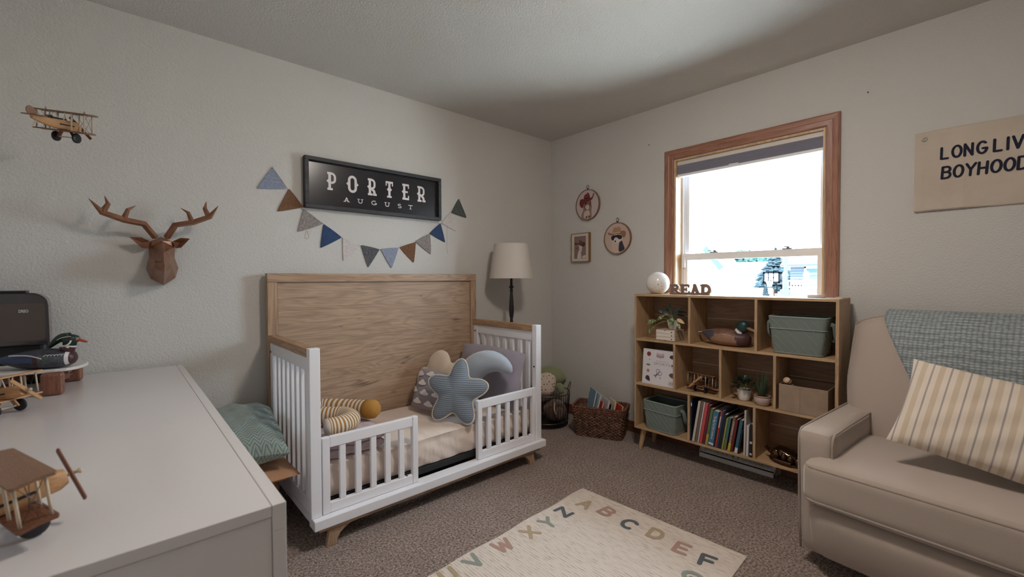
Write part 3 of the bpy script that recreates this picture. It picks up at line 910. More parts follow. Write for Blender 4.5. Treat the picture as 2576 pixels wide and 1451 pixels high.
# guard rails
m_raw = mat('guard_rail_paint', (236, 235, 239), 0.45)
def guard(xa, xb, name, wl_, wr_):
    g = bed.part(name, MB().box((xa + wl_ + 0.0005, BYF + 0.003, 0.438), (xb - wr_ - 0.0005, BYF + 0.027, 0.486)), m_raw, bevel=0.003)
    bed.part('stile', MB().box((xa, BYF + 0.001, 0.143), (xa + wl_, BYF + 0.029, 0.486)), m_raw, g, bevel=0.003)
    bed.part('stile', MB().box((xb - wr_, BYF + 0.001, 0.143), (xb, BYF + 0.029, 0.486)), m_raw, g, bevel=0.003)
    bed.part('bottom_rail', MB().box((xa + wl_ + 0.0005, BYF + 0.003, 0.143), (xb - wr_ - 0.0005, BYF + 0.027, 0.188)), m_raw, g, bevel=0.003)
    bed.part('bolt', MB().tube([(xb - wr_ - 0.03, BYF + 0.014, 0.187), (xb - wr_ - 0.03, BYF + 0.014, 0.1895)], 0.006, 10), m_bolt, g)
    s0 = None
    sm = MB().box((-0.0135, -0.009, 0.1885), (0.0135, 0.009, 0.4375))
    for i in range(5):
        x = xa + wl_ + (xb - xa - wl_ - wr_) * (i + 0.8) / 5.6
        if s0 is None: s0 = put('slat', sm, m_raw, g, bevel=0.002); c = s0
        else: c = s0.copy(); col.objects.link(c)
        c.location = V3((x, BYF + 0.015, 0)) - bed.loc
guard(0.656, 1.134, 'guard_rail', 0.033, 0.03)
guard(1.525, 1.9975, 'guard_rail', 0.03, 0.03)

# ------------------------------------------------------------------ mattress with fitted sheet
def sheet_mat():
    t = NT('cream_sheet')
    t.b.inputs['Base Color'].default_value = (*srgb((222, 205, 192)), 1)
    t.b.inputs['Roughness'].default_value = 0.95; t.b.inputs['Sheen Weight'].default_value = 0.3
    tc = t.new('ShaderNodeTexCoord')
    mp = t.new('ShaderNodeMapping'); mp.inputs['Scale'].default_value = (14, 3, 5); mp.inputs['Rotation'].default_value = (0, R(35), 0)
    t.link(tc.outputs['Object'], mp.inputs['Vector'])
    n = t.new('ShaderNodeTexNoise'); n.inputs['Scale'].default_value = 1.3; n.inputs['Detail'].default_value = 3
    t.link(mp.outputs['Vector'], n.inputs['Vector'])
    bp = t.new('ShaderNodeBump'); bp.inputs['Strength'].default_value = 0.6; bp.inputs['Distance'].default_value = 0.02
    t.link(n.outputs['Fac'], bp.inputs['Height']); t.link(bp.outputs['Normal'], t.b.inputs['Normal'])
    return t.m
m_sheet = sheet_mat()
mx0, mx1, my0, my1, mz0, mz1 = BX0 + 0.055, BX1 - 0.062, BYF + 0.052, BYB - 0.012, 0.188, 0.346
def matt(u, v):
    # wrap: v goes front bottom -> front top -> back top -> back bottom ; u along length
    x = mx0 + (mx1 - mx0) * u
    if v < 0.25:
        t_ = v / 0.25
        y, z = my0 + 0.012 - 0.012 * math.sin(PI * t_), mz0 + (mz1 - 0.02 - mz0) * t_
        w = 0.006 * math.sin(x * 55 + z * 90) * (0.35 + 0.65 * min(1, max(0, (x - 1.5) / 0.2)))
        y += w + 0.003 * math.sin(x * 23 + z * 30)
    elif v < 0.8:
        t_ = (v - 0.25) / 0.55
        y = my0 + (my1 - my0) * t_
        z = mz1 - 0.012 * (1 - min(1, min(t_, 1 - t_) * 18)) ** 2 + 0.003 * math.sin(x * 9 + y * 7)
    else:
        t_ = (v - 0.8) / 0.2
        y, z = my1, mz1 - 0.01 - (mz1 - 0.01 - mz0) * t_
    e = min(u, 1 - u)
    if e < 0.012: z = min(z, mz1 - 0.012 * (1 - e / 0.012))
    return (x, y, z)
mbm = MB().grid(matt, 140, 41)
nu_, nv_ = 140, 41
mbm.f.append(tuple(range(nv_)))
mbm.f.append(tuple((nu_ - 1) * nv_ + k for k in range(nv_ - 1, -1, -1)))
mbm.f.append(tuple([i * nv_ for i in range(nu_ - 1, -1, -1)] + [i * nv_ + nv_ - 1 for i in range(nu_)]))
mbm.m += [0, 0, 0]
mt = At('crib_mattress', 'crib mattress in a cream fitted sheet inside the toddler bed', 'mattress', ((mx0 + mx1) / 2, (my0 + my1) / 2, mz0))
mt.part('fitted_sheet', mbm, m_sheet, sharp=60)
mt.part('under_cover', MB().box((mx0 + 0.004, my0 + 0.02, 0.1855), (mx1 - 0.004, my1 - 0.004, 0.1885)), mat('mattress_under', (40, 40, 44), 0.8))

# ------------------------------------------------------------------ soft shapes
def frame_at(c, normal, upv):
    """axes of a leaning flat cushion: U right, V up, N out"""
    N = V3(normal).normalized()
    V = (V3(upv) - N * V3(upv).dot(N)).normalized()
    U = V.cross(N)
    return V3(c), U, V, N

def pillow(mb, fr_, w, h, t, n=25, corner=0.07, sag=0.0, seed=1, wr=0.004, p=0.42):
    c, U, V, N = fr_
    rnd = random.Random(seed)
    ph = [rnd.random() * 6 for _ in range(6)]
    for sgn in (1, -1):
        def fn(u, v):
            a, b = 2 * u - 1, 2 * v - 1
            k = (max(0, (1 - a * a)) * max(0, (1 - b * b))) ** p
            ax = a * (1 - corner * (1 - b * b) * 0.6 * abs(a) ** 3)
            bx = b * (1 - corner * (1 - a * a) * 0.6 * abs(b) ** 3)
            z = sgn * t / 2 * k + wr * k * math.sin(9 * a + ph[0] + 5 * b * math.sin(ph[1])) * math.cos(7 * b + ph[2])
            off = -sag * (a * a) * max(0, b)
            return c + U * (ax * w / 2) + V * (bx * h / 2 + off) + N * z
        g = MB().grid(fn, n, n)
        if sgn < 0: g.f = [f[::-1] for f in g.f]
        mb.add(g.v, g.f)
    return mb

def puffy(mb, fr_, outline, t, rings=12, p=0.5, q=2.2):
    """inflated cushion from an outline that is star shaped about its own origin"""
    c, U, V, N = fr_
    n = len(outline)
    vs_ = []
    fs = []
    for sgn in (1, -1):
        o = len(vs_)
        for k in range(rings + 1):
            s = k / rings
            hgt = sgn * t / 2 * (1 - s ** q) ** p
            for a, b in outline:
                vs_.append(c + U * (a * s) + V * (b * s) + N * hgt)
        for k in range(rings):
            for i in range(n):
                j = (i + 1) % n
                f = (o + k * n + i, o + (k + 1) * n + i, o + (k + 1) * n + j, o + k * n + j)
                fs.append(f if sgn > 0 else f[::-1])
    return mb.add(vs_, fs)

# grey satin pillow standing against the far end of the bed
m_satin = mat('grey_satin', (158, 153, 166), 0.32, bump=(9, 0.5, 0.02), sheen=0.2)
fr_ = frame_at((1.868, 2.318, 0.545), (-0.93, -0.10, 0.22), (0.22, 0, 1))
pl_ = put('satin_pillow', pillow(MB(), fr_, 0.60, 0.385, 0.11, 29, 0.05, 0.02, 3, 0.009), m_satin, loc=(1.86, 2.30, 0.35), smooth=True)
tag(pl_, 'shiny grey satin pillow standing against the bed end slats', 'pillow')

# cream cloud cushion
m_cream = mat('cream_fleece', (212, 194, 170), 0.95, bump=(260, 0.6, 0.004), sheen=0.5)
cl_out = [(-.155, -.10), (-.17, -.03), (-.15, .03), (-.105, .05), (-.085, .11), (-.03, .145), (.03, .135), (.065, .085), (.11, .085), (.155, .05), (.165, -.02), (.14, -.09), (.07, -.115), (0, -.11), (-.08, -.115)]
fr_ = frame_at((1.60, 2.50, 0.535), (-0.90, -0.36, 0.20), (0.2, 0.05, 1))
cs = put('cloud_cushion', puffy(MB(), fr_, [(a * 1.1, b * 1.2) for a, b in ribbon_poly(cl_out, 5)], 0.10), m_cream, loc=(1.60, 2.47, 0.36), smooth=True)
tag(cs, 'plain cream fleece cushion shaped like a cloud', 'cushion')

# pale blue crescent moon cushion
m_moon = mat('pale_blue_plush', (164, 173, 184), 0.95, bump=(240, 0.5, 0.004), sheen=0.6)
c, U, V, N = frame_at((1.71, 2.10, 0.525), (-0.86, -0.46, 0.22), (0.2, 0.1, 1))
pts, rs = [], []
for i in range(25):
    u = i / 24
    a = R(38 + 205 * u)
    pts.append(c + U * (0.16 * math.cos(a)) + V * (0.15 * math.sin(a)))
    rs.append(0.016 + 0.064 * math.sin(PI * min(1, max(0, u))) ** 0.7)
ms_ = put('moon_cushion', MB().tube(pts, rs, 18), m_moon, loc=(1.72, 2.07, 0.36), smooth=True)
tag(ms_, 'pale blue plush cushion shaped like a crescent moon', 'cushion')

# grey cushion with a print of white clouds
m_gcl = mat('lilac_grey_cotton', (150, 146, 154), 0.9, bump=(400, 0.3, 0.002))
m_prw = mat('printed_white', (222, 216, 216), 0.9)
cc = thing('cloud_print_cushion', 'lilac grey cushion printed with white clouds', 'cushion', (1.425, 2.37, 0.358))
fr_ = frame_at((0.045, 0.0, 0.125), (-0.93, -0.24, 0.36), (0.36, 0.05, 1))
put('cover', pillow(MB(), fr_, 0.33, 0.265, 0.085, 29, 0.1, 0.01, 5, 0.004), m_gcl, cc, smooth=True)
def pil_z(a, b, t): return t / 2 * (max(0, (1 - a * a)) * max(0, (1 - b * b))) ** 0.42
c, U, V, N = fr_
cloud = [(-1, -.3), (-.95, .15), (-.6, .3), (-.45, .65), (0, .85), (.4, .6), (.6, .3), (.95, .15), (1, -.3), (.5, -.5), (0, -.55), (-.5, -.5)]
cloud = ribbon_poly(cloud, 3)
rnd = random.Random(4)
for ix, iy in [(-.78, .70), (-.2, .76), (.4, .70), (.92, .75), (-.48, .26), (.12, .30), (.68, .24), (-.86, -.12), (-.22, -.18), (.4, -.16), (.92, -.2), (-.52, -.62), (.1, -.66), (.68, -.6)]:
    mb = MB()
    cx, cy = ix, iy
    ctr = []
    ring = []
    for a, b in cloud:
        A, B = cx + a * 0.225, cy + b * 0.2
        A, B = max(-.96, min(.96, A)), max(-.96, min(.96, B))
        ring.append((A, B))
    vs_ = []
    for s in (0, 0.5, 1):
        for A, B in ring:
            A2, B2 = cx + (A - cx) * s, cy + (B - cy) * s
            ax = A2 * (1 - 0.1 * (1 - B2 * B2) * 0.6 * abs(A2) ** 3); bx = B2 * (1 - 0.1 * (1 - A2 * A2) * 0.6 * abs(B2) ** 3)
            vs_.append(c + U * (ax * 0.165) + V * (bx * 0.1325 - 0.01 * A2 * A2 * max(0, B2)) + N * (pil_z(A2, B2, 0.085) + 0.0068))
    n = len(ring)
    fs = [(k * n + i, (k + 1) * n + i, (k + 1) * n + (i + 1) % n, k * n + (i + 1) % n) for k in (0, 1) for i in range(n)]
    put('cloud_motif', mb.add(vs_, fs), m_prw, cc, smooth=True)

# blue ribbed star cushion with cream piping
m_star = stripes('blue_rib_knit', (112, 124, 137), (146, 157, 168), 2, 0.011, 0.55, 0.95, bump=0.004, soft=0.2)
m_pipe = mat('cream_piping', (206, 196, 182), 0.9)
st = thing('star_cushion', 'blue ribbed star cushion with cream piped edge', 'cushion', (1.438, 2.098, 0.374))
fr_ = frame_at((0.035, 0.03, 0.145), (-0.80, -0.50, 0.32), (0.28, 0.17, 1))
so_ = []
for i in range(100):
    a = 2 * PI * i / 100
    k = 0.5 + 0.5 * math.cos(5 * (a - PI / 2 + 0.04))
    r_ = 0.116 + 0.084 * k ** 1.1
    so_.append((r_ * math.cos(a), r_ * math.sin(a)))
put('cover', puffy(MB(), fr_, so_, 0.095, 12, 0.62, 1.7), m_star, st, smooth=True)
c, U, V, N = fr_
put('piping', MB().tube([c + U * a + V * b for a, b in so_], 0.0048, 8, closed=True), m_pipe, st, smooth=True)

# folded pinkish quilt
m_quilt = mat('dusty_pink_quilt', (194, 176, 178), 0.9, bump=(16, 0.9, 0.03), sheen=0.3)
qa = At('folded_quilt', 'folded dusty pink quilt lying on the mattress end', 'quilt', (0.84, 2.16, 0.348))
def fold(z0_, z1_, x0_, x1_, ya_, yb_, ph):
    # a rounded slab: front edge is a soft fold
    zc, hz = (z0_ + z1_) / 2, (z1_ - z0_) / 2
    pr = []
    for a in range(-90, 91, 15): pr.append((ya_ + hz - hz * math.cos(R(a)), zc + hz * math.sin(R(a))))
    for a in range(90, 271, 15): pr.append((yb_ - hz - hz * math.cos(R(a)), zc + hz * math.sin(R(a))))
    pr = pr[:-1]
    N_ = len(pr); nu = 26
    vs_ = []
    for i in range(nu):
        u = i / (nu - 1)
        e = min(1, min(u, 1 - u) * 9) ** 0.5
        for y, z in pr:
            yy = y + 0.004 * math.sin(u * 17 + ph) + 0.003 * math.sin(u * 31 + z * 200)
            vs_.append((x0_ + (x1_ - x0_) * u, yy, zc + (z - zc) * (0.45 + 0.55 * e) + 0.0025 * math.sin(u * 22 + y * 30 + ph)))
    fs = [(i * N_ + k, (i + 1) * N_ + k, (i + 1) * N_ + (k + 1) % N_, i * N_ + (k + 1) % N_) for i in range(nu - 1) for k in range(N_)]
    fs += [tuple(range(N_ - 1, -1, -1)), tuple((nu - 1) * N_ + k for k in range(N_))]
    return MB().add(vs_, [f[::-1] for f in fs])
qa.part('fold', fold(0.351, 0.393, 0.685, 0.985, 2.05, 2.42, 0.3), m_quilt, smooth=True)
qa.part('fold', fold(0.394, 0.432, 0.69, 1.005, 2.055, 2.42, 2.0), m_quilt, smooth=True)

# striped bolster coiled on the quilt
m_och = mat('ochre_knit', (176, 128, 58), 0.95, bump=(200, 0.4, 0.003))
def rings_mat():
    t = NT('ochre_white_rings')
    return t
m_bw2 = mat('bolster_white', (222, 210, 196), 0.95, bump=(260, 0.4, 0.002))
m_bo2 = mat('bolster_ochre', (164, 122, 66), 0.95, bump=(260, 0.4, 0.002))
bo = At('striped_bolster', 'long ochre and white striped bolster coiled on the folded quilt', 'bolster', (0.84, 2.25, 0.435))
path = smooth_path([(1.00, 2.255, 0.49), (0.935, 2.36, 0.486), (0.83, 2.475, 0.486), (0.745, 2.46, 0.486), (0.715, 2.37, 0.486), (0.775, 2.315, 0.486), (0.85, 2.25, 0.486), (0.855, 2.165, 0.486), (0.79, 2.115, 0.486), (0.72, 2.11, 0.486)], 22)
bm_ = MB()
bm_.tube(path, [0.046 + 0.0012 * math.cos(i * PI) for i in range(len(path))], 16)
for i in range(len(path) - 1):
    for k in range(16): bm_.m[i * 16 + k] = (i // 2) % 2
bo.part('tube_cover', bm_, [m_bw2, m_bo2], smooth=True)
d = (path[0] - path[2]).normalized()
bo.part('end_cap', MB().tube([path[0] - d * 0.03, path[0], path[0] + d * 0.025, path[0] + d * 0.045, path[0] + d * 0.05], [0.0495, 0.052, 0.048, 0.03, 0.006], 18), m_och, smooth=True)
# ================================================================== floor lamp
m_lblk = mat('black_lamp_metal', (30, 29, 31), 0.4)
def shade_mat():
    t = NT('linen_shade')
    df = t.new('ShaderNodeBsdfDiffuse'); df.inputs['Color'].default_value = (*srgb((232, 224, 216)), 1)
    tl = t.new('ShaderNodeBsdfTranslucent'); tl.inputs['Color'].default_value = (*srgb((232, 222, 210)), 1)
    mx = t.new('ShaderNodeMixShader'); mx.inputs[0].default_value = 0.3
    t.link(df.outputs[0], mx.inputs[1]); t.link(tl.outputs[0], mx.inputs[2]); t.link(mx.outputs[0], t.out.inputs['Surface'])
    return t.m
LX, LY = 2.262, 2.515
zb_, zt_ = on(1286, 700, 'y', LY).z, on(1286, 614, 'y', LY).z
lamp = At('floor_lamp', 'black turned pole floor lamp with white tapered shade', 'floor lamp', (LX, LY, 0))
lamp.part('base', MB().lathe([(0.0, 0.001), (0.125, 0.001), (0.125, 0.012), (0.11, 0.02), (0.04, 0.032), (0.018, 0.05), (0.011, 0.07)], 32, (LX, LY, 0)), m_lblk, sharp=40)
zz = zb_ - 0.02
lamp.part('pole', MB().lathe([(0.011, 0.05), (0.011, 0.85), (0.0125, 0.86), (0.0125, 0.875), (0.010, 0.88), (0.016, 0.90), (0.019, 0.94), (0.02, 0.96), (0.013, 1.06), (0.010, 1.085), (0.014, 1.10), (0.010, 1.11), (0.009, zb_ + 0.06)], 20, (LX, LY, 0)), m_lblk, sharp=50)
lamp.part('collar', MB().lathe([(0.010, 1.115), (0.02, 1.13), (0.021, 1.134), (0.012, 1.136), (0.010, 1.15)], 20, (LX, LY, 0)), m_lblk, sharp=50)
shade = lamp.part('shade', MB().lathe([(0.172, zb_), (0.132, zt_), (0.130, zt_), (0.170, zb_), (0.172, zb_)], 48, (LX, LY, 0)), shade_mat(), sharp=50)
lamp.part('shade_ring', MB().tube([(LX + 0.131 * math.cos(2 * PI * i / 30), LY + 0.131 * math.sin(2 * PI * i / 30), zt_ - 0.03) for i in range(30)], 0.002, 6, closed=True).tube([(LX - 0.131, LY, zt_ - 0.03), (LX + 0.131, LY, zt_ - 0.03)], 0.002, 6).tube([(LX, LY - 0.131, zt_ - 0.03), (LX, LY + 0.131, zt_ - 0.03)], 0.002, 6), m_lblk, shade)
lamp.part('bulb', MB().lathe([(0.012, zb_ + 0.05), (0.014, zb_ + 0.08), (0.03, zb_ + 0.12), (0.028, zb_ + 0.15), (0.0, zb_ + 0.17)], 16, (LX, LY, 0)), mat('white_bulb', (235, 232, 225), 0.3), smooth=True)

# ================================================================== name sign
m_frame = mat('charcoal_frame', (40, 40, 43), 0.55, var=(60, 0.4, 0.7), c2=(58, 58, 62), stretch=(0.2, 1, 1))
m_plate = mat('black_sign_face', (36, 35, 38), 0.22, spec=0.6)
m_let = mat('white_lettering', (222, 214, 214), 0.6)
SX0, SX1, SZ0, SZ1 = 0.812, 1.741, 1.615, 1.916
sg = At('name_sign', 'black framed sign lettered in white above the headboard', 'sign', ((SX0 + SX1) / 2, WA - 0.02, SZ0))
fw2, fd2 = 0.022, 0.042
Y0 = WA - 0.0008 - fd2
for nm, a, b in (('f', (SX0, SZ0), (SX1, SZ0 + fw2)), ('f', (SX0, SZ1 - fw2), (SX1, SZ1)), ('f', (SX0, SZ0 + fw2 + 0.0003), (SX0 + fw2, SZ1 - fw2 - 0.0003)), ('f', (SX1 - fw2, SZ0 + fw2 + 0.0003), (SX1, SZ1 - fw2 - 0.0003))):
    sg.part('frame_board', MB().box((a[0], Y0, a[1]), (b[0], WA - 0.0008, b[1])), m_frame, bevel=0.0015)
sg.part('face', MB().box((SX0 + fw2 - 0.002, Y0 + 0.024, SZ0 + fw2 - 0.002), (SX1 - fw2 + 0.002, WA - 0.002, SZ1 - fw2 + 0.002)), m_plate)
PY = Y0 + 0.0238
def on_sign(px, py):
    q = on(px, py, 'y', PY); return q.x, q.z
# PORTER : tall slab lettering with mid spurs
xs = []
for ch, pxa, pya, pxb, pyb in (('P', 823, 432, 847, 478), ('O', 875, 442, 898, 484), ('R', 925, 449, 946, 492), ('T', 970, 456, 989, 497), ('E', 1012, 463, 1029, 503), ('R', 1050, 469, 1069, 508)):
    (xa, za), (xb, zb) = on_sign(pxa, pya), on_sign(pxb, pyb)
    zt, zbm = (1.843, 1.735)
    hh = zt - zbm; ww = xb - xa
    mb = MB()
    O, U, V = (xa, PY, zbm), (1, 0, 0), (0, 0, 1)
    hw = 0.0078
    def blk(x0_, z0_, x1_, z1_):
        mb.k = getattr(mb, 'k', 0) + 1
        mb.flat([(x0_, z0_), (x1_, z0_), (x1_, z1_), (x0_, z1_)], O, U, V, 0.0002 + mb.k * 2e-5)
    def spur(x0_, z0_, s):
        mb.k = getattr(mb, 'k', 0) + 1
        mb.flat([(x0_, z0_ + 0.012), (x0_, z0_ - 0.012), (x0_ + s * 0.011, z0_)], O, U, V, 0.0002 + mb.k * 2e-5)
    sx_ = 0.014
    if ch in 'PRE':
        stroke(mb, [(sx_, 0), (sx_, hh)], hw, O, U, V, 0.0002, ends=False)
        blk(0, 0, 2 * sx_ + 0.004, 0.013); blk(0, hh - 0.013, 2 * sx_, hh)
        spur(sx_ - hw, hh * 0.5, -1)
    if ch in 'PR':
        top, mid = hh - 0.0075, hh * 0.42
        r_ = 0.02
        x2 = ww - hw - 0.002
        stroke(mb, [(sx_, top), (x2 - r_, top)] + ar(x2 - r_, top - r_, r_, r_, 90, 0, 5) + [(x2, mid + r_)] + ar(x2 - r_, mid + r_, r_, r_, 0, -90, 5) + [(sx_, mid)], hw * 0.85, O, U, V, 0.0002, ends=False)
        if ch == 'R':
            stroke(mb, [(x2 - r_ * 1.2, mid), (x2 - 0.004, mid - 0.016), (x2, 0.012)], hw, O, U, V, 0.0002, ends=False)
            blk(x2 - 0.011, 0, x2 + 0.014, 0.013)
    if ch == 'O':
        r_ = 0.022
        a, b = hw, ww - hw
        pts = ar(b - r_, hh - hw - r_, r_, r_, 0, 90, 5) + ar(a + r_, hh - hw - r_, r_, r_, 90, 180, 5) + ar(a + r_, hw + r_, r_, r_, 180, 270, 5) + ar(b - r_, hw + r_, r_, r_, 270, 360, 5)
        stroke(mb, pts + [pts[0]], hw, O, U, V, 0.0002)
        spur(0, hh * 0.5, -1); spur(ww, hh * 0.5, 1)
    if ch == 'T':
        x = ww / 2
        stroke(mb, [(x, 0), (x, hh)], hw, O, U, V, 0.0002, ends=False)
        blk(0, hh - 0.014, ww, hh); blk(x - 0.017, 0, x + 0.017, 0.012)
        blk(0, hh - 0.03, 0.008, hh); blk(ww - 0.008, hh - 0.03, ww, hh)
        spur(x - hw, hh * 0.5, -1); spur(x + hw, hh * 0.5, 1)
    if ch == 'E':
        blk(0, 0, ww, 0.014); blk(0, hh - 0.014, ww, hh); blk(sx_, hh * 0.5 - 0.006, ww * 0.82, hh * 0.5 + 0.006)
        blk(ww - 0.008, 0, ww, 0.03); blk(ww - 0.008, hh - 0.03, ww, hh)
    sg.part('letter', mb, m_let)
# AUGUST : small wide slab lettering
for ch, pxa, pxb in (('A', 864, 880), ('U', 899, 914), ('G', 934, 948), ('U', 967, 981), ('S', 1000, 1010), ('T', 1027, 1038)):
    xa, xb = on_sign(pxa, 512)[0], on_sign(pxb, 512)[0]
    zb = 1.676
    hh, ww = 0.0245, xb - xa
    mb = MB(); O, U, V = (xa, PY, zb), (1, 0, 0), (0, 0, 1)
    inset = 0.008 if ch in 'AU' else 0.003
    if ch == 'T': inset = 0.0
    glyph(mb, ch, inset, 0, (ww - 2 * inset) / (0.9 if ch in 'US' else 1.0), hh, 0.0024, O, U, V, 0.0002, ends=False)
    def sf(x, z, w_=0.008):
        mb.k += 1
        mb.flat([(x - w_, z - 0.0018), (x + w_, z - 0.0018), (x + w_, z + 0.0018), (x - w_, z + 0.0018)], O, U, V, 0.0002 + mb.k * 2e-5)
    if ch == 'A': sf(inset, 0); sf(ww - inset, 0)
    if ch == 'U': sf(inset, hh); sf(ww - inset, hh)
    if ch == 'T': sf(ww / 2, 0)
    sg.part('letter', mb, m_let)

# ================================================================== felt bunting
BY = WA - 0.0045
bun = At('felt_bunting', 'felt triangle bunting garland hung below the name sign', 'bunting', (1.3, BY, 1.27))
felt = {}
for k, c1, c2 in (('blue', (150, 158, 176), (132, 140, 160)), ('brown', (126, 92, 66), (108, 78, 56)), ('grey', (158, 150, 146), (128, 120, 116)), ('navy', (58, 80, 116), (46, 66, 100)), ('cream', (212, 204, 200), (196, 188, 186)), ('char', (104, 104, 108), (78, 78, 82)), ('green', (98, 104, 100), (70, 76, 74))):
    felt[k] = mat('felt_' + k, c1, 1.0, var=(90, 0.35, 0.65), c2=c2, bump=(300, 0.5, 0.003))
flags = [((685, 420), (721, 475), (645, 474), 'blue'), ((727, 474), (763, 521), (697, 532), 'brown'), ((764, 525), (812, 563), (748, 584), 'grey'), ((814, 563), (860, 597), (806, 624), 'navy'),
         ((862, 598), (907, 619), (864, 657), 'cream'), ((908, 616), (955, 627), (926, 673), 'char'), ((957, 626), (1003, 623), (985, 675), 'blue'), ((1005, 622), (1046, 609), (1041, 661), 'brown'),
         ((1044, 607), (1082, 587), (1084, 640), 'grey'), ((1080, 587), (1108, 561), (1120, 610), 'navy'), ((1110, 561), (1134, 534), (1146, 581), 'cream'), ((1154, 499), (1135, 535), (1174, 548), 'green')]
shown = {}
for (a, b, c, k) in flags:
    pa_, pb_, pc_ = [on(*q, 'y', BY) for q in (a, b, c)]
    tri = [(p.x, p.z) for p in (pa_, pb_, pc_)]
    cx = sum(p[0] for p in tri) / 3; cz = sum(p[1] for p in tri) / 3
    # slightly bowed sides and rounded corners
    poly = []
    for i in range(3):
        (x0_, z0_), (x1_, z1_) = tri[i], tri[(i + 1) % 3]
        for t_ in (0.04, 0.3, 0.5, 0.7, 0.96):
            x, z = x0_ + (x1_ - x0_) * t_, z0_ + (z1_ - z0_) * t_
            bow = 1 + 0.05 * math.sin(PI * t_)
            poly.append((cx + (x - cx) * bow, cz + (z - cz) * bow))
    o = bun.part('flag', MB().prism(poly, (0, BY + 0.002, 0), (1, 0, 0), (0, 0, 1), 0, 0.004), felt[k], bevel=0.0012)
    o['label'] = {'blue': 'light blue', 'brown': 'brown', 'grey': 'oatmeal grey', 'navy': 'navy blue', 'cream': 'cream', 'char': 'charcoal', 'green': 'dark grey green'}[k] + ' felt flag'
m_str = mat('jute_string', (176, 158, 132), 0.9)
sp = [on(x, y, 'y', BY + 0.003) for x, y in ((685, 420), (724, 475), (760, 527), (813, 562), (861, 598), (908, 618), (956, 627), (1004, 623), (1045, 609), (1081, 588), (1111, 564), (1134, 536), (1154, 500))]
bun.part('string', MB().tube(smooth_path(sp, 3), 0.0013, 5), m_str)
lp_ = [on(x, y, 'y', BY + 0.0035) for x, y in ((771, 580), (768, 590), (768, 598), (773, 600), (777, 595), (774, 586), (772, 580))]
bun.part('string_end', MB().tube(smooth_path(lp_, 4), 0.001, 5), m_str)
lp_ = [on(x, y, 'y', BY + 0.0035) for x, y in ((1125, 565), (1124.5, 600), (1124, 628), (1127, 634), (1124, 637))]
bun.part('string_end', MB().tube(smooth_path(lp_, 4), 0.0009, 5), m_str)
m_pin = mat('pin_metal', (190, 190, 192), 0.25, 1.0)
for q in ((685, 422), (1155, 502)):
    p = on(*q, 'y', BY - 0.004)
    bun.part('push_pin', MB().ball((p.x, BY - 0.004, p.z), 0.0045, 10, 7), m_pin, smooth=True)

# ================================================================== faceted deer head
m_deer = mat('bronze_brown_deer', (156, 110, 84), 0.32, 0.6, var=(40, 0.4, 0.65), c2=(138, 96, 72))
deer = At('deer_head', 'faceted bronze brown deer head with antlers mounted on wall', 'wall decor', (0.155, WA - 0.001, 1.17))
def dp(px, py, off): return on(px, py, 'y', WA - off)
# head points: pixel in the photograph and how far the point stands off the wall
P = {}
for k, x, y, o in (('crown', 407, 596, .02), ('crl', 379, 606, .03), ('crr', 433, 607, .03), ('cl', 374, 622, .02), ('cr', 440, 622, .02),
                   ('fore', 408, 606, .055), ('brow', 411, 635, .15), ('tl', 376, 645, .035), ('tr', 439, 648, .035), ('el', 391, 655, .10), ('er', 428, 641, .10),
                   ('nose', 413, 660, .20), ('nt', 414, 671, .205), ('nl', 389, 662, .15), ('nr', 428, 664, .15), ('chl', 368, 676, .025), ('chr', 449, 674, .025),
                   ('jl', 386, 676, .13), ('jr', 434, 672, .13), ('bl', 379, 701, .015), ('br', 441, 699, .015), ('tip', 412, 717, .03), ('mu', 413, 684, .185)):
    P[k] = dp(x, y, o)
ks = list(P)
ix = {k: i for i, k in enumerate(ks)}
tri = 'crown crl fore/crown fore crr/crl cl fore/crr fore cr/fore cl brow/fore brow cr/cl tl brow/brow tr cr/tl el brow/brow er tr/brow el nose/brow nose er/el nl nose/er nose nr/nl nt nose/nr nose nt/tl chl el/tr er chr/chl jl el/chr er jr/el jl nl/er nr jr/nl jl mu/nr mu jr/nl mu nt/nr nt mu/chl bl jl/chr jr br/jl bl tip/jr tip br/jl tip mu/jr mu tip'
hm_ = MB()
fs = [tuple(ix[k] for k in t_.split()) for t_ in tri.split('/')]
vs_ = [P[k] for k in ks]
# back rim on the wall closes the head
rim = ['crown', 'crl', 'cl', 'tl', 'chl', 'bl', 'tip', 'br', 'chr', 'tr', 'cr', 'crr']
o_ = len(vs_)
for k in rim: vs_.append(V3((P[k].x, WA - 0.001, P[k].z)))
for i in range(len(rim)):
    j = (i + 1) % len(rim)
    fs.append((ix[rim[i]], o_ + i, o_ + j, ix[rim[j]]))
fs.append(tuple(o_ + i for i in range(len(rim))))
hm_.add(vs_, fs)
deer.part('head', hm_, m_deer)
def facet_limb(pts, w, n=4, tip=True):
    mb = MB()
    mb.tube([V3(p) for p in pts], w, n, side=(0, 1, 0))
    return mb
def ear(pts):
    a, b, c_, d, e = [V3(p) for p in pts]    # root top, mid top, tip, mid bottom, root bottom
    m_ = (b + d) / 2 + V3((0, 0.02, 0))
    bk = (a + e) / 2 + V3((0, 0.02, 0))
    return MB().add([a, b, c_, d, e, m_, bk], [(0, 1, 5), (1, 2, 5), (2, 3, 5), (3, 4, 5), (0, 5, 4), (0, 6, 1), (1, 6, 2), (2, 6, 3), (3, 6, 4), (4, 6, 0)])
deer.part('ear', ear([dp(377, 607, .035), dp(355, 597, .06), dp(325, 596, .07), dp(356, 623, .05), dp(374, 624, .03)]), m_deer)
deer.part('ear', ear([dp(434, 607, .035), dp(454, 598, .06), dp(478, 600, .07), dp(456, 623, .05), dp(441, 624, .03)]), m_deer)
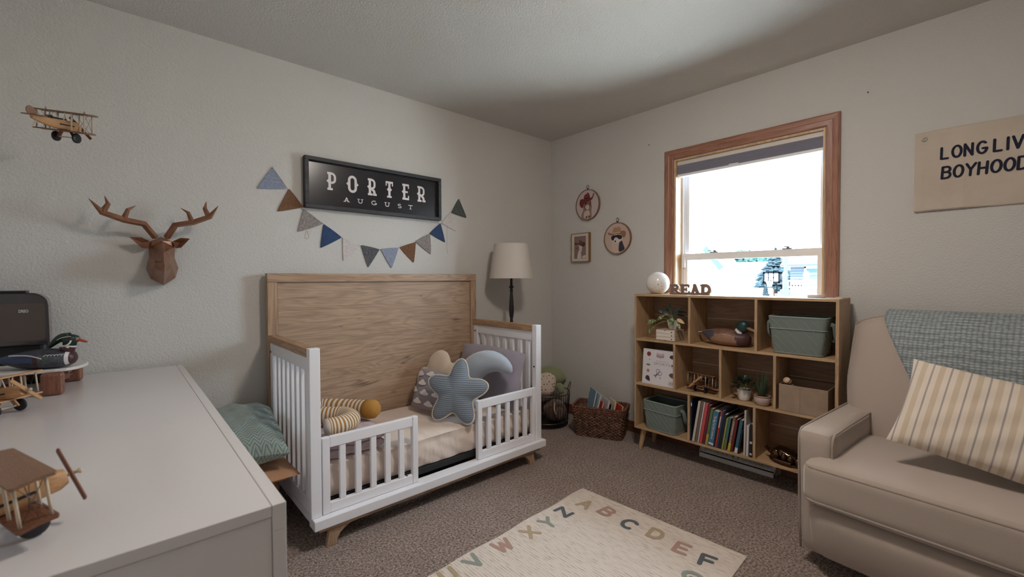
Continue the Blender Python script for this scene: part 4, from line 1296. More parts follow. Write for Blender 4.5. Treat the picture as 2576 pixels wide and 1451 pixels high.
for main, t1, t2 in ((((391, 597, .045), (362, 563, .09), (312, 553, .12), (257, 534, .14), (223, 499, .16)), ((258, 533, .14), (272, 512, .12), (263, 492, .11)), ((311, 551, .12), (322, 527, .10), (342, 517, .09))),
                     (((419, 598, .045), (441, 566, .09), (484, 560, .12), (528, 545, .14), (549, 518, .16)), ((524, 543, .14), (515, 524, .12), (519, 507, .11)), ((483, 558, .12), (473, 534, .10), (454, 523, .09)))):
    an = deer.part('antler', facet_limb([dp(*q) for q in main], [0.0135, 0.014, 0.0135, 0.0125, 0.001]), m_deer)
    deer.part('tine', facet_limb([dp(*q) for q in t1], [0.0125, 0.009, 0.001]), m_deer, an)
    deer.part('tine', facet_limb([dp(*q) for q in t2], [0.0115, 0.008, 0.001]), m_deer, an)

# ================================================================== three little portraits on the window wall
m_hoop = wood('hoop_wood', (142, 104, 76), (104, 70, 50), 1, 0.45, 2)
m_brass = mat('dark_brass', (74, 66, 56), 0.4, 0.8)
m_prt = mat('print_pink', (196, 180, 180), 0.8)
m_prt2 = mat('print_blush', (198, 174, 160), 0.8)
m_prt3 = mat('print_mauve', (138, 114, 108), 0.8)
cols = {}
def cm(k, c): 
    if k not in cols: cols[k] = mat('print_' + k, c, 0.8)
    return cols[k]
U_, V_ = V3((0, -1, 0)), V3((0, 0, 1))          # seen from the room, right is -y
def layer(T_, name, poly, O, h, m): T_.part(name, MB().flat(poly, O, U_, V_, h), m)
def oval(cx, cy, rx, ry, name, label, base):
    c = on(cx, cy, 'x', WB - 0.018)
    l, r_ = on(cx - rx, cy, 'x', WB - 0.018), on(cx + rx, cy, 'x', WB - 0.018)
    t_, b_ = on(cx, cy - ry, 'x', WB - 0.018), on(cx, cy + ry, 'x', WB - 0.018)
    a, b = (l.y - r_.y) / 2, (t_.z - b_.z) / 2
    c = V3((WB, (l.y + r_.y) / 2, (t_.z + b_.z) / 2))
    T_ = At(name, label, 'picture', (WB - 0.001, c.y, c.z - b))
    N_ = 48
    hoop = MB()
    out = ellipse(0, 0, a, b, N_); inn = ellipse(0, 0, a - 0.006, b - 0.006, N_)
    vs_ = [V3((WB - d, c.y - p[0], c.z + p[1])) for pol, d in ((out, 0.001), (out, 0.02), (inn, 0.02), (inn, 0.001)) for p in pol]
    fs = [(k * N_ + i, k * N_ + (i + 1) % N_, ((k + 1) % 4) * N_ + (i + 1) % N_, ((k + 1) % 4) * N_ + i) for k in range(4) for i in range(N_)]
    T_.part('hoop', hoop.add(vs_, fs), m_hoop, sharp=40)
    T_.part('canvas', MB().flat(ellipse(0, 0, a - 0.005, b - 0.005, N_), (WB - 0.016, c.y, c.z), U_, V_, 0), base)
    zt = c.z + b
    ring = [V3((WB - 0.012, c.y - 0.011 * math.sin(2 * PI * i / 16) * (1.15 if i < 8 else 1), zt + 0.022 - 0.014 * math.cos(2 * PI * i / 16))) for i in range(16)]
    T_.part('hanger', MB().tube(ring, 0.0018, 6, closed=True).box((WB - 0.016, c.y - 0.005, zt - 0.001), (WB - 0.008, c.y + 0.005, zt + 0.009)), m_brass)
    return T_, c, a, b
# squirrel-like animal in a red hat
T_, c, a, b = oval(1478, 515, 29.5, 39, 'oval_portrait', 'oval hoop portrait of a squirrel in a red cowboy hat', m_prt)
O = (WB - 0.016, c.y, c.z)
sx, sz = a / 100, b / 130
def S(pts, n=3): return ribbon_poly([(x * sx, z * sz) for x, z in pts], n)
layer(T_, 'painted_body', S([(-48, -112), (-52, -80), (-36, -40), (-30, 10), (20, 15), (38, -10), (34, -50), (36, -90), (30, -118), (-20, -126)]), O, 0.0004, cm('fawn', (150, 122, 108)))
layer(T_, 'painted_chest', S([(-30, -100), (-25, -60), (0, -45), (18, -60), (20, -105), (-5, -118)]), O, 0.0008, cm('pale', (206, 186, 172)))
layer(T_, 'painted_face', S([(-34, 30), (-36, -5), (-20, -38), (5, -45), (26, -25), (32, 5), (30, 35), (0, 45)]), O, 0.0012, cm('taupe', (128, 96, 86)))
layer(T_, 'painted_muzzle', S([(-18, -15), (-8, -35), (6, -42), (18, -28), (14, -8), (2, 2)]), O, 0.0016, cm('pale', (206, 186, 172)))
layer(T_, 'painted_eye', S([(-20, 16), (-14, 7), (-6, 12), (-9, 24), (-17, 24)]), O, 0.0020, cm('dark', (34, 24, 26)))
layer(T_, 'painted_eye', S([(22, 10), (27, 3), (31, 8), (29, 17), (24, 17)]), O, 0.0020, cm('dark', (34, 24, 26)))
layer(T_, 'painted_paw', S([(-14, -100), (-2, -92), (2, -104), (-8, -114)]), O, 0.0018, cm('brownp', (92, 70, 60)))
layer(T_, 'painted_paw', S([(8, -96), (18, -90), (22, -104), (12, -110)]), O, 0.0018, cm('brownp', (92, 70, 60)))
layer(T_, 'painted_hat_brim', S([(-66, 10), (-64, 40), (-50, 56), (-10, 50), (28, 54), (44, 66), (50, 88), (58, 84), (50, 58), (38, 38), (10, 28), (-20, 22), (-34, 0), (-38, -20), (-52, -16)]), O, 0.0022, cm('hatred', (112, 44, 42)))
layer(T_, 'painted_hat_crown', S([(-28, 52), (-24, 84), (-8, 92), (4, 102), (16, 90), (24, 56), (0, 46)]), O, 0.0026, cm('hatred2', (128, 52, 48)))
layer(T_, 'painted_hat_band', [(x * sx, z * sz) for x, z in ((-28, 56), (-10, 50), (24, 54), (24, 60), (-10, 57), (-28, 63))], O, 0.003, cm('hatband', (70, 26, 28)))
# raccoon-like animal in a tan hat
T_, c, a, b = oval(1553, 599, 33.5, 40, 'oval_portrait', 'oval hoop portrait of a raccoon in a tan cowboy hat', m_prt2)
O = (WB - 0.016, c.y, c.z)
sx, sz = a / 100, b / 120
layer(T_, 'painted_body', S([(-42, -92), (-40, -50), (-25, -15), (20, -10), (40, -40), (52, -80), (30, -100), (0, -112), (-25, -106)]), O, 0.0004, cm('cream2', (206, 184, 168)))
layer(T_, 'painted_flank', S([(18, -30), (34, -20), (46, -50), (56, -84), (36, -98), (14, -100), (12, -66)]), O, 0.0008, cm('slate', (58, 54, 66)))
layer(T_, 'painted_face', S([(-50, 12), (-42, -14), (-20, -32), (8, -34), (34, -18), (42, 6), (30, 28), (-20, 32)]), O, 0.0012, cm('palef', (214, 200, 192)))
layer(T_, 'painted_mask', S([(-46, 8), (-40, -10), (-24, -16), (-14, 6), (2, 4), (14, -8), (34, -6), (36, 14), (14, 26), (-12, 24), (-34, 24)]), O, 0.0016, cm('mask', (40, 36, 42)))
layer(T_, 'painted_snout', S([(-22, -4), (-26, -20), (-14, -32), (0, -26), (2, -8), (-10, 8)]), O, 0.0020, cm('palef', (214, 200, 192)))
layer(T_, 'painted_nose', S([(-20, -20), (-12, -16), (-6, -22), (-13, -30)]), O, 0.0024, cm('dark', (34, 24, 26)))
layer(T_, 'painted_hat_brim', S([(-68, 50), (-62, 32), (-40, 26), (-10, 30), (24, 28), (44, 4), (56, 2), (66, 26), (62, 46), (44, 54), (10, 44), (-30, 36), (-56, 44)]), O, 0.0028, cm('hattan', (148, 108, 84)))
layer(T_, 'painted_hat_crown', S([(-34, 38), (-28, 70), (-18, 84), (4, 78), (8, 88), (28, 72), (26, 42), (0, 36)]), O, 0.0032, cm('hattan2', (176, 136, 106)))
layer(T_, 'painted_hat_band', [(x * sx, z * sz) for x, z in ((-34, 36), (26, 40), (26, 47), (-33, 43))], O, 0.0036, cm('hatband2', (206, 176, 142)))
# goose-like bird in a wooden frame
l, r_ = on(1436.5, 622, 'x', WB - 0.03), on(1481, 622, 'x', WB - 0.03)
zt, zb = on(1460, 586, 'x', WB - 0.03).z, on(1460, 658, 'x', WB - 0.03).z
m_pf = wood('small_frame_oak', (150, 112, 70), (108, 76, 46), 2, 0.45, 2)
T_ = At('framed_portrait', 'small wooden framed portrait of a goose in a dark hat', 'picture', (WB - 0.001, (l.y + r_.y) / 2, zb))
D = 0.03
for a_, b_ in (((l.y, zb), (l.y - 0.004, zt)), ((r_.y + 0.004, zb), (r_.y, zt))):
    T_.part('frame_board', MB().box((WB - D, min(a_[0], b_[0]), zb), (WB - 0.001, max(a_[0], b_[0]), zt)), m_pf)
for za, zc in ((zb, zb + 0.004), (zt - 0.004, zt)):
    T_.part('frame_board', MB().box((WB - D, r_.y + 0.0042, za), (WB - 0.001, l.y - 0.0042, zc)), m_pf)
cy, cz, hw_, hh_ = (l.y + r_.y) / 2, (zt + zb) / 2, (l.y - r_.y) / 2, (zt - zb) / 2
T_.part('mat_board', MB().box((WB - D + 0.004, r_.y + 0.0042, zb + 0.0042), (WB - 0.003, l.y - 0.0042, zt - 0.0042)), mat('cream_mat_board', (206, 194, 178), 0.8))
O = (WB - D + 0.004, cy, cz)
sx, sz = hw_ / 100, hh_ / 100
T_.part('print', MB().flat([(-66 * sx, -78 * sz), (66 * sx, -78 * sz), (66 * sx, 78 * sz), (-66 * sx, 78 * sz)], O, U_, V_, 0.0004), m_prt3)
layer(T_, 'painted_neck', S([(-30, -76), (-18, -30), (2, -10), (18, -8), (22, -20), (12, -40), (14, -76)]), O, 0.0008, cm('goosew', (206, 196, 190)))
layer(T_, 'painted_head', S([(-12, 10), (-14, -2), (0, -14), (18, -14), (26, 4), (18, 24), (-4, 24)]), O, 0.0012, cm('goosew', (206, 196, 190)))
layer(T_, 'painted_beak', S([(-50, -14), (-44, -6), (-14, 6), (-12, -4), (-30, -10)]), O, 0.0012, cm('beak', (120, 86, 72)))
layer(T_, 'painted_wing', S([(26, -74), (30, -62), (62, -56), (62, -74)]), O, 0.0008, cm('goosew', (206, 196, 190)))
layer(T_, 'painted_eye', ellipse(2 * sx, 8 * sz, 3.5 * sx, 2.5 * sz, 10), O, 0.0016, cm('dark', (34, 24, 26)))
layer(T_, 'painted_hat_brim', S([(-58, 30), (-52, 20), (-20, 22), (20, 8), (46, 4), (60, 20), (52, 34), (20, 34), (-20, 28), (-48, 34)]), O, 0.0020, cm('hatdk', (82, 52, 46)))
layer(T_, 'painted_hat_crown', S([(-10, 28), (-4, 52), (8, 48), (28, 40), (34, 26), (10, 22)]), O, 0.0024, cm('hatdk2', (112, 74, 60)))

# ================================================================== canvas banner
m_canvas = mat('cotton_canvas', (204, 190, 174), 0.95, bump=(14, 0.35, 0.02), var=(5, 0.3, 0.7), c2=(194, 180, 164))
m_navy = mat('navy_print', (30, 32, 52), 0.9)
m_eye = mat('grommet_metal', (170, 164, 156), 0.3, 1.0)
bz1, bz0, by1, by0 = 1.899, 1.512, 0.275, -0.36
bn = At('canvas_banner', 'cream canvas banner lettered in navy above the armchair', 'banner', (WB - 0.004, 0, bz0))
def cloth(u, v, off=0.0):
    y = by1 + (by0 - by1) * u
    z = bz0 + (bz1 - bz0) * v
    w = 0.004 + 0.0025 * math.sin(u * 9 + v * 3) * (1 - v * 0.6) + 0.006 * (1 - v) ** 3 * (0.4 + 0.6 * math.sin(u * 5 + 1))
    w += 0.004 * math.exp(-((u - 0.27) / 0.01) ** 2) * 0.6
    return (WB - 0.0015 - max(0.0008, w) - off, y, z + 0.002 * math.sin(u * 8))
bn.part('canvas', MB().grid(cloth, 90, 40), m_canvas, smooth=True, solid=0.0012)
hems = MB()
for (ua, ub, va, vb) in ((0, 1, 0.93, 0.985), (0, 1, 0.015, 0.06), (0.012, 0.05, 0.06, 0.93)):
    hems.grid(lambda u, v: cloth(ua + (ub - ua) * u, va + (vb - va) * v, 0.0016), 80, 6)
bn.part('hem', hems, m_canvas, smooth=True)
p = on(2325, 351, 'x', WB - 0.006)
bn.part('grommet', MB().tube([(WB - 0.0085, p.y + 0.0085 * math.cos(2 * PI * i / 18), p.z + 0.0085 * math.sin(2 * PI * i / 18)) for i in range(18)], 0.0026, 8, closed=True), m_eye, smooth=True)
bn.part('grommet', MB().tube([(WB - 0.0085, by0 + 0.03 + 0.0085 * math.cos(2 * PI * i / 18), p.z + 0.0085 * math.sin(2 * PI * i / 18)) for i in range(18)], 0.0026, 8, closed=True), m_eye, smooth=True)
def word(line, x0, z0, w, h, gap, hw, slant):
    x = x0
    for ch in line:
        if ch == ' ':
            x += w * 0.42; continue
        mb = MB()
        ww = {'I': 0.25, 'W': 1.2}.get(ch, 1.0) * w
        glyph(mb, ch, x, z0, ww if ch != 'I' else w, h, hw, (0, 0, 0), (1, 0, 0), (0, 1, 0), 0, slant=slant)
        # wrap the letter on to the cloth
        vs_ = []
        for q in mb.v:
            u = (by1 - q[0]) / (by1 - by0) if False else (q[0]) / (by1 - by0)
            cp = cloth(u, (q[1] - bz0) / (bz1 - bz0))
            vs_.append((cp[0] - 0.0022 - q[2], cp[1], q[1]))
        mb.v = vs_
        bn.part('letter', mb, m_navy)
        x += ww * (0.9 if ch in 'LI' else 1.0) + gap
la = on(2368, 395, 'x', WB - 0.006)
word('LONG LIVE', by1 - la.y, 1.757, 0.0285, 0.052, 0.0118, 0.0048, 0.02)
word('BOYHOOD', by1 - la.y + 0.003, 1.663, 0.0285, 0.053, 0.0112, 0.0048, 0.06)
# picture hooks left in the wall
for i, (px, py) in enumerate(((2184, 233), (1633, 365))):
    p = on(px, py, 'x', WB - 0.002)
    tag(put('wall_nail', MB().tube([(WB - 0.0005, p.y, p.z), (WB - 0.006, p.y, p.z + 0.001)], 0.0022, 8).tube([(WB - 0.006, p.y, p.z + 0.001), (WB - 0.0072, p.y, p.z + 0.0012)], 0.0036, 8), m_bolt, loc=(WB, p.y, p.z)),
        ['bare nail in the wall above the window right corner', 'bare nail in the wall near the window top left corner'][i], 'nail')
# ================================================================== wooden biplanes
m_wal = wood('walnut_wing', (142, 108, 84), (104, 74, 56), 1, 0.5, 3)
m_mah = wood('mahogany_part', (124, 80, 56), (84, 50, 36), 1, 0.5, 3)
m_pine = wood('pine_fuselage', (196, 150, 104), (158, 112, 72), 0, 0.5, 3)
m_cock = mat('dark_cockpit', (36, 32, 38), 0.5)
m_strut = mat('pale_dowel', (200, 182, 158), 0.6)
m_tyre = mat('black_wheel', (28, 28, 32), 0.45)
m_wire = mat('thin_wire', (90, 84, 80), 0.4, 0.8)
def biplane(name, label, loc, rot, size, mats=None, group='wooden toy biplanes', ring=False, blade=1):
    mw, ml, mf, mp = mats or (m_wal, m_mah, m_pine, m_mah)
    t = thing(name, label, 'toy plane', loc, 0, group, rot=rot)
    t.scale = (size, size, size)
    # unit: length about 1, nose to +x, wheels touch z = 0
    zf = 0.33
    n = 10
    fu = MB()
    secs = [(-0.52, 0.028, 0.045, 0.05), (-0.40, 0.042, 0.06, 0.03), (-0.15, 0.07, 0.088, 0.0), (0.08, 0.085, 0.10, 0.0), (0.28, 0.088, 0.10, 0.0), (0.40, 0.085, 0.095, 0.0), (0.46, 0.06, 0.065, 0.0)]
    vs_ = []
    for x, a, b, dz in secs:
        for k in range(n):
            an = 2 * PI * (k + .5) / n
            ca, sa_ = math.cos(an), math.sin(an)
            vs_.append((x, a * math.copysign(abs(ca) ** 0.6, ca), zf + dz + b * math.copysign(abs(sa_) ** 0.6, sa_)))
    fs = [(i * n + k, i * n + (k + 1) % n, (i + 1) * n + (k + 1) % n, (i + 1) * n + k) for i in range(len(secs) - 1) for k in range(n)]
    fs += [tuple(range(n)), tuple((len(secs) - 1) * n + k for k in range(n - 1, -1, -1))]
    put('fuselage', fu.add(vs_, fs), mf, t, sharp=50)
    put('cockpit', MB().box((-0.16, -0.05, zf + 0.075), (0.14, 0.05, zf + 0.118)).tube([(-0.13, 0, zf + 0.11), (-0.22, 0, zf + 0.10), (-0.27, 0, zf + 0.07)], [0.04, 0.03, 0.01], 8), m_cock, t, bevel=0.01)
    for s in (-1, 1): put('side_stripe', MB().box((-0.05, s * 0.086 - 0.004, zf - 0.012), (0.26, s * 0.086 + 0.004, zf + 0.012)), m_cock, t)
    def wing(z, x0, c, span, th=0.026, tilt=0.0):
        prof = [(0, 0), (c * 0.25, th * 0.35), (c * 0.6, th * 0.3), (c, -th * 0.1), (c, -th), (c * 0.5, -th * 0.6), (0, -th * 0.9)]
        ys = [-span / 2, -span / 2 + 0.03, span / 2 - 0.03, span / 2]
        vs2 = []
        for j, y in enumerate(ys):
            k = 0.86 if j in (0, 3) else 1.0
            for a, b in prof: vs2.append((x0 - c / 2 + c / 2 - (a - c / 2) * k, y, z + b))
        m_ = len(prof)
        fs2 = [(j * m_ + k, j * m_ + (k + 1) % m_, (j + 1) * m_ + (k + 1) % m_, (j + 1) * m_ + k) for j in range(3) for k in range(m_)]
        fs2 += [tuple(range(m_ - 1, -1, -1)), tuple(3 * m_ + k for k in range(m_))]
        return MB().add(vs2, fs2)
    zu, zl = zf + 0.26, zf - 0.105
    put('upper_wing', wing(zu, 0.17, 0.27, 1.06), mw, t)
    put('lower_wing', wing(zl, 0.14, 0.25, 1.0), ml, t)
    put('tailplane', MB().prism([(-0.50, -0.2), (-0.40, -0.17), (-0.37, 0), (-0.40, 0.17), (-0.50, 0.2), (-0.55, 0.12), (-0.56, -0.12)], (0, 0, zf + 0.07), (1, 0, 0), (0, 1, 0), 0, 0.018), mw, t, bevel=0.004)
    put('tail_fin', MB().prism(ribbon_poly([(-0.40, 0.08), (-0.47, 0.17), (-0.55, 0.20), (-0.61, 0.14), (-0.58, 0.05), (-0.50, 0.05)], 4), (0, -0.009 + 0.018, zf + 0.03), (1, 0, 0), (0, 0, 1), 0, 0.018), mw, t, bevel=0.004)
    for x in (0.07, 0.25):
        for y in (-0.44, -0.2, 0.2, 0.44):
            put('strut', MB().tube([(x - 0.02, y, zl - 0.002), (x, y, zu - 0.02)], 0.012, 8), m_strut, t, smooth=True)
        for y in (-0.06, 0.06):
            put('cabane_strut', MB().tube([(x, y * 0.8, zf + 0.08), (x, y * 1.4, zu - 0.015)], 0.009, 6), m_strut, t)
    wm = MB()
    for y in (-0.44, 0.44):
        wm.tube([(0.05, y, zl), (0.25, y, zu - 0.02)], 0.003, 4).tube([(0.25, y, zl), (0.07, y, zu - 0.02)], 0.003, 4)
    for s in (-1, 1): wm.tube([(0.16, s * 0.2, zl), (0.16, s * 0.44, zu - 0.02)], 0.003, 4).tube([(0.16, s * 0.44, zl), (0.16, s * 0.2, zu - 0.02)], 0.003, 4)
    put('bracing_wire', wm, m_wire, t)['kind'] = 'stuff'
    for s in (-1, 1):
        put('wheel', MB().lathe([(0.03, -0.02), (0.085, -0.022), (0.098, -0.012), (0.098, 0.012), (0.085, 0.022), (0.03, 0.02)], 18, (0.17, s * 0.19, 0.099), M=Matrix.Rotation(R(90), 3, 'X')), m_tyre, t, sharp=50)
        put('gear_leg', MB().obox((0.17, s * 0.11, 0.165), (0.03, 0, 0), (0, s * 0.04, -0.075), (0, 0.012, 0.006)), mp, t)
    put('axle', MB().tube([(0.17, -0.2, 0.099), (0.17, 0.2, 0.099)], 0.012, 8), m_strut, t)
    put('tail_skid', MB().tube([(-0.42, 0, zf + 0.0), (-0.5, 0, zf - 0.12)], 0.009, 6), m_strut, t)
    pr_ = put('propeller', MB().obox((0.50, 0, zf), (0.012, 0, 0), V3((0, -0.2, blade * 0.2)).normalized() * 0.03, V3((0, blade * 0.2, 0.2))), mp, t, bevel=0.012)
    put('spinner', MB().tube([(0.46, 0, zf), (0.54, 0, zf), (0.56, 0, zf), (0.58, 0, zf)], [0.014, 0.014, 0.03, 0.004], 10), m_strut, pr_, smooth=True)
    if ring:
        for y in (-0.36, 0.36):
            put('hook', MB().tube([(0.17 + 0.018 * math.cos(2 * PI * i / 12), y, zu + 0.03 + 0.018 * math.sin(2 * PI * i / 12)) for i in range(12)], 0.004, 5, closed=True), m_wire, t)
            put('hanging_thread', MB().tube([(0.17, y, zu + 0.045), (0.17, y * 0.7, (CH - loc[2]) / size * 1.0)], 0.0016, 4), mat('clear_thread', (190, 186, 178), 0.5), t)
    return t

# ================================================================== dresser
m_dr = mat('white_dresser_foil', (216, 211, 210), 0.2, spec=0.5)
DX1, DX0, DY0, DY1, DZ = 0.227, WL + 0.012, 0.89, 2.695, 0.773
dr = At('dresser', 'long white dresser beneath the deer head', 'dresser', ((DX0 + DX1) / 2, (DY0 + DY1) / 2, 0))
st_ = 0.024
dr.part('top_panel', MB().box((DX0, DY0, DZ - 0.021), (DX1 - st_ - 0.0008, DY1, DZ)), m_dr, bevel=0.0012)
dr.part('end_panel', MB().box((DX0, DY0 + 0.001, 0.002), (DX1 - st_ - 0.0008, DY0 + 0.021, DZ - 0.0218)), m_dr, bevel=0.001)
dr.part('end_panel', MB().box((DX0, DY1 - 0.021, 0.002), (DX1 - st_ - 0.0008, DY1 - 0.001, DZ - 0.0218)), m_dr, bevel=0.001)
dr.part('back_panel', MB().box((DX0, DY0 + 0.022, 0.002), (DX0 + 0.008, DY1 - 0.022, DZ - 0.0218)), m_dr)
dr.part('front_frame', MB().box((DX1 - st_, DY0, DZ - 0.05), (DX1, DY1, DZ)).box((DX1 - st_, DY0, 0.002), (DX1, DY0 + 0.03, DZ - 0.05)).box((DX1 - st_, DY1 - 0.03, 0.002), (DX1, DY1, DZ - 0.05))
        .box((DX1 - st_, (DY0 + DY1) / 2 - 0.015, 0.002), (DX1, (DY0 + DY1) / 2 + 0.015, DZ - 0.05)).box((DX1 - st_, DY0, 0.002), (DX1, DY1, 0.06)), m_dr, bevel=0.0012)
ym = (DY0 + DY1) / 2
for ya, yb in ((DY0 + 0.032, ym - 0.017), (ym + 0.017, DY1 - 0.032)):
    for i in range(3):
        za = 0.064 + i * 0.22
        dr.part('drawer_front', MB().box((DX1 - st_ + 0.003, ya, za), (DX1 - 0.002, yb, za + 0.21)), m_dr, bevel=0.002)

# near plane: nose towards the room, seen over its right wing
biplane('toy_biplane', 'walnut toy biplane with dark cockpit stripe near the dresser front edge', (-0.150, 1.066, DZ - 0.004), (0, R(-9), R(20)), 0.195)
biplane('toy_biplane', 'pale pine toy biplane before the skateboard on the dresser', (-0.290, 2.085, DZ - 0.004), (0, R(-9), R(-38)), 0.198, mats=(m_pine, m_pine, m_pine, m_pine), blade=-1)
hang = biplane('hanging_biplane', 'pine toy biplane hung from the ceiling by threads', (-0.160, 2.39, 1.722), (R(6.3), R(-9.2), R(52)), 0.19, mats=(m_wal, m_wal, m_pine, m_mah), group='wooden toy biplanes', ring=True)

# ------------------------------------------------------------------ humidifier
m_hb = mat('black_plastic', (24, 24, 28), 0.35)
def smoke():
    t = NT('smoked_tank')
    t.b.inputs['Base Color'].default_value = (*srgb((52, 46, 48)), 1)
    t.b.inputs['Roughness'].default_value = 0.12
    t.b.inputs['Coat Weight'].default_value = 0.5
    return t.m
hx1 = -0.214
hu = At('humidifier', 'black smoked humidifier tank at the back of the dresser', 'humidifier', (-0.325, 2.64, DZ))
def slab(r_, x0, x1, ya, yb, z0, z1): 
    return MB().prism(rrect(x0, z0, x1, z1, r_, 8), (0, yb, 0), (1, 0, 0), (0, 0, 1), 0, yb - ya)
hxa = hx1 - 0.215
HF = 2.588
zt_h = on(60, 735, 'y', HF).z
zbm = on(60, 870, 'y', HF).z
hu.part('base_body', MB().prism(rrect(hxa + 0.004, HF + 0.032, hx1 - 0.004, 2.69, 0.035, 6), (0, 0, DZ + 0.001), (1, 0, 0), (0, 1, 0), 0, zbm - DZ - 0.002), m_hb, bevel=0.004)
hu.part('water_tank', MB().prism(ribbon_poly([(hxa, zbm), (hx1, zbm), (hx1 - 0.001, (zbm + zt_h) / 2), (hx1 - 0.006, zt_h - 0.05), (hx1 - 0.05, zt_h - 0.004), (hxa + 0.05, zt_h - 0.004), (hxa + 0.006, zt_h - 0.05), (hxa + 0.001, (zbm + zt_h) / 2)], 1) if False else [(hxa, zbm), (hx1, zbm), (hx1 - 0.002, zt_h - 0.055)] + ar(hx1 - 0.05, zt_h - 0.05, 0.047, 0.047, 0, 90, 8) + ar(hxa + 0.05, zt_h - 0.05, 0.047, 0.047, 90, 180, 8), (0, 2.694, 0), (1, 0, 0), (0, 0, 1), 0, 2.694 - HF), smoke(), bevel=0.006, seg=3)
hu.part('tank_window', MB().prism(rrect(hxa + 0.03, zbm + 0.02, hx1 - 0.012, zt_h - 0.045, 0.012, 4), (0, HF - 0.0002, 0), (1, 0, 0), (0, 0, 1), 0, 0.001), mat('tank_inner_tone', (78, 66, 60), 0.15), bevel=0)
hu.part('lid', MB().box((hxa + 0.035, HF + 0.01, zt_h - 0.0035), (hx1 - 0.062, 2.68, zt_h + 0.006)), m_hb, bevel=0.003)
q = on(59, 783, 'y', HF - 0.0015)
text_mesh('brand_mark', 'DREO', 0.016, mat('pale_mark', (200, 196, 192), 0.5), hu.e, V3((q.x, HF - 0.0015, q.z)) - hu.loc, (1, 0, 0), (0, 0, 1), bold=0.0004, width=0.026)

# ------------------------------------------------------------------ skateboard with the wood duck on it
m_deck = mat('white_deck', (216, 210, 206), 0.4)
m_whl = wood('redwood_wheel', (140, 92, 72), (100, 62, 48), 2, 0.45, 2)
bx_, by_ = V3((0.99, -0.139, 0)), V3((0.139, 0.99, 0))        # deck axis and cross axis
c0 = V3((-0.168, 2.437, DZ))                                    # right hand truck on the dresser
sk = thing('skateboard', 'white cruiser skateboard with redwood wheels carrying a duck decoy', 'skateboard', (c0.x, c0.y, DZ), math.atan2(bx_.y, bx_.x))
zd = 0.078
dk = []
for x, w in ((-0.26, 0.08), (-0.22, 0.10), (-0.1, 0.11), (0.0, 0.108), (0.03, 0.098), (0.055, 0.07), (0.066, 0.035)): dk.append((x, w))
out = [(x, -w) for x, w in dk] + [(0.07, 0)] + [(x, w) for x, w in reversed(dk)]
put('deck', MB().prism(out, (0, 0, zd), (1, 0, 0), (0, 1, 0), 0, 0.012), m_deck, sk, bevel=0.003)
for x in (0.0, -0.165):
    put('truck', MB().box((x - 0.02, -0.03, 0.058), (x + 0.02, 0.03, zd - 0.0005)).tube([(x, -0.14, 0.036), (x, 0.14, 0.036)], 0.007, 8).tube([(x, 0, 0.036), (x, 0, 0.06)], 0.018, 10), m_whl, sk)
    for s in (-1, 1):
        put('wheel', MB().box((x - 0.03, s * 0.133 - 0.02, 0.001), (x + 0.03, s * 0.133 + 0.02, 0.083)), m_whl, sk, bevel=0.011, seg=3)

# ------------------------------------------------------------------ duck decoys
def duck_mat(name, regions, rough=0.4, base=(40, 42, 52)):
    m = mat(name, base, rough)
    return m
def lofted(secs, n=20, p=0.85):
    """body from (x, halfwidth, zbottom, ztop) sections"""
    vs_ = []
    for x, w, zb, zt in secs:
        zc, hz = (zb + zt) / 2, (zt - zb) / 2
        for k in range(n):
            an = 2 * PI * k / n
            ca, sa_ = math.cos(an), math.sin(an)
            vs_.append((x, w * math.copysign(abs(ca) ** p, ca), zc + hz * math.copysign(abs(sa_) ** p, sa_)))
    fs = [(i * n + k, (i + 1) * n + k, (i + 1) * n + (k + 1) % n, i * n + (k + 1) % n) for i in range(len(secs) - 1) for k in range(n)]
    fs += [tuple(range(n)), tuple((len(secs) - 1) * n + k for k in range(n - 1, -1, -1))]
    return vs_, fs
def painted(mb, rule):
    """paint areas: material index from the centre of each face"""
    for i, f in enumerate(mb.f):
        c = sum((V3(mb.v[j]) for j in f), V3()) / len(f)
        mb.m[i] = rule(c)
    return mb
m_d1 = mat('decoy_slate', (44, 46, 56), 0.35, var=(30, 0.4, 0.6), c2=(62, 62, 74))
m_d2 = mat('decoy_grey_flank', (96, 102, 106), 0.4, var=(120, 0.4, 0.6), c2=(60, 66, 72), stretch=(1, 1, 3))
m_d3 = mat('decoy_white', (214, 208, 206), 0.4)
m_d4 = mat('decoy_maroon', (66, 36, 40), 0.4)
m_d5 = mat('decoy_blue_wing', (52, 66, 104), 0.35)
m_d6 = mat('decoy_green_head', (22, 44, 36), 0.25)
m_d7 = mat('decoy_red_bill', (158, 62, 44), 0.35)
m_d8 = mat('decoy_teal', (30, 62, 66), 0.3)
m_d9 = mat('decoy_yellow', (196, 150, 60), 0.4)
wd = thing('wood_duck_decoy', 'painted wood duck decoy with green crested head on the skateboard', 'duck decoy', V3((-0.186, 2.372, DZ + zd + 0.0127)), R(-22))
wd.scale = (0.68, 0.68, 0.68)
secs = [(-0.24, 0.006, 0.045, 0.062), (-0.2, 0.028, 0.03, 0.078), (-0.14, 0.052, 0.008, 0.094), (-0.08, 0.064, 0.001, 0.104), (-0.02, 0.068, 0.0, 0.108), (0.03, 0.064, 0.001, 0.104), (0.065, 0.052, 0.008, 0.096), (0.085, 0.036, 0.02, 0.084), (0.095, 0.018, 0.036, 0.066)]
vs_, fs = lofted([(secs[i][0] * (1 - t_) + secs[i + 1][0] * t_, *[secs[i][k] * (1 - t_) + secs[i + 1][k] * t_ for k in (1, 2, 3)]) for i in range(len(secs) - 1) for t_ in (0, 0.34, 0.67)] + [secs[-1]], 28)
bd = MB().add(vs_, fs)
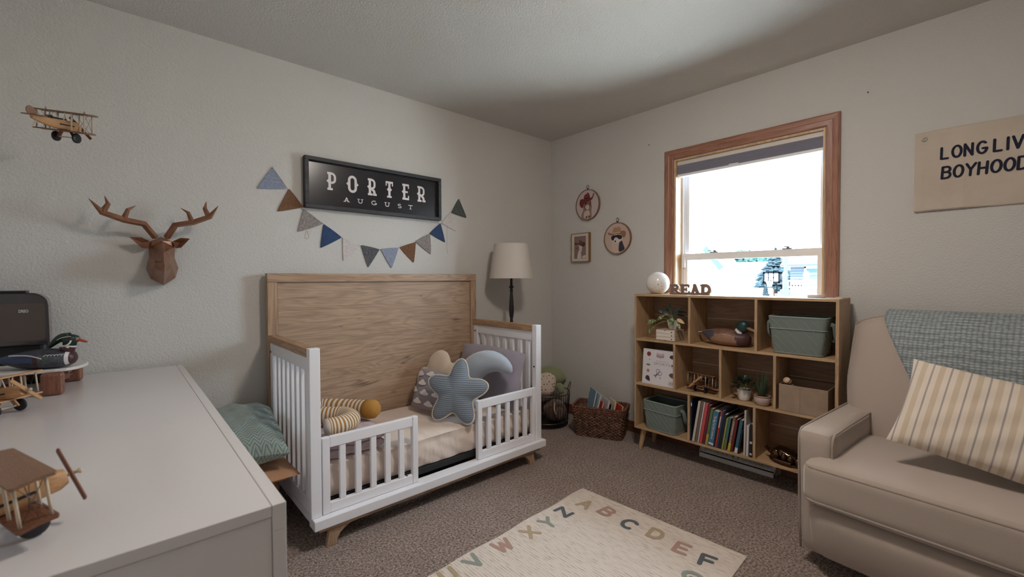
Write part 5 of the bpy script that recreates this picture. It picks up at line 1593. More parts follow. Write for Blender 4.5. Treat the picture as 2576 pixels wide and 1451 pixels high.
def wrule(c):
    if c.x > 0.078: return 3
    if c.x > 0.062 and c.z > 0.02: return 2
    if c.z > 0.083: return 0
    if c.x > -0.03 and c.z > 0.012: return 1 if c.z < 0.08 else 0
    if -0.06 < c.x <= -0.03: return 3
    if c.x <= -0.06 and c.z > 0.045: return 4
    return 0
put('body', painted(bd, wrule), [m_d1, m_d2, m_d3, m_d3 if False else m_d4, m_d5], wd, smooth=True)
put('wing_edge', MB().tube(smooth_path([(-0.16, -0.053, 0.083), (-0.1, -0.062, 0.082), (-0.06, -0.066, 0.076), (-0.02, -0.0675, 0.06)], 5), 0.0032, 6), m_d3, wd, smooth=True)
for i in range(6):
    x = -0.012 + i * 0.014
    put('feather_bar', MB().tube(smooth_path([(x, -0.0665 + 0.0012 * i, 0.072), (x + 0.008, -0.065 + 0.0012 * i, 0.080), (x + 0.016, -0.063 + 0.001 * i, 0.077)], 4), 0.0016, 5), m_d3, wd)
hd = MB()
pth = smooth_path([(0.055, 0, 0.095), (0.068, 0, 0.118), (0.07, 0, 0.14), (0.055, 0, 0.157)], 4)
hd.tube(pth, [0.034, 0.033, 0.031, 0.029, 0.028, 0.027, 0.027, 0.028, 0.03, 0.031, 0.03, 0.026, 0.02], 16)
put('neck', painted(hd, lambda c: 1 if c.z < 0.112 else (2 if c.z < 0.122 else 0)), [m_d6, m_d4, m_d3], wd, smooth=True)
hb = MB().ball((0.072, 0, 0.155), (0.042, 0.026, 0.028), 20, 14)
put('head', painted(hb, lambda c: 1 if c.x > 0.086 else 0), [m_d6, m_d8], wd, smooth=True)
put('crest', MB().tube(smooth_path([(0.07, 0, 0.168), (0.035, 0, 0.165), (0.005, 0, 0.142), (-0.02, 0, 0.113)], 5), [0.02 * (1 - (i / 16) ** 2) + 0.004 for i in range(16)], 12), m_d6, wd, smooth=True)
for s in (-1, 1):
    put('crest_stripe', MB().tube(smooth_path([(0.085, s * 0.022, 0.172), (0.045, s * 0.024, 0.166), (0.01, s * 0.014, 0.146), (-0.012, s * 0.007, 0.122)], 5), 0.0016, 5), m_d3, wd)
    put('cheek_patch', MB().tube(smooth_path([(0.085, s * 0.0245, 0.15), (0.08, s * 0.028, 0.135), (0.066, s * 0.031, 0.123), (0.046, s * 0.030, 0.121), (0.034, s * 0.026, 0.128)], 5), 0.0042, 7), m_d3, wd, smooth=True)
    put('eye', MB().ball((0.092, s * 0.0205, 0.163), 0.0042, 10, 7), m_d7, wd, smooth=True)
put('bill', MB().tube(smooth_path([(0.106, 0, 0.152), (0.12, 0, 0.145), (0.135, 0, 0.139), (0.146, 0, 0.137)], 3), [0.015, 0.0145, 0.0135, 0.0125, 0.0115, 0.011, 0.0105, 0.010, 0.0095, 0.006], 12, flat=0.55), m_d7, wd, smooth=True)
put('bill_band', MB().tube([(0.102, 0, 0.154), (0.108, 0, 0.151)], [0.0175, 0.016], 14, flat=0.75), m_d9, wd, smooth=True)

# ------------------------------------------------------------------ stool with a teal knit cushion between dresser and bed
m_teal = None
def chevron():
    t = NT('teal_chevron_knit')
    tc = t.new('ShaderNodeTexCoord'); sp = t.new('ShaderNodeSeparateXYZ'); t.link(tc.outputs['Object'], sp.inputs[0])
    zx = t.new('ShaderNodeMath'); zx.operation = 'PINGPONG'; zx.inputs[1].default_value = 0.02
    t.link(sp.outputs[0], zx.inputs[0])
    ad = t.new('ShaderNodeMath'); ad.operation = 'MULTIPLY_ADD'; ad.inputs[1].default_value = 1.3
    t.link(zx.outputs[0], ad.inputs[0]); t.link(sp.outputs[1], ad.inputs[2])
    mu = t.new('ShaderNodeMath'); mu.operation = 'MULTIPLY'; mu.inputs[1].default_value = 58
    t.link(ad.outputs[0], mu.inputs[0])
    pp = t.new('ShaderNodeMath'); pp.operation = 'PINGPONG'; pp.inputs[1].default_value = 0.5
    t.link(mu.outputs[0], pp.inputs[0])
    rp = t.new('ShaderNodeValToRGB')
    rp.color_ramp.elements[0].position = 0.0; rp.color_ramp.elements[0].color = (*srgb((98, 114, 110)), 1)
    rp.color_ramp.elements[1].position = 0.3; rp.color_ramp.elements[1].color = (*srgb((150, 166, 160)), 1)
    t.link(pp.outputs[0], rp.inputs['Fac']); t.link(rp.outputs['Color'], t.b.inputs['Base Color'])
    t.b.inputs['Roughness'].default_value = 0.95; t.b.inputs['Sheen Weight'].default_value = 0.3
    bp = t.new('ShaderNodeBump'); bp.inputs['Strength'].default_value = 0.9; bp.inputs['Distance'].default_value = 0.006
    t.link(pp.outputs[0], bp.inputs['Height']); t.link(bp.outputs['Normal'], t.b.inputs['Normal'])
    return t.m
stl = At('low_stool', 'low wooden stool between the dresser and the bed', 'stool', (0.415, 2.40, 0))
m_stl = wood('stool_wood', (150, 112, 82), (108, 76, 54), 1, 0.5, 1.5)
stl.part('seat', MB().prism(rrect(0.27, 2.20, 0.57, 2.66, 0.04, 5), (0, 0, 0.282), (1, 0, 0), (0, 1, 0), 0, 0.022), m_stl, bevel=0.004)
for x, y in ((0.30, 2.26), (0.54, 2.26), (0.30, 2.61), (0.54, 2.61)):
    stl.part('leg', MB().tube([(x, y, 0.0015), (x + (0.415 - x) * 0.1, y + (2.39 - y) * 0.06, 0.2815)], [0.012, 0.017], 12), m_stl, smooth=True)
m_waf = mat('tan_waffle_cotton', (192, 148, 114), 0.95, bump=(160, 0.9, 0.005))
wf = put('waffle_blanket', pillow(MB(), frame_at((0.415, 2.335, 0.3325), (0, 0, 1), (0, 1, 0)), 0.335, 0.58, 0.052, 21, 0.03, 0, 9, 0.002, p=0.22), m_waf, loc=(0.41, 2.33, 0.306), smooth=True)
tag(wf, 'folded tan waffle blanket under the teal knit cushion', 'blanket')
tk = thing('knit_cushion', 'teal chevron knit cushion lying beside the bed', 'cushion', (0.417, 2.365, 0.368))
m_teal = chevron()
put('cover', pillow(MB(), frame_at((0.0, 0.0, 0.105), (0.05, -0.10, 1), (0.10, 1, 0.10)), 0.315, 0.60, 0.19, 31, 0.08, 0, 12, 0.009), m_teal, tk, smooth=True)
# ================================================================== bookcase
m_bk = wood('bookcase_oak', (194, 162, 124), (158, 126, 92), 1, 0.5, 1.3)
m_bkz = wood('bookcase_oak_upright', (190, 158, 122), (154, 122, 90), 2, 0.5, 1.3)
m_bkb = wood('bookcase_back_board', (162, 130, 102), (130, 102, 80), 1, 0.6, 1.0)
m_bks = mat('back_joint_strip', (196, 178, 158), 0.5)
XF, XB, YL, YR, BT = 2.66, 2.908, 1.678, 0.517, 0.0145
ZT = on(1596, 740, 'x', XF).z + 0.002
Z0 = on(1597, 1069.5, 'x', XF).z
Z1 = on(1602, 961.5, 'x', XF).z
Z2 = on(1600, 850, 'x', XF).z
SH = [Z0, Z1, Z2, ZT]                       # top faces of bottom board, two shelves, top board
bk = At('bookcase', 'low oak bookcase with ten open cubbies under the window', 'bookcase', ((XF + XB) / 2, (YL + YR) / 2, 0))
bk.part('top_board', MB().box((XF, YR, ZT - BT), (XB, YL, ZT)), m_bk, bevel=0.001)
bk.part('side_panel', MB().box((XF, YL - BT, Z0 - BT), (XB, YL, ZT - BT - 0.0003)), m_bkz, bevel=0.001)
bk.part('side_panel', MB().box((XF, YR, Z0 - BT), (XB, YR + BT, ZT - BT - 0.0003)), m_bkz, bevel=0.001)
bk.part('bottom_board', MB().box((XF, YR + BT + 0.0003, Z0 - BT), (XB, YL - BT - 0.0003, Z0)), m_bk, bevel=0.001)
for z in (Z1, Z2): bk.part('shelf_board', MB().box((XF, YR + BT + 0.0003, z - BT), (XB - 0.006, YL - BT - 0.0003, z)), m_bk, bevel=0.001)
DV = [(0, 1732, 1040), (0, 1897, 1060), (1, 1695.5, 920), (1, 1811.5, 930), (1, 1948, 950), (2, 1733.5, 800), (2, 1901, 810)]
DY = {}
for row, px, py in DV:
    y = on(px, py, 'x', XF).y
    DY.setdefault(row, []).append(y)
    top = SH[row + 1] - BT
    bk.part('divider', MB().box((XF, y - BT / 2, SH[row] + 0.0003), (XB - 0.006, y + BT / 2, top - 0.0003)), m_bkz, bevel=0.001)
for row in range(3):
    za, zb = SH[row], SH[row + 1] - BT
    zm = (za + zb) / 2 + 0.004
    bk.part('back_board', MB().box((XB - 0.0055, YR + BT, za), (XB - 0.0005, YL - BT, zm - 0.003)), m_bkb)
    bk.part('back_board', MB().box((XB - 0.0055, YR + BT, zm + 0.003), (XB - 0.0005, YL - BT, zb)), m_bkb)
    bk.part('back_joint', MB().box((XB - 0.0058, YR + BT, zm - 0.0029), (XB - 0.0005, YL - BT, zm + 0.0029)), m_bks)
for y, sy in ((YL - 0.05, 1), (YR + 0.05, -1)):
    for x, sx in ((XF + 0.05, -1), (XB - 0.05, 1)):
        bk.part('leg', MB().tube([(x + sx * 0.018, y + sy * 0.022, 0.001), (x, y, Z0 - BT - 0.0005)], [0.0135, 0.021], 16), m_bkz, sharp=40)

# ------------------------------------------------------------------ on top: moon lamp, READ, round boxes
m_cer = mat('white_ceramic', (232, 228, 224), 0.18, coat=0.4)
gc = on(1655, 712, 'x', 2.79)
gr = 0.079
gl_ = At('globe_lamp', 'white ceramic globe night light pierced with small holes', 'night light', (2.79, gc.y, ZT))
gcz = ZT + 0.0745
gl_.part('globe', MB().ball((2.79, gc.y, gcz), gr, 40, 28, fn=lambda p: V3((p.x, p.y, max(p.z, -0.0735)))), m_cer, smooth=True)
rnd = random.Random(3)
hol = MB(); m_hole = mat('pierced_hole', (96, 88, 84), 0.6)
vd = (CAM - V3((2.79, gc.y, gcz))).normalized()
for i in range(46):
    z = rnd.uniform(-0.7, 0.92); a = rnd.uniform(0, 2 * PI)
    d = V3((math.sqrt(1 - z * z) * math.cos(a), math.sqrt(1 - z * z) * math.sin(a), z))
    e1 = d.orthogonal().normalized(); e2 = d.cross(e1)
    r_ = rnd.choice((0.0016, 0.002, 0.0028))
    c = V3((2.79, gc.y, gcz)) + d * (gr + 0.0001)
    hol.add([c + (e1 * math.cos(2 * PI * k / 8) + e2 * math.sin(2 * PI * k / 8)) * r_ for k in range(8)], [tuple(range(8))])
o = gl_.part('perforations', hol, m_hole); o['kind'] = 'stuff'
gl_.part('cord', MB().tube(smooth_path([(2.83, gc.y - 0.06, ZT + 0.006), (2.80, gc.y - 0.095, ZT + 0.012), (2.835, gc.y - 0.12, ZT + 0.004), (2.88, gc.y - 0.08, ZT + 0.004), (2.9, gc.y + 0.0, ZT + 0.004)], 6), 0.0022, 6), m_cer, smooth=True)

m_read = mat('taupe_letters', (132, 108, 92), 0.6)
ra, rb = on(1686, 737, 'x', 2.78).y, on(1789, 737, 'x', 2.78).y
rd = At('read_letters', 'taupe wooden block lettering reading READ on bookcase', 'letter sign', (2.78, (ra + rb) / 2, ZT))
LW, LH = (ra - rb), 0.067
U_r, V_r = V3((0, -1, 0)), V3((0, 0, 1))
def fat(ch, x, w):
    mb = MB(); O = (2.79, ra - x, ZT + 0.0008)
    def st(line, hw): stroke(mb, line, hw * 1.22, O, U_r, V_r, 0.0, 0.02, True, step=1e-5)
    b = 0.0075
    h_ = LH - b
    if ch == 'R':
        st([(w * .27, b), (w * .27, h_)], .0095); st([(b * .9, b * .8), (w * .46, b * .8)], .006); st([(b * .9, h_ + .001), (w * .5, h_ + .001)], .006)
        st([(w * .3, h_)] + ar(w * .52, h_ - .0125, w * .22, .0125, 90, -90, 8) + [(w * .3, h_ - .025)], .0075); st([(w * .5, h_ - .027), (w * .72, b * 1.6), (w * .92, b * .9)], .0072)
    if ch == 'E':
        st([(w * .27, b), (w * .27, h_)], .0095); st([(b * .9, b * .8), (w * .86, b * .8)], .006); st([(b * .9, h_ + .001), (w * .84, h_ + .001)], .006)
        st([(w * .86, b), (w * .9, b + .012)], .0045); st([(w * .84, h_), (w * .86, h_ - .01)], .0045); st([(w * .3, LH / 2), (w * .62, LH / 2)], .005); st([(w * .64, LH / 2 - .007), (w * .64, LH / 2 + .007)], .004)
    if ch == 'A':
        st([(w * .22, b), (w * .46, h_)], .0062); st([(w * .46, h_), (w * .76, b)], .0098); st([(w * .3, LH * .36), (w * .66, LH * .36)], .0045)
        st([(b * .6, b * .8), (w * .38, b * .8)], .006); st([(w * .6, b * .8), (w * .95, b * .8)], .006)
    if ch == 'D':
        st([(w * .25, b), (w * .25, h_)], .0095); st([(b * .9, b * .8), (w * .4, b * .8)], .006); st([(b * .9, h_ + .001), (w * .4, h_ + .001)], .006)
        st([(w * .3, h_)] + ar(w * .45, LH / 2, w * .40, h_ - LH / 2, 90, -90, 12) + [(w * .3, b)], .0085)
    return mb
ws = [0.27, 0.245, 0.25, 0.255]
x = 0
for ch, f_ in zip('READ', ws):
    rd.part('letter', fat(ch, x * LW, f_ * LW * 1.02), m_read); x += f_ * 0.985
rd.part('footing', MB().box((2.771, rb + 0.006, ZT + 0.0005), (2.789, ra - 0.006, ZT + 0.0045)), m_read)
for i, (px, r_, h_) in enumerate(((2053, 0.041, 0.016), (2112, 0.016, 0.006))):
    p = on(px, 745, 'x', 2.80)
    t_ = At('round_tin', ['shallow round white tin on the bookcase below the window', 'tiny round white cap at the right end of the bookcase top'][i], ['tin', 'cap'][i], (2.80, p.y, ZT))
    t_.part('tin_body', MB().lathe([(r_ * 0.96, 0.0008), (r_, 0.002), (r_, h_ * 0.62), (r_ * 0.97, h_ * 0.64)], 32, (2.80, p.y, ZT)), m_cer, sharp=40)
    t_.part('tin_lid', MB().lathe([(r_ * 1.02, h_ * 0.66), (r_ * 1.02, h_ * 0.96), (r_ * 0.99, h_), (0, h_)], 32, (2.80, p.y, ZT)), m_cer, sharp=40)

# ------------------------------------------------------------------ quilted bins
m_sage = mat('sage_quilted_cotton', (116, 127, 121), 0.9, bump=(300, 0.4, 0.003), sheen=0.2)
m_sage2 = mat('sage_piping', (132, 143, 137), 0.9)
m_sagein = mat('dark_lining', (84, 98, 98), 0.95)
def bin_(name, label, loc, w, d, h, rz=0, tp=0.86, handles=True):
    """open soft bin: front faces -x, width along y, depth along +x; loc = middle of the front bottom edge"""
    t = thing(name, label, 'storage bin', loc, rz, 'quilted storage bins')
    def ring(s, z, inset=0.0):
        k = tp + (1 - tp) * s
        hw, hd = w / 2 * k - inset, d / 2 * k - inset
        return [(d / 2 + a, b, z) for a, b in rrect(-hd, -hw, hd, hw, 0.022, 4)]
    n = len(ring(0, 0))
    vs_, fs = [], []
    prof = [(0, 0.001, 0), (0.05, 0.004, -0.0), (0.35, h * 0.35, 0), (0.7, h * 0.7, 0), (1, h, 0), (1, h, 0.008), (0.5, h * 0.5, 0.008), (0.02, 0.012, 0.008)]
    for s, z, i_ in prof: vs_ += ring(s, z, i_)
    for k in range(len(prof) - 1):
        for i in range(n): fs.append((k * n + i, k * n + (i + 1) % n, (k + 1) * n + (i + 1) % n, (k + 1) * n + i))
    fs += [tuple(range(n - 1, -1, -1)), tuple((len(prof) - 1) * n + i for i in range(n))]
    mb = MB().add(vs_, fs)
    for i in range(len(mb.f)):
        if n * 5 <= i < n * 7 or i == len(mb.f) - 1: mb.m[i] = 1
    put('body', mb, [m_sage, m_sagein], t, sharp=50)
    put('rim_piping', MB().tube(ring(1, h, 0.004), 0.0058, 8, closed=True), m_sage2, t, smooth=True)
    put('band_piping', MB().tube(ring(0.68, h * 0.68, -0.001), 0.0035, 6, closed=True), m_sage2, t, smooth=True)
    put('base_piping', MB().tube(ring(0.02, 0.0045, 0.0), 0.0035, 6, closed=True), m_sage2, t, smooth=True)
    def fp(u, v):
        k = tp + (1 - tp) * v
        return (d / 2 - d / 2 * k - 0.0005, (0.5 - u) * (w * k - 0.03), h * v)
    def sp_(u, v):
        k = tp + (1 - tp) * v
        return (d / 2 + (u - 0.5) * (d * k - 0.03), -w / 2 * k - 0.0005, h * v)
    for surf in (fp, sp_):
        for i in range(-4, 7):
            pts = []
            for j in range(13):
                v = 0.95 - 0.9 * j / 12
                u = i * 0.19 + (0.95 - v) * 0.85
                if 0 <= u <= 1: pts.append(surf(u, v))
            if len(pts) > 1: put('quilt_stitch', MB().tube(pts, 0.0017, 5), m_sage2, t)
    if handles:
        for s in (-1, 1):
            y = s * (w / 2 + 0.002)
            put('handle', MB().tube(smooth_path([(d * 0.3, y * 0.985, h * 0.84), (d * 0.33, y + s * 0.014, h * 0.8), (d * 0.42, y + s * 0.018, h * 0.5), (d * 0.55, y + s * 0.012, h * 0.38), (d * 0.62, y * 0.95, h * 0.42)], 5), 0.011, 8, flat=0.22, side=(0, 1, 0)), m_sage, t, smooth=True)
    return t
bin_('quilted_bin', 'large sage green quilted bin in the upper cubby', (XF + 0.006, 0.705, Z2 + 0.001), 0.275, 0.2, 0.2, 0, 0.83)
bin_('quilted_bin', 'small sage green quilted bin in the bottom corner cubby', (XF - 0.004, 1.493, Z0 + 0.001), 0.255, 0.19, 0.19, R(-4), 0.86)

# ------------------------------------------------------------------ little drawer box and trailing plant
m_wb = mat('whitewashed_front', (222, 212, 200), 0.6)
m_wbs = wood('whitewashed_side', (196, 176, 156), (170, 148, 128), 0, 0.6, 2)
bx = At('drawer_box', 'small whitewashed three drawer box under the trailing plant', 'box', (2.74, 1.455, Z2))
b0_, b1_ = 1.39, 1.525
bx.part('case', MB().box((2.680, b0_, Z2 + 0.001), (2.80, b1_, Z2 + 0.072)), m_wbs, bevel=0.001)
for i in range(3):
    dr_ = bx.part('drawer_front', MB().box((2.676, b0_ + 0.004, Z2 + 0.004 + i * 0.0225), (2.6795, b1_ - 0.004, Z2 + 0.004 + i * 0.0225 + 0.0205)), m_wb, bevel=0.0006)
    bx.part('motif', MB().flat(ribbon_poly([(-0.006, 0), (-0.002, 0.0035), (0.004, 0.002), (0.006, 0), (0.003, -0.003), (-0.003, -0.0025)], 3), (2.6757, b0_ + 0.022, Z2 + 0.014 + i * 0.0225), (0, -1, 0), (0, 0, 1), 0), m_bolt, dr_)
for z in (Z2 + 0.0005 + 0.0685, Z2 + 0.003): bx.part('notch', MB().box((2.6752, 1.45, z - 0.0015), (2.6758, 1.465, z + 0.0015)), m_bolt)
m_pot = mat('white_pot', (224, 220, 216), 0.35)
m_soil = mat('potting_soil', (50, 40, 34), 0.95)
m_leaf = mat('dark_leaf', (38, 60, 48), 0.4)
m_leafv = mat('variegated_leaf', (70, 96, 58), 0.45, var=(60, 0.45, 0.6), c2=(172, 180, 130))
m_leafy = mat('yellowed_leaf', (204, 178, 132), 0.5)
m_stem = mat('plant_stem', (120, 128, 84), 0.5)
def pot(T_, c, r0_, r1_, h, m, rim=None):
    T_.part('pot', MB().lathe([(r0_ * 0.9, 0.0008), (r0_, 0.004), (r0_ + (r1_ - r0_) * 0.5, h * 0.45), (r1_, h), (r1_ - 0.004, h), (r1_ - 0.006, h - 0.012), (0, h - 0.012)], 28, c), m, sharp=50)
    T_.part('soil', MB().lathe([(r1_ - 0.0065, h - 0.0115), (0.0, h - 0.008)], 24, c), m_soil, smooth=True)
def leaf(base, tip, w, bend=0.15, nrm=None, n=7):
    """a pointed oval leaf blade with a folded midrib"""
    base, tip = V3(base), V3(tip)
    d = tip - base
    L = d.length
    t_ = d.normalized()
    nr = V3(nrm) if nrm else V3((-0.7, -0.3, 0.6))
    s_ = t_.cross(nr).normalized()
    nr = s_.cross(t_)
    vs_ = []
    for i in range(n):
        u = i / (n - 1)
        ww = w / 2 * (math.sin(PI * u ** 0.8)) ** 0.85 + 0.0003
        c = base + d * u + nr * (bend * L * math.sin(PI * u))
        vs_ += [c - s_ * ww + nr * ww * 0.25, c, c + s_ * ww + nr * ww * 0.25]
    fs = []
    for i in range(n - 1):
        a = i * 3
        fs += [(a, a + 1, a + 4, a + 3), (a + 1, a + 2, a + 5, a + 4)]
    return MB().add(vs_, fs)
pc = V3((2.74, 1.436, Z2 + 0.0725))
hoya = At('trailing_plant', 'variegated trailing plant in white pot on the drawer box', 'potted plant', pc)
pot(hoya, pc, 0.026, 0.037, 0.062, m_pot)
def lf(x, y, xx): return on(1590 + x / 6.909, 670 + y / 6.909, 'x', xx)
top = pc + V3((0, 0, 0.06))
for bx1, tx1, w, m, xx in ((((655, 760)), (660, 650), 0.018, m_leaf, 2.74), ((540, 800), (440, 735), 0.016, m_leaf, 2.73), ((640, 840), (525, 760), 0.022, m_leaf, 2.72), ((690, 830), (838, 722), 0.022, m_leaf, 2.73), ((560, 850), (440, 935), 0.018, m_leafv, 2.71),
                            ((415, 935), (245, 985), 0.022, m_leafv, 2.70), ((350, 1060), (282, 1175), 0.014, m_leafv, 2.68), ((392, 1030), (365, 1090), 0.012, m_leafv, 2.70), ((715, 885), (655, 1055), 0.03, m_leafv, 2.69), ((780, 910), (915, 998), 0.018, m_leafy, 2.69),
                            ((775, 965), (842, 1095), 0.017, m_leafv, 2.68), ((800, 800), (960, 800), 0.014, m_leaf, 2.78), ((780, 840), (950, 880), 0.012, m_leaf, 2.80), ((620, 800), (590, 720), 0.014, m_leaf, 2.77), ((740, 800), (830, 770), 0.014, m_leaf, 2.79)):
    b_, t_ = lf(*bx1, xx), lf(*tx1, xx)
    hoya.part('leaf', leaf(b_, t_, w * 1.3, 0.08, (-0.9, -0.3, 0.25)), m, smooth=True)
    hoya.part('stem', MB().tube(smooth_path([top + V3((0, 0, -0.008)), (top + b_) / 2 + V3((0, 0, 0.012)), b_], 5), 0.0013, 5), m_stem)
hoya.part('stem', MB().tube(smooth_path([lf(420, 935, 2.70), lf(400, 990, 2.70), lf(390, 1035, 2.70), lf(350, 1065, 2.68)], 5), 0.0012, 5), m_stem)

# ------------------------------------------------------------------ mallard decoy
mal = thing('mallard_decoy', 'brown mallard decoy with green head in the top middle cubby', 'duck decoy', (2.765, 1.098, Z2 + 0.0012), R(-90))
mal.scale = (0.95, 0.95, 0.95)
m_m1 = mat('mallard_brown', (124, 92, 78), 0.55, var=(40, 0.4, 0.6), c2=(104, 76, 66))
m_m2 = mat('mallard_flank', (160, 122, 98), 0.6, var=(140, 0.45, 0.6), c2=(128, 94, 76), stretch=(1, 1, 2))
m_m3 = mat('mallard_slate', (74, 74, 84), 0.5)
m_m4 = mat('mallard_breast', (78, 50, 52), 0.5)
m_m5 = mat('mallard_green', (26, 58, 56), 0.4)
m_m6 = mat('mallard_bill', (142, 104, 78), 0.5)
secs = [(-0.165, 0.006, 0.070, 0.080), (-0.14, 0.024, 0.055, 0.086), (-0.10, 0.046, 0.018, 0.098), (-0.05, 0.062, 0.003, 0.108), (0.0, 0.068, 0.0, 0.108), (0.05, 0.066, 0.0, 0.098), (0.09, 0.058, 0.004, 0.09), (0.12, 0.044, 0.012, 0.085), (0.14, 0.024, 0.03, 0.07)]
S2 = []
for i in range(len(secs) - 1):
    for k in range(4):
        t_ = k / 4
        S2.append(tuple(secs[i][j] * (1 - t_) + secs[i + 1][j] * t_ for j in range(4)))
S2.append(secs[-1])
vs_, fs = lofted(S2, 36)
def mrule(c):
    e = ((c.x + 0.0) / 0.085) ** 2 + ((c.z - 0.03) / 0.052) ** 2
    if c.x > 0.075 - (c.z - 0.05) * 0.3: return 3
    if e < 1 and c.z < 0.08: return 1
    if c.x < -0.06 and c.z < 0.098: return 2
    return 0
put('body', painted(MB().add(vs_, fs), mrule), [m_m1, m_m2, m_m3, m_m4], mal, smooth=True)
put('neck_ring', MB().tube([(0.078, 0, 0.086), (0.086, 0, 0.096)], [0.036, 0.033], 18), m_d3, mal, smooth=True)
put('head', MB().ball((0.098, 0, 0.128), (0.039, 0.029, 0.039), 22, 16), m_m5, mal, smooth=True)
put('bill', MB().tube(smooth_path([(0.125, 0, 0.122), (0.145, 0, 0.112), (0.168, 0, 0.104), (0.182, 0, 0.102)], 3), [0.02, 0.019, 0.018, 0.017, 0.016, 0.0155, 0.015, 0.0145, 0.0135, 0.006], 12, flat=0.6), m_m6, mal, smooth=True)
for s in (-1, 1):
    put('eye', MB().ball((0.118, s * 0.0225, 0.139), 0.0035, 8, 6), m_bolt, mal, smooth=True)
    put('wing_line', MB().tube(smooth_path([(-0.15, s * 0.02, 0.083), (-0.09, s * 0.042, 0.097), (-0.05, s * 0.05, 0.095), (-0.02, s * 0.06, 0.084)], 5), 0.0017, 5), m_m2, mal)
    put('tail_feather', MB().obox((-0.16, s * 0.008, 0.076), (0.022, 0, 0.004), (0, 0.006, 0), (0, 0, 0.0018)), m_d3, mal, bevel=0.0008)

# ------------------------------------------------------------------ sports book
m_cov = mat('white_cover', (222, 216, 220), 0.45)
m_page = mat('page_block', (214, 206, 196), 0.8)
sb = At('sports_book', 'large white picture book titled SPORTS facing out', 'book', (2.70, 1.51, Z1))
sy0 = DY[1][0] + BT / 2 + 0.002
sy1 = sy0 + 0.237
sz1 = on(1617, 876, 'x', 2.69).z
def lean(x, z): return x + (z - Z1) * 0.09
def slab2(xa, xb, ya, yb, za, zb):
    return MB().add([(lean(xa, za), ya, za), (lean(xb, za), ya, za), (lean(xb, za), yb, za), (lean(xa, za), yb, za), (lean(xa, zb), ya, zb), (lean(xb, zb), ya, zb), (lean(xb, zb), yb, zb), (lean(xa, zb), yb, zb)],
                    [(3, 2, 1, 0), (4, 5, 6, 7), (0, 1, 5, 4), (1, 2, 6, 5), (2, 3, 7, 6), (3, 0, 4, 7)])
SXF = 2.682
sb.part('front_cover', slab2(SXF, SXF + 0.0025, sy0, sy1, Z1 + 0.001, sz1), m_cov)
sb.part('back_cover', slab2(SXF + 0.0135, SXF + 0.016, sy0, sy1, Z1 + 0.001, sz1), m_cov)
sb.part('spine', slab2(SXF + 0.0026, SXF + 0.0134, sy1 - 0.003, sy1, Z1 + 0.001, sz1), m_cov)
sb.part('pages', slab2(SXF + 0.0027, SXF + 0.0133, sy0 + 0.004, sy1 - 0.0035, Z1 + 0.004, sz1 - 0.004), m_page)
SU, SV = V3((0, -1, 0)), V3((0.09, 0, 1)).normalized()
def bp_(u, v): return V3((SXF - 0.0002, sy1 - u * (sy1 - sy0), 0)) + V3((v * (sz1 - Z1) * 0.09, 0, Z1 + v * (sz1 - Z1)))
SW, SHH = sy1 - sy0, sz1 - Z1
def icon(name, poly, u, v, m, h=0.0004): sb.part(name, MB().flat(poly, bp_(u, v), SU, SV, h), m)
def pm(k, c): return cm('cover_' + k, c)
icon('printed_ball', ellipse(0, 0, 0.0155, 0.0155, 20), 0.185, 0.86, pm('brick', (140, 66, 58)))
o_ = MB(); stroke(o_, [(-0.015, 0), (0.015, 0)], 0.0008, bp_(0.185, 0.86), SU, SV, 0.0006); stroke(o_, [(0, -0.015), (0, 0.015)], 0.0008, bp_(0.185, 0.86), SU, SV, 0.0006)
sb.part('printed_seam', o_, pm('seam', (80, 40, 40)))
for i in range(7): icon('printed_pin', ribbon_poly([(-0.0028, -0.016), (-0.0034, -0.004), (-0.0014, 0.006), (-0.002, 0.012), (0.0, 0.0155), (0.002, 0.012), (0.0014, 0.006), (0.0034, -0.004), (0.0028, -0.016)], 2), 0.44 + i * 0.033, 0.86 - 0.02 * (1 - abs(i - 3) / 3), pm('pin', (166, 130, 130)))
icon('printed_disc', ellipse(0, 0, 0.0155, 0.0062, 20), 0.18, 0.55, pm('olive', (120, 122, 92)))
icon('printed_flag', [(-0.005, -0.002), (0.005, -0.002), (0.005, 0.003), (-0.005, 0.003)], 0.215, 0.70, pm('greyp', (150, 148, 150)))
icon('printed_ball', ellipse(0, 0, 0.0115, 0.0115, 18), 0.18, 0.38, pm('roseb', (178, 138, 130)))
icon('printed_helmet', ribbon_poly([(-0.017, 0.004), (-0.008, 0.018), (0.008, 0.017), (0.016, 0.002), (0.017, -0.016), (0.006, -0.016), (-0.012, -0.008)], 4), 0.175, 0.16, pm('plum', (76, 62, 72)))
o_ = MB()
c_ = bp_(0.5, 0.33)
for cx, cy, rr in ((-0.002, 0.017, 0.0125), (0.014, 0.004, 0.0125)): stroke(o_, [(cx + rr * math.cos(2 * PI * i / 20), cy + rr * math.sin(2 * PI * i / 20)) for i in range(21)], 0.0012, c_, SU, SV, 0.0004)
stroke(o_, [(-0.006, 0.004), (-0.02, -0.026)], 0.002, c_, SU, SV, 0.0004); stroke(o_, [(0.003, -0.004), (-0.03, -0.014)], 0.0018, c_, SU, SV, 0.0004)
sb.part('printed_rackets', o_, pm('plum', (76, 62, 72)))
icon('printed_puck', ellipse(0, 0, 0.004, 0.0035, 12), 0.57, 0.22, pm('brick', (140, 66, 58)))
icon('printed_helmet', ribbon_poly([(-0.018, -0.004), (-0.012, 0.01), (0.004, 0.014), (0.02, 0.01), (0.022, -0.008), (0.0, -0.012)], 4), 0.9, 0.84, pm('plum', (76, 62, 72)))
icon('printed_glove', ribbon_poly([(-0.02, 0.0), (-0.006, 0.014), (0.016, 0.012), (0.016, -0.016), (-0.004, -0.014)], 4), 0.91, 0.34, pm('glove', (104, 80, 74)))
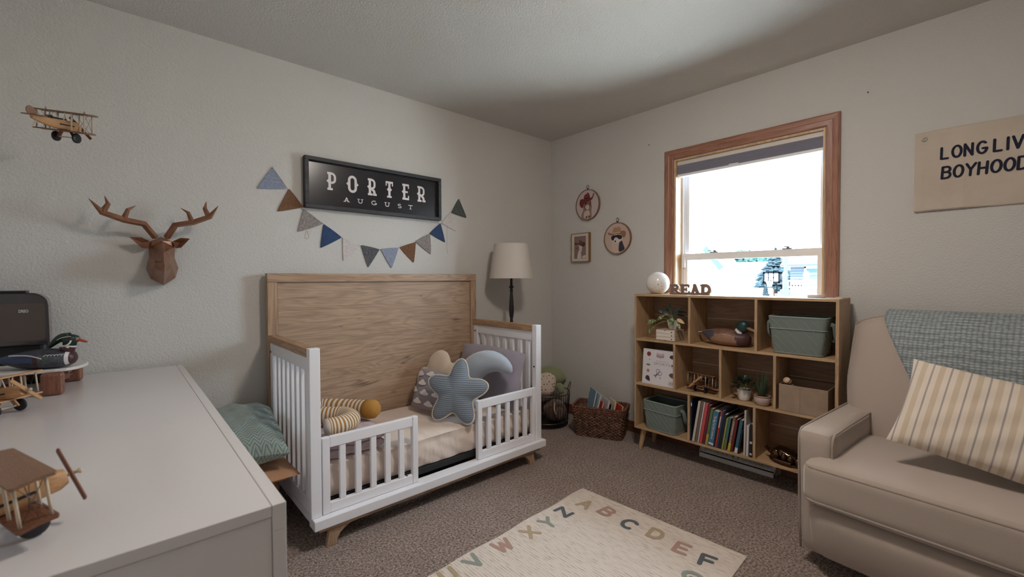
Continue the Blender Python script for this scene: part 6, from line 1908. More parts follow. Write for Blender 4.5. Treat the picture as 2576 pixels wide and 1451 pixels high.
icon('printed_ball', ellipse(0, 0, 0.0145, 0.0145, 18), 0.93, 0.60, pm('palef2', (196, 190, 192)))
icon('printed_patch', ellipse(0, 0, 0.005, 0.005, 8), 0.91, 0.61, pm('ink', (40, 36, 44)), 0.0006)
icon('printed_shirt', ribbon_poly([(-0.02, -0.012), (-0.016, 0.012), (0.016, 0.014), (0.016, -0.016)], 3), 0.90, 0.11, pm('palef2', (196, 190, 192)))
mi = cm('cover_ink', (40, 36, 44)); mg = cm('cover_greytxt', (150, 144, 146))
def btxt(s, u, v, size, m, w): text_mesh('printed_text', s, size, m, sb.e, bp_(u, v) - sb.loc, SU, SV, 0.0006, width=w)
btxt('SPORTS', 0.60, 0.605, 0.022, mg, 0.118)
btxt('the big book of', 0.60, 0.685, 0.010, mg, 0.085)
btxt('11', 0.905, 0.11, 0.018, mi, 0.014)

# ------------------------------------------------------------------ biplane in the cubby
biplane('toy_biplane', 'dark mahogany toy biplane parked in the bookcase cubby', (2.752, 1.236, Z1 - 0.0035), (0, R(-8), R(171)), 0.195, mats=(m_mah, m_mah, m_mah, m_pine))

# ------------------------------------------------------------------ two pots in the middle cubby
pc = V3((2.735, 0.985, Z1 + 0.0005))
fern = At('bushy_plant', 'bushy dark green plant in white cup pot', 'potted plant', pc)
pot(fern, pc, 0.030, 0.040, 0.066, m_pot)
rnd = random.Random(5)
for i in range(64):
    a = rnd.uniform(0, 2 * PI); el = rnd.uniform(0.15, 1.3)
    L = rnd.uniform(0.04, 0.068)
    d = V3((math.cos(a) * math.cos(el), math.sin(a) * math.cos(el), math.sin(el)))
    b_ = pc + V3((0, 0, 0.06)) + d * L
    fern.part('leaf', leaf(b_, b_ + (d + V3((0, 0, -0.3))).normalized() * rnd.uniform(0.026, 0.038), 0.023, 0.1, V3((d.x, d.y, 1.0))), m_leaf, smooth=True)
    if i % 4 == 0: fern.part('stem', MB().tube([pc + V3((0, 0, 0.056)), b_], 0.0012, 4), m_stem)
pc = V3((2.70, 0.876, Z1 + 0.0005))
grs = At('grassy_plant', 'spiky grass plant in blush bowl pot', 'potted plant', pc)
grs.part('pot', MB().lathe([(0.024, 0.0008), (0.03, 0.004), (0.042, 0.026), (0.0435, 0.044), (0.040, 0.056), (0.036, 0.056), (0.035, 0.046), (0, 0.046)], 28, pc), mat('blush_pot', (192, 170, 162), 0.5), sharp=50)
grs.part('pot_band', MB().lathe([(0.0428, 0.0475), (0.0405, 0.0562), (0.0398, 0.0562), (0.042, 0.0475)], 28, pc), mat('tan_rim', (150, 118, 92), 0.5), smooth=True)
grs.part('soil', MB().lathe([(0.0348, 0.0465), (0, 0.05)], 24, pc), m_soil, smooth=True)
m_gr = mat('grass_blade', (62, 84, 62), 0.5)
for i in range(48):
    a = rnd.uniform(0, 2 * PI); sp2 = rnd.uniform(0.0, 0.6)
    L = rnd.uniform(0.08, 0.15)
    r_ = rnd.uniform(0, 0.022)
    b_ = pc + V3((r_ * math.cos(a), r_ * math.sin(a), 0.046))
    d = V3((math.cos(a) * sp2, math.sin(a) * sp2, 1)).normalized()
    t_ = b_ + d * L
    t_.x = min(max(t_.x, XF - 0.02), 2.88); t_.y = min(max(t_.y, 0.825), 0.96)
    grs.part('blade', leaf(b_, t_, 0.0042, 0.05 * sp2, V3((d.x, d.y, 0.2)) if sp2 > .05 else None, 5), m_gr)

# ------------------------------------------------------------------ tan fabric bin with toy
m_tan = mat('tan_felt', (164, 142, 122), 0.9, bump=(240, 0.4, 0.002), var=(14, 0.35, 0.65), c2=(150, 128, 108))
tb = At('fabric_bin', 'tan folded felt bin in the right middle cubby', 'storage bin', (2.77, 0.672, Z1))
ta, tc_ = 0.783, 0.560
z_ = Z1 + 0.1455
tb.part('front_panel', MB().box((2.664, tc_, Z1 + 0.001), (2.668, ta, z_)), m_tan, bevel=0.0015)
tb.part('back_panel', MB().box((2.866, tc_, Z1 + 0.001), (2.870, ta, z_)), m_tan, bevel=0.0015)
tb.part('side_panel', MB().box((2.6682, ta - 0.004, Z1 + 0.001), (2.8658, ta, z_)), m_tan, bevel=0.0015)
tb.part('side_panel', MB().box((2.6682, tc_, Z1 + 0.001), (2.8658, tc_ + 0.004, z_)), m_tan, bevel=0.0015)
tb.part('bottom_panel', MB().box((2.6682, tc_ + 0.0042, Z1 + 0.001), (2.8658, ta - 0.0042, Z1 + 0.005)), m_tan)
tb.part('center_crease', MB().tube([(2.6638, (ta + tc_) / 2 + 0.012, Z1 + 0.004), (2.6638, (ta + tc_) / 2 + 0.012, z_ - 0.003)], 0.0008, 4), mat('crease_tone', (140, 120, 102), 0.9))
tb.part('rim_seam', MB().box((2.6632, tc_, z_ - 0.012), (2.6641, ta, z_ - 0.0105)), m_tan)
rp0, rp1 = V3((2.69, 0.752, z_ + 0.018)), V3((2.80, 0.66, Z1 + 0.03))
rat = At('wooden_rattle', 'round headed wooden rattle sticking out of the felt bin', 'toy', (2.80, 0.66, Z1 + 0.006))
dd = (rp0 - rp1).normalized()
rat.part('handle', MB().tube([rp1, rp0 - dd * 0.02], [0.006, 0.0075], 10), mat('speckled_handle', (150, 128, 112), 0.5, var=(120, 0.4, 0.6), c2=(90, 74, 70)), smooth=True)
rat.part('head', MB().tube([rp0 - dd * 0.02, rp0 - dd * 0.014, rp0 + dd * 0.004, rp0 + dd * 0.012], [0.012, 0.018, 0.018, 0.013], 18), mat('pale_birch', (206, 176, 142), 0.5), smooth=True)
rat.part('groove', MB().tube([rp0 - dd * 0.006, rp0 - dd * 0.003], [0.0184, 0.0184], 18), m_bolt)

# ------------------------------------------------------------------ row of books
BKX = XF + 0.004
def bpx(x, y): return 1590 + x / 7.636, 970 + y / 7.636
bzb = Z0 + 0.0008
# colour, bottom x range in the crop, top (x, y), depth, label
rows = [
    ((28, 36, 62), 1112, 1138, (1150, 235), 0.20, 'navy speckled picture book at the divider end', None),
    ((206, 196, 182), 1150, 1196, (1262, 290), 0.21, 'cream paperback leaning beside the navy book', ('', None)),
    ((120, 104, 94), 1205, 1250, (1322, 285), 0.21, 'brown grey hardback leaning beside the cream paperback', None),
    ((214, 206, 208), 1254, 1280, (1385, 275), 0.21, 'thin white book leaning against the coral book', None),
    ((196, 84, 84), 1284, 1340, (1405, 340), 0.19, 'coral red book in the bottom row', None),
    ((112, 34, 48), 1343, 1392, (1462, 372), 0.19, 'dark crimson book beside the coral one', None),
    ((96, 120, 74), 1398, 1452, (1515, 445), 0.20, 'green and yellow spined book next to the blue cookbook', None),
    ((66, 118, 150), 1458, 1560, (1572, 492), 0.20, 'thick blue kids cookbook with white lettering', ('The Big, Fun Kids Cookbook', (228, 228, 226))),
    ((52, 34, 36), 1563, 1586, (1660, 520), 0.19, 'slim dark maroon book after the blue cookbook', None),
    ((200, 66, 48), 1590, 1618, (1708, 495), 0.19, 'bright red spined book in the bottom row', None),
    ((48, 70, 112), 1621, 1652, (1742, 482), 0.20, 'tall royal blue book beside the red one', None),
    ((34, 34, 40), 1656, 1708, (1790, 560), 0.19, 'black spined book behind the lime one', None),
    ((142, 160, 78), 1713, 1748, (1815, 625), 0.17, 'slim lime green book', None),
    ((72, 112, 122), 1752, 1802, (1852, 622), 0.17, 'teal and olive book beside the lime one', None),
    ((122, 92, 72), 1828, 1886, (1925, 600), 0.18, 'brown book lettered COOKING CLASS', ('COOKING CLASS', (224, 214, 204))),
    ((118, 34, 40), 1890, 1930, (2000, 655), 0.16, 'thin maroon book beside the COOKING CLASS book', None),
    ((58, 98, 116), 1962, 2024, (2052, 662), 0.16, 'teal blue paperback with white foot', None),
    ((30, 30, 34), 2030, 2050, (2090, 860), 0.12, 'thin black book before the tall pale one', None),
    ((196, 188, 182), 2136, 2176, (2160, 420), 0.16, 'tall pale grey upright book', None),
    ((206, 202, 200), 2186, 2234, (2205, 762), 0.13, 'short white book beside the black spine', None),
    ((24, 24, 30), 2250, 2304, (2272, 735), 0.14, 'black spined paperback at the divider with white marks', None)]
LEAN = 0.155
ycur = None
for i, (c, xa, xb, tp_, dep, lab, txt) in enumerate(rows):
    pa_ = on(*bpx(xa, 1060 + (xa - 1100) * 0.235), 'x', BKX); pb_ = on(*bpx(xb, 1060 + (xb - 1100) * 0.235), 'x', BKX)
    ln_ = LEAN if 1 <= i <= 17 else 0.02
    ya, yb = pa_.y, pb_.y
    th = max(0.006, (ya - yb) * math.cos(ln_) - 0.0012)
    h_ = max(0.12, min(0.262, (on(*bpx(*tp_), 'x', BKX).z - bzb) / math.cos(ln_)))
    t = thing('book', lab, 'book', (BKX, ya - th * math.cos(ln_), bzb + 0.0006), 0, 'books in the bottom cubby', rot=(ln_, 0, 0))
    mc = mat('book_cover_%d' % i, c, 0.45)
    put('cover', MB().box((0.0, 0, 0), (0.0018, th, h_)).box((0.0018, 0, 0), (dep, 0.0014, h_)).box((0.0018, th - 0.0014, 0), (dep, th, h_)), mc, t)
    put('pages', MB().box((0.002, 0.0015, 0.003), (dep - 0.004, th - 0.0015, h_ - 0.003)), m_page, t)
    ln2 = V3((0, 0, -1)); 
    if txt and txt[0]: text_mesh('spine_title', txt[0], th * 0.62, mat('spine_ink_%d' % i, txt[1], 0.5), t, (-0.0002, th / 2, h_ * 0.53), (0, 0, -1), (0, -1, 0), 0.0006, bold=0.0002, width=h_ * 0.68)
    def band(z0_, z1_, cc): put('spine_band', MB().box((-0.0004, 0.0004, z0_), (0.0, th - 0.0004, z1_)), mat('spine_band_%d' % i, cc, 0.5), t)
    if i == 0: band(0.22, 0.24, (190, 194, 206))
    if i == 6: band(0.0, h_ * 0.3, (176, 162, 78))
    if i == 7: band(0.008, 0.02, (214, 220, 224))
    if i == 9: band(h_ * 0.55, h_ * 0.86, (222, 206, 198))
    if i == 13: band(0.0, h_ * 0.35, (122, 116, 70))
    if i == 14: band(0.0, h_ * 0.22, (196, 180, 60))
    if i == 16: band(0.0, h_ * 0.16, (216, 210, 210))
    if i == 20: band(h_ * 0.4, h_ * 0.47, (196, 190, 186)); band(h_ * 0.06, h_ * 0.12, (196, 190, 186))

# ------------------------------------------------------------------ bronze puppy and black bird figure
m_brz = mat('polished_bronze', (92, 72, 54), 0.16, 0.9, bump=(60, 0.25, 0.002))
dg = thing('dog_figurine', 'polished bronze figurine of a curled sleeping dog', 'figurine', (2.735, 0.755, Z0 + 0.0006), R(-100))
put('plinth', MB().prism(ellipse(0, 0, 0.098, 0.058, 30), (0, 0, 0), (1, 0, 0), (0, 1, 0), 0, 0.014), m_brz, dg, bevel=0.004)
vs_, fs = lofted([(-0.085, 0.012, 0.02, 0.04), (-0.07, 0.04, 0.014, 0.066), (-0.045, 0.05, 0.0135, 0.084), (-0.015, 0.05, 0.0135, 0.084), (0.015, 0.044, 0.0135, 0.072), (0.045, 0.04, 0.0135, 0.06), (0.07, 0.026, 0.016, 0.05), (0.082, 0.008, 0.024, 0.04)], 20, 0.95)
put('body', MB().add(vs_, fs), m_brz, dg, smooth=True)
for x, y, r_ in ((-0.045, -0.045, (0.026, 0.016, 0.03)), (0.0, -0.046, (0.016, 0.015, 0.026)), (0.032, -0.044, (0.018, 0.015, 0.022))): put('haunch', MB().ball((x, y, 0.014 + r_[2]), r_, 16, 10), m_brz, dg, smooth=True)
put('paw', MB().tube(smooth_path([(-0.05, -0.058, 0.022), (0.0, -0.064, 0.021), (0.045, -0.06, 0.021)], 4), 0.0085, 10), m_brz, dg, smooth=True)
put('head', MB().ball((0.075, -0.03, 0.038), (0.028, 0.022, 0.022), 18, 12), m_brz, dg, smooth=True)
put('muzzle', MB().ball((0.096, -0.04, 0.03), (0.016, 0.013, 0.012), 14, 9), m_brz, dg, smooth=True)
put('ear', MB().ball((0.068, -0.05, 0.036), (0.012, 0.006, 0.018), 12, 8), m_brz, dg, smooth=True)
put('tail', MB().tube(smooth_path([(-0.078, -0.01, 0.03), (-0.098, -0.02, 0.05), (-0.106, -0.025, 0.066), (-0.102, -0.028, 0.074)], 4), [0.009] * 8 + [0.008, 0.008, 0.007, 0.006, 0.003], 10), m_brz, dg, smooth=True)
m_blkf = mat('black_cast_iron', (22, 22, 28), 0.35)
bf = At('bird_figurine', 'black bird figurine with raised scalloped tail on bottom shelf', 'figurine', (2.83, 0.612, Z0))
bf.part('foot', MB().lathe([(0.03, 0.0008), (0.03, 0.006), (0.008, 0.014), (0.006, 0.06)], 20, (2.83, 0.612, Z0)), m_blkf, sharp=50)
bf.part('body', MB().ball((2.83, 0.612, Z0 + 0.10), (0.03, 0.042, 0.048), 20, 14), m_blkf, smooth=True)
tq = on(2002, 1078, 'x', 2.82)
bf.part('tail', MB().prism(ribbon_poly([(0.0, -0.035), (0.03, -0.028), (0.058, 0.0), (0.074, 0.036), (0.066, 0.042), (0.054, 0.036), (0.046, 0.046), (0.036, 0.038), (0.024, 0.046), (0.012, 0.034), (0.0, 0.03)], 3), (2.836, 0.625, tq.z - 0.036), (0, 1, 0), (0, 0, 1), -0.006, 0.006), m_blkf, bevel=0.002)
bf.part('neck', MB().tube(smooth_path([(2.83, 0.60, Z0 + 0.12), (2.83, 0.575, Z0 + 0.16), (2.83, 0.565, Z0 + 0.19)], 4), [0.02, 0.018, 0.016, 0.014, 0.013, 0.013, 0.014, 0.015, 0.012], 12), m_blkf, smooth=True)
# ================================================================== wire basket with soft toys
m_bras = mat('antique_brass_wire', (120, 104, 74), 0.35, 0.9)
m_bwire = mat('black_wire', (44, 42, 42), 0.45, 0.6)
wc = V3((2.615, 2.475, 0))
wr_ = 0.19
wb_ = At('wire_basket', 'round black wire basket with brass rims by the wall corner', 'basket', wc)
def circ(r_, z, n=40): return [(wc.x + r_ * math.cos(2 * PI * i / n), wc.y + r_ * math.sin(2 * PI * i / n), z) for i in range(n)]
wb_.part('top_ring', MB().tube(circ(wr_, 0.262), 0.0042, 8, closed=True), m_bras, smooth=True)
wb_.part('lower_ring', MB().tube(circ(wr_ * 0.93, 0.04), 0.0034, 8, closed=True), m_bras, smooth=True)
wb_.part('foot_ring', MB().tube(circ(wr_ * 0.9, 0.0045), 0.0036, 8, closed=True), m_bwire, smooth=True)
wire = MB().tube([(wr_ * 0.9, 0, 0.006), (wr_, 0, 0.262)], 0.0017, 5)
w0_ = None
for i in range(44):
    if w0_ is None: w0_ = put('wire', wire, m_bwire, wb_.e); c = w0_
    else: c = w0_.copy(); col.objects.link(c)
    c.rotation_euler = (0, 0, 2 * PI * i / 44)
wb_.part('base_mesh', MB().lathe([(wr_ * 0.88, 0.008), (wr_ * 0.88, 0.011), (0, 0.011)], 40, wc), m_bwire)
hn = smooth_path([(wc.x + wr_ * math.cos(R(-78)), wc.y + wr_ * math.sin(R(-78)), 0.262), (wc.x + wr_ * 1.09 * math.cos(R(-70)), wc.y + wr_ * 1.09 * math.sin(R(-70)), 0.33), (wc.x + wr_ * 1.09 * math.cos(R(-30)), wc.y + wr_ * 1.09 * math.sin(R(-30)), 0.33), (wc.x + wr_ * math.cos(R(-22)), wc.y + wr_ * math.sin(R(-22)), 0.262)], 6)
wb_.part('handle', MB().tube(hn, 0.0035, 8), m_bras, smooth=True)
# brown plush at the bottom
m_brn = mat('brown_plush', (104, 76, 62), 1.0, bump=(220, 0.8, 0.006), sheen=0.4)
bp2 = At('brown_plush', 'brown plush toy squeezed low inside the wire basket', 'soft toy', (wc.x + 0.03, wc.y - 0.04, 0.0135))
bp2.part('body', MB().ball((wc.x + 0.045, wc.y - 0.05, 0.105), (0.095, 0.095, 0.09), 24, 16, fn=lambda p: p * (1 + 0.06 * math.sin(p.x * 60) * math.sin(p.z * 50))), m_brn, smooth=True)
bp2.part('arm', MB().tube(smooth_path([(wc.x + 0.02, wc.y - 0.13, 0.14), (wc.x - 0.01, wc.y - 0.14, 0.1), (wc.x + 0.0, wc.y - 0.13, 0.06)], 4), [0.02, 0.024, 0.026, 0.027, 0.027, 0.026, 0.024, 0.02, 0.01], 12), m_brn, smooth=True)
bp2.part('trim', MB().tube(smooth_path([(wc.x - 0.03, wc.y - 0.118, 0.2), (wc.x - 0.045, wc.y - 0.125, 0.15), (wc.x - 0.03, wc.y - 0.128, 0.1)], 4), 0.006, 8), m_d3, smooth=True)
# dotted cream toy
def dots():
    t = NT('cream_dotted_cotton')
    tc = t.new('ShaderNodeTexCoord')
    vo = t.new('ShaderNodeTexVoronoi'); vo.inputs['Scale'].default_value = 48; vo.inputs['Randomness'].default_value = 0.35
    t.link(tc.outputs['Object'], vo.inputs['Vector'])
    rp = t.new('ShaderNodeValToRGB'); rp.color_ramp.interpolation = 'CONSTANT'
    rp.color_ramp.elements[0].color = (*srgb((60, 52, 48)), 1); rp.color_ramp.elements[1].position = 0.24; rp.color_ramp.elements[1].color = (*srgb((204, 186, 170)), 1)
    t.link(vo.outputs['Distance'], rp.inputs['Fac']); t.link(rp.outputs['Color'], t.b.inputs['Base Color'])
    t.b.inputs['Roughness'].default_value = 0.95
    return t.m
dt = At('dotted_toy', 'cream cotton toy with dark dots in the wire basket', 'soft toy', (wc.x - 0.08, wc.y - 0.06, 0.2))
fr_ = frame_at((wc.x - 0.072, wc.y - 0.056, 0.352), (-0.5, -0.75, 0.45), (0.75, -0.2, 0.55))
dt.part('cover', puffy(MB(), fr_, [(a * 0.1, b * 0.1) for a, b in ribbon_poly([(-.95, -.55), (-.4, -.95), (.5, -.85), (.95, -.2), (.6, .6), (.1, .98), (-.6, .6)], 6)], 0.085), dots(), smooth=True)
# green dragon
m_grn = mat('sage_plush', (134, 140, 104), 1.0, bump=(200, 0.6, 0.005), sheen=0.4)
m_redp = mat('red_felt', (160, 42, 44), 0.95)
dgn = At('dragon_plush', 'green plush dragon with red spikes draped over the wire basket', 'soft toy', (wc.x + 0.02, wc.y - 0.02, 0.2))
pth = smooth_path([(wc.x - 0.03, wc.y + 0.09, 0.365), (wc.x + 0.04, wc.y + 0.04, 0.38), (wc.x + 0.085, wc.y - 0.01, 0.365), (wc.x + 0.10, wc.y - 0.05, 0.345), (wc.x + 0.105, wc.y - 0.07, 0.325)], 6)
dgn.part('body', MB().tube(pth, [0.02 + 0.07 * math.sin(PI * min(1, (i + 2) / 27)) ** 0.7 for i in range(len(pth))], 20), m_grn, smooth=True)
dgn.part('leg', MB().tube(smooth_path([(wc.x + 0.09, wc.y - 0.04, 0.335), (wc.x + 0.135, wc.y - 0.045, 0.33), (wc.x + 0.15, wc.y - 0.06, 0.31)], 4), [0.03, 0.034, 0.036, 0.036, 0.034, 0.032, 0.03, 0.026, 0.012], 14), m_grn, smooth=True)
dgn.part('leg', MB().tube(smooth_path([(wc.x + 0.06, wc.y - 0.06, 0.31), (wc.x + 0.065, wc.y - 0.095, 0.29), (wc.x + 0.06, wc.y - 0.10, 0.25)], 4), [0.03, 0.034, 0.034, 0.034, 0.032, 0.03, 0.028, 0.022, 0.01], 14), m_grn, smooth=True)
for p, s in (((wc.x - 0.02, wc.y + 0.065, 0.432), 0.022), ((wc.x + 0.055, wc.y + 0.015, 0.442), 0.024)):
    dgn.part('spike', MB().add([V3(p) + V3((-s * 1.3, s, -0.012)), V3(p) + V3((s * 1.3, -s, -0.014)), V3(p) + V3((0, 0, 0.018)), V3(p) + V3((0.01, 0.012, -0.014)), V3(p) + V3((-0.01, -0.012, -0.014))], [(0, 4, 2), (4, 1, 2), (1, 3, 2), (3, 0, 2), (0, 3, 1, 4)]), m_redp, bevel=0.002)

# ================================================================== wicker basket with children's books
m_wick = mat('dark_wicker', (150, 112, 88), 0.6, var=(40, 0.35, 0.65), c2=(66, 44, 34), bump=(120, 0.4, 0.003))
m_wick2 = mat('reddish_wicker', (136, 88, 66), 0.6, var=(50, 0.35, 0.65), c2=(84, 52, 40))
wk_a = math.atan2(1.795 - 2.105, 2.70 - 2.56)
wk = thing('wicker_basket', 'dark brown wicker basket of picture books beside the bookcase', 'basket', (2.715, 2.005, 0), wk_a)
# local: x along the front edge, +y to the back
W0, D0, W1, D1, WH = 0.335, 0.175, 0.395, 0.225, 0.235
def wring(s, amp=0.0, ph=0, n=120, z=None):
    hw, hd = (W0 + (W1 - W0) * s) / 2, (D0 + (D1 - D0) * s) / 2
    base = rrect(-hw, -hd, hw, hd, 0.025, 4)
    per = [0]
    for i in range(len(base)): per.append(per[-1] + math.dist(base[i], base[(i + 1) % len(base)]))
    out = []
    k = 0
    for j in range(n):
        t_ = per[-1] * j / n
        while per[k + 1] < t_: k += 1
        a, b = base[k], base[(k + 1) % len(base)]
        f_ = (t_ - per[k]) / max(1e-9, per[k + 1] - per[k])
        x, y = a[0] + (b[0] - a[0]) * f_, a[1] + (b[1] - a[1]) * f_
        L = math.hypot(b[0] - a[0], b[1] - a[1]) or 1
        nx, ny = (b[1] - a[1]) / L, -(b[0] - a[0]) / L
        w_ = amp * math.sin(2 * PI * j / n * 30 + ph)
        out.append((x + nx * w_, y + ny * w_, WH * s if z is None else z))
    return out
NR = 17
for i in range(NR):
    s = 0.025 + 0.74 * i / (NR - 1)
    put('wicker_strand', MB().tube(wring(s, 0.0055, PI * (i % 2)), 0.0048, 6, closed=True), m_wick2 if i % 5 == 2 else m_wick, wk, smooth=True)
for i in range(30):
    j = i * 4
    put('stake', MB().tube([wring(0.02)[j], wring(0.8)[j]], 0.003, 5), m_wick, wk)
for k in range(3):
    s = 0.82 + 0.07 * k
    for q in range(2):
        ph = PI * q
        base_ = wring(s, 0.006, ph + k * 0.7, 150)
        put('rim_braid', MB().tube([(x, y, z + 0.006 * math.cos(2 * PI * j / 150 * 30 + ph + k * .7)) for j, (x, y, z) in enumerate(base_)], 0.0062, 6, closed=True), m_wick2, wk, smooth=True)
lin = MB()
ra_, rb_ = [(x * 0.945, y * 0.91, 0.009) for x, y, z in wring(0.02, n=48)], [(x * 0.955, y * 0.925, z) for x, y, z in wring(0.86, n=48)]
lin.add(ra_ + rb_, [(i, (i + 1) % 48, 48 + (i + 1) % 48, 48 + i) for i in range(48)])
put('inner_wall', lin, m_wick, wk, smooth=True)
put('base_panel', MB().prism([(x, y) for x, y, z in wring(0.02, n=60)], (0, 0, 0.002), (1, 0, 0), (0, 1, 0), 0, 0.006), m_wick, wk)
for i, (x, y, w, h_, tilt, c, lab) in enumerate(((-0.118, 0.0, 0.134, 0.33, -0.35, (120, 152, 172), 'sky blue picture book sticking up from the wicker basket'), (-0.092, 0.0, 0.134, 0.305, -0.42, (186, 196, 204), 'pale picture book with fox print in the wicker basket'), (-0.062, 0.0, 0.125, 0.25, -0.45, (196, 66, 52), 'bright red book low in the wicker basket'),
                               (-0.015, 0.0, 0.13, 0.265, -0.40, (196, 192, 194), 'grey white picture book in the middle of the wicker basket'), (0.012, 0.0, 0.128, 0.235, -0.4, (44, 44, 50), 'black board book in the wicker basket'), (0.04, 0.0, 0.13, 0.262, -0.35, (206, 188, 162), 'cream picture book in the wicker basket'), (0.105, 0.0, 0.125, 0.23, -0.3, (204, 74, 40), 'orange book at the end of the wicker basket'))):
    t = thing('board_book', lab, 'book', wk.matrix_basis @ V3((x, y, 0.012 + i * 0.0004)), 0, 'books in the wicker basket')
    t.rotation_euler = Matrix.Rotation(wk_a, 3, 'Z').to_4x4().to_euler()
    t.rotation_euler = (Matrix.Rotation(wk_a + 0.55, 3, 'Z') @ Matrix.Rotation(-tilt * 0.6, 3, 'Y')).to_euler()
    th = 0.012
    mc = mat('board_cover_%d' % i, c, 0.4)
    put('cover', MB().box((-th / 2, -w / 2, 0), (-th / 2 + 0.0015, w / 2, h_)).box((th / 2 - 0.0015, -w / 2, 0), (th / 2, w / 2, h_)).box((-th / 2 + 0.0015, w / 2 - 0.0015, 0), (th / 2 - 0.0015, w / 2, h_)), mc, t)
    put('pages', MB().box((-th / 2 + 0.0017, -w / 2 + 0.003, 0.002), (th / 2 - 0.0017, w / 2 - 0.0018, h_ - 0.002)), m_page, t)
    if i == 1: put('printed_fox', MB().flat(ribbon_poly([(-0.05, 0.10), (-0.02, 0.15), (0.01, 0.11), (0.05, 0.13), (0.03, 0.07), (-0.03, 0.06)], 4), (-th / 2 - 0.0003, 0, 0), (0, -1, 0), (0, 0, 1), 0), mat('fox_rust', (158, 92, 66), 0.5), t)

# ================================================================== rug
def rug_mat():
    t = NT('cream_ribbed_rug')
    tc = t.new('ShaderNodeTexCoord'); sp = t.new('ShaderNodeSeparateXYZ'); t.link(tc.outputs['Object'], sp.inputs[0])
    mu = t.new('ShaderNodeMath'); mu.operation = 'MULTIPLY'; mu.inputs[1].default_value = 1 / 0.0125; t.link(sp.outputs[0], mu.inputs[0])
    pp = t.new('ShaderNodeMath'); pp.operation = 'PINGPONG'; pp.inputs[1].default_value = 0.5; t.link(mu.outputs[0], pp.inputs[0])
    mp = t.new('ShaderNodeMapping'); mp.inputs['Scale'].default_value = (90, 14, 1); t.link(tc.outputs['Object'], mp.inputs['Vector'])
    n1 = t.new('ShaderNodeTexNoise'); n1.inputs['Scale'].default_value = 1.5; n1.inputs['Detail'].default_value = 4; t.link(mp.outputs['Vector'], n1.inputs['Vector'])
    ad = t.new('ShaderNodeMath'); ad.operation = 'MULTIPLY_ADD'; ad.inputs[1].default_value = 0.55; t.link(pp.outputs[0], ad.inputs[0]); t.link(n1.outputs['Fac'], ad.inputs[2])
    rp = t.new('ShaderNodeValToRGB')
    rp.color_ramp.elements[0].position = 0.38; rp.color_ramp.elements[0].color = (*srgb((174, 160, 148)), 1)
    rp.color_ramp.elements[1].position = 0.60; rp.color_ramp.elements[1].color = (*srgb((218, 206, 194)), 1)
    t.link(ad.outputs[0], rp.inputs['Fac']); t.link(rp.outputs['Color'], t.b.inputs['Base Color'])
    t.b.inputs['Roughness'].default_value = 1; t.b.inputs['Specular IOR Level'].default_value = 0.1
    bp = t.new('ShaderNodeBump'); bp.inputs['Strength'].default_value = 0.7; bp.inputs['Distance'].default_value = 0.004
    t.link(pp.outputs[0], bp.inputs['Height']); t.link(bp.outputs['Normal'], t.b.inputs['Normal'])
    return t.m
m_rug = rug_mat()
rg_ = At('alphabet_rug', 'cream ribbed area rug bordered with muted alphabet letters', 'rug', (1.25, 1.13, 0))
ca, cb, cc_ = on(1465, 1225, 'z', 0.009), on(1880, 1396, 'z', 0.009), on(1000, 1449, 'z', 0.009)
EX = (cb - ca).normalized(); EX.z = 0                 # along the A..F edge
RL = (cb - ca).length
EY = V3((EX.y, -EX.x, 0))                             # into the rug (towards -x)
if EY.x > 0: EY = -EY
corner = ca.copy(); corner.z = 0
LEN = 1.45
def rp2(a, b, z=0.0): return corner + EX * a + EY * b + V3((0, 0, z))
rm = MB()
def rugf(u, v):
    a, b = u * RL, v * LEN
    wob = 0.004 * math.sin(v * 25) * (1 if u < 0.02 else 0)
    e = min(u * RL, (1 - u) * RL, v * LEN, (1 - v) * LEN)
    return rp2(a - wob, b, 0.0035 + 0.0055 * min(1, e / 0.012))
rm.grid(rugf, 60, 90)
nU, nV = 60, 90
bd_ = [i * nV for i in range(nU)] + [(nU - 1) * nV + j for j in range(1, nV)] + [i * nV + nV - 1 for i in range(nU - 2, -1, -1)] + [j for j in range(nV - 2, 0, -1)]
o_ = len(rm.v)
for i in bd_:
    p = rm.v[i]; rm.v.append((p[0], p[1], 0.001))
for k in range(len(bd_)):
    k2 = (k + 1) % len(bd_)
    rm.f.append((bd_[k], bd_[k2], o_ + k2, o_ + k)); rm.m.append(0)
rm.f.append(tuple(o_ + k for k in range(len(bd_)))); rm.m.append(0)
rg_.part('woven_field', rm, m_rug, smooth=True)
for a in (0.022, 0.04): rg_.part('edge_rib', MB().tube([rp2(0.02, a, 0.009), rp2(RL - 0.02, a, 0.009)], 0.002, 6), m_rug)
lc = {'tan': mat('rug_tan', (174, 154, 126), 1), 'rose': mat('rug_rose', (172, 138, 127), 1), 'slate': mat('rug_slate', (92, 98, 102), 1), 'sage': mat('rug_sage', (142, 146, 138), 1)}
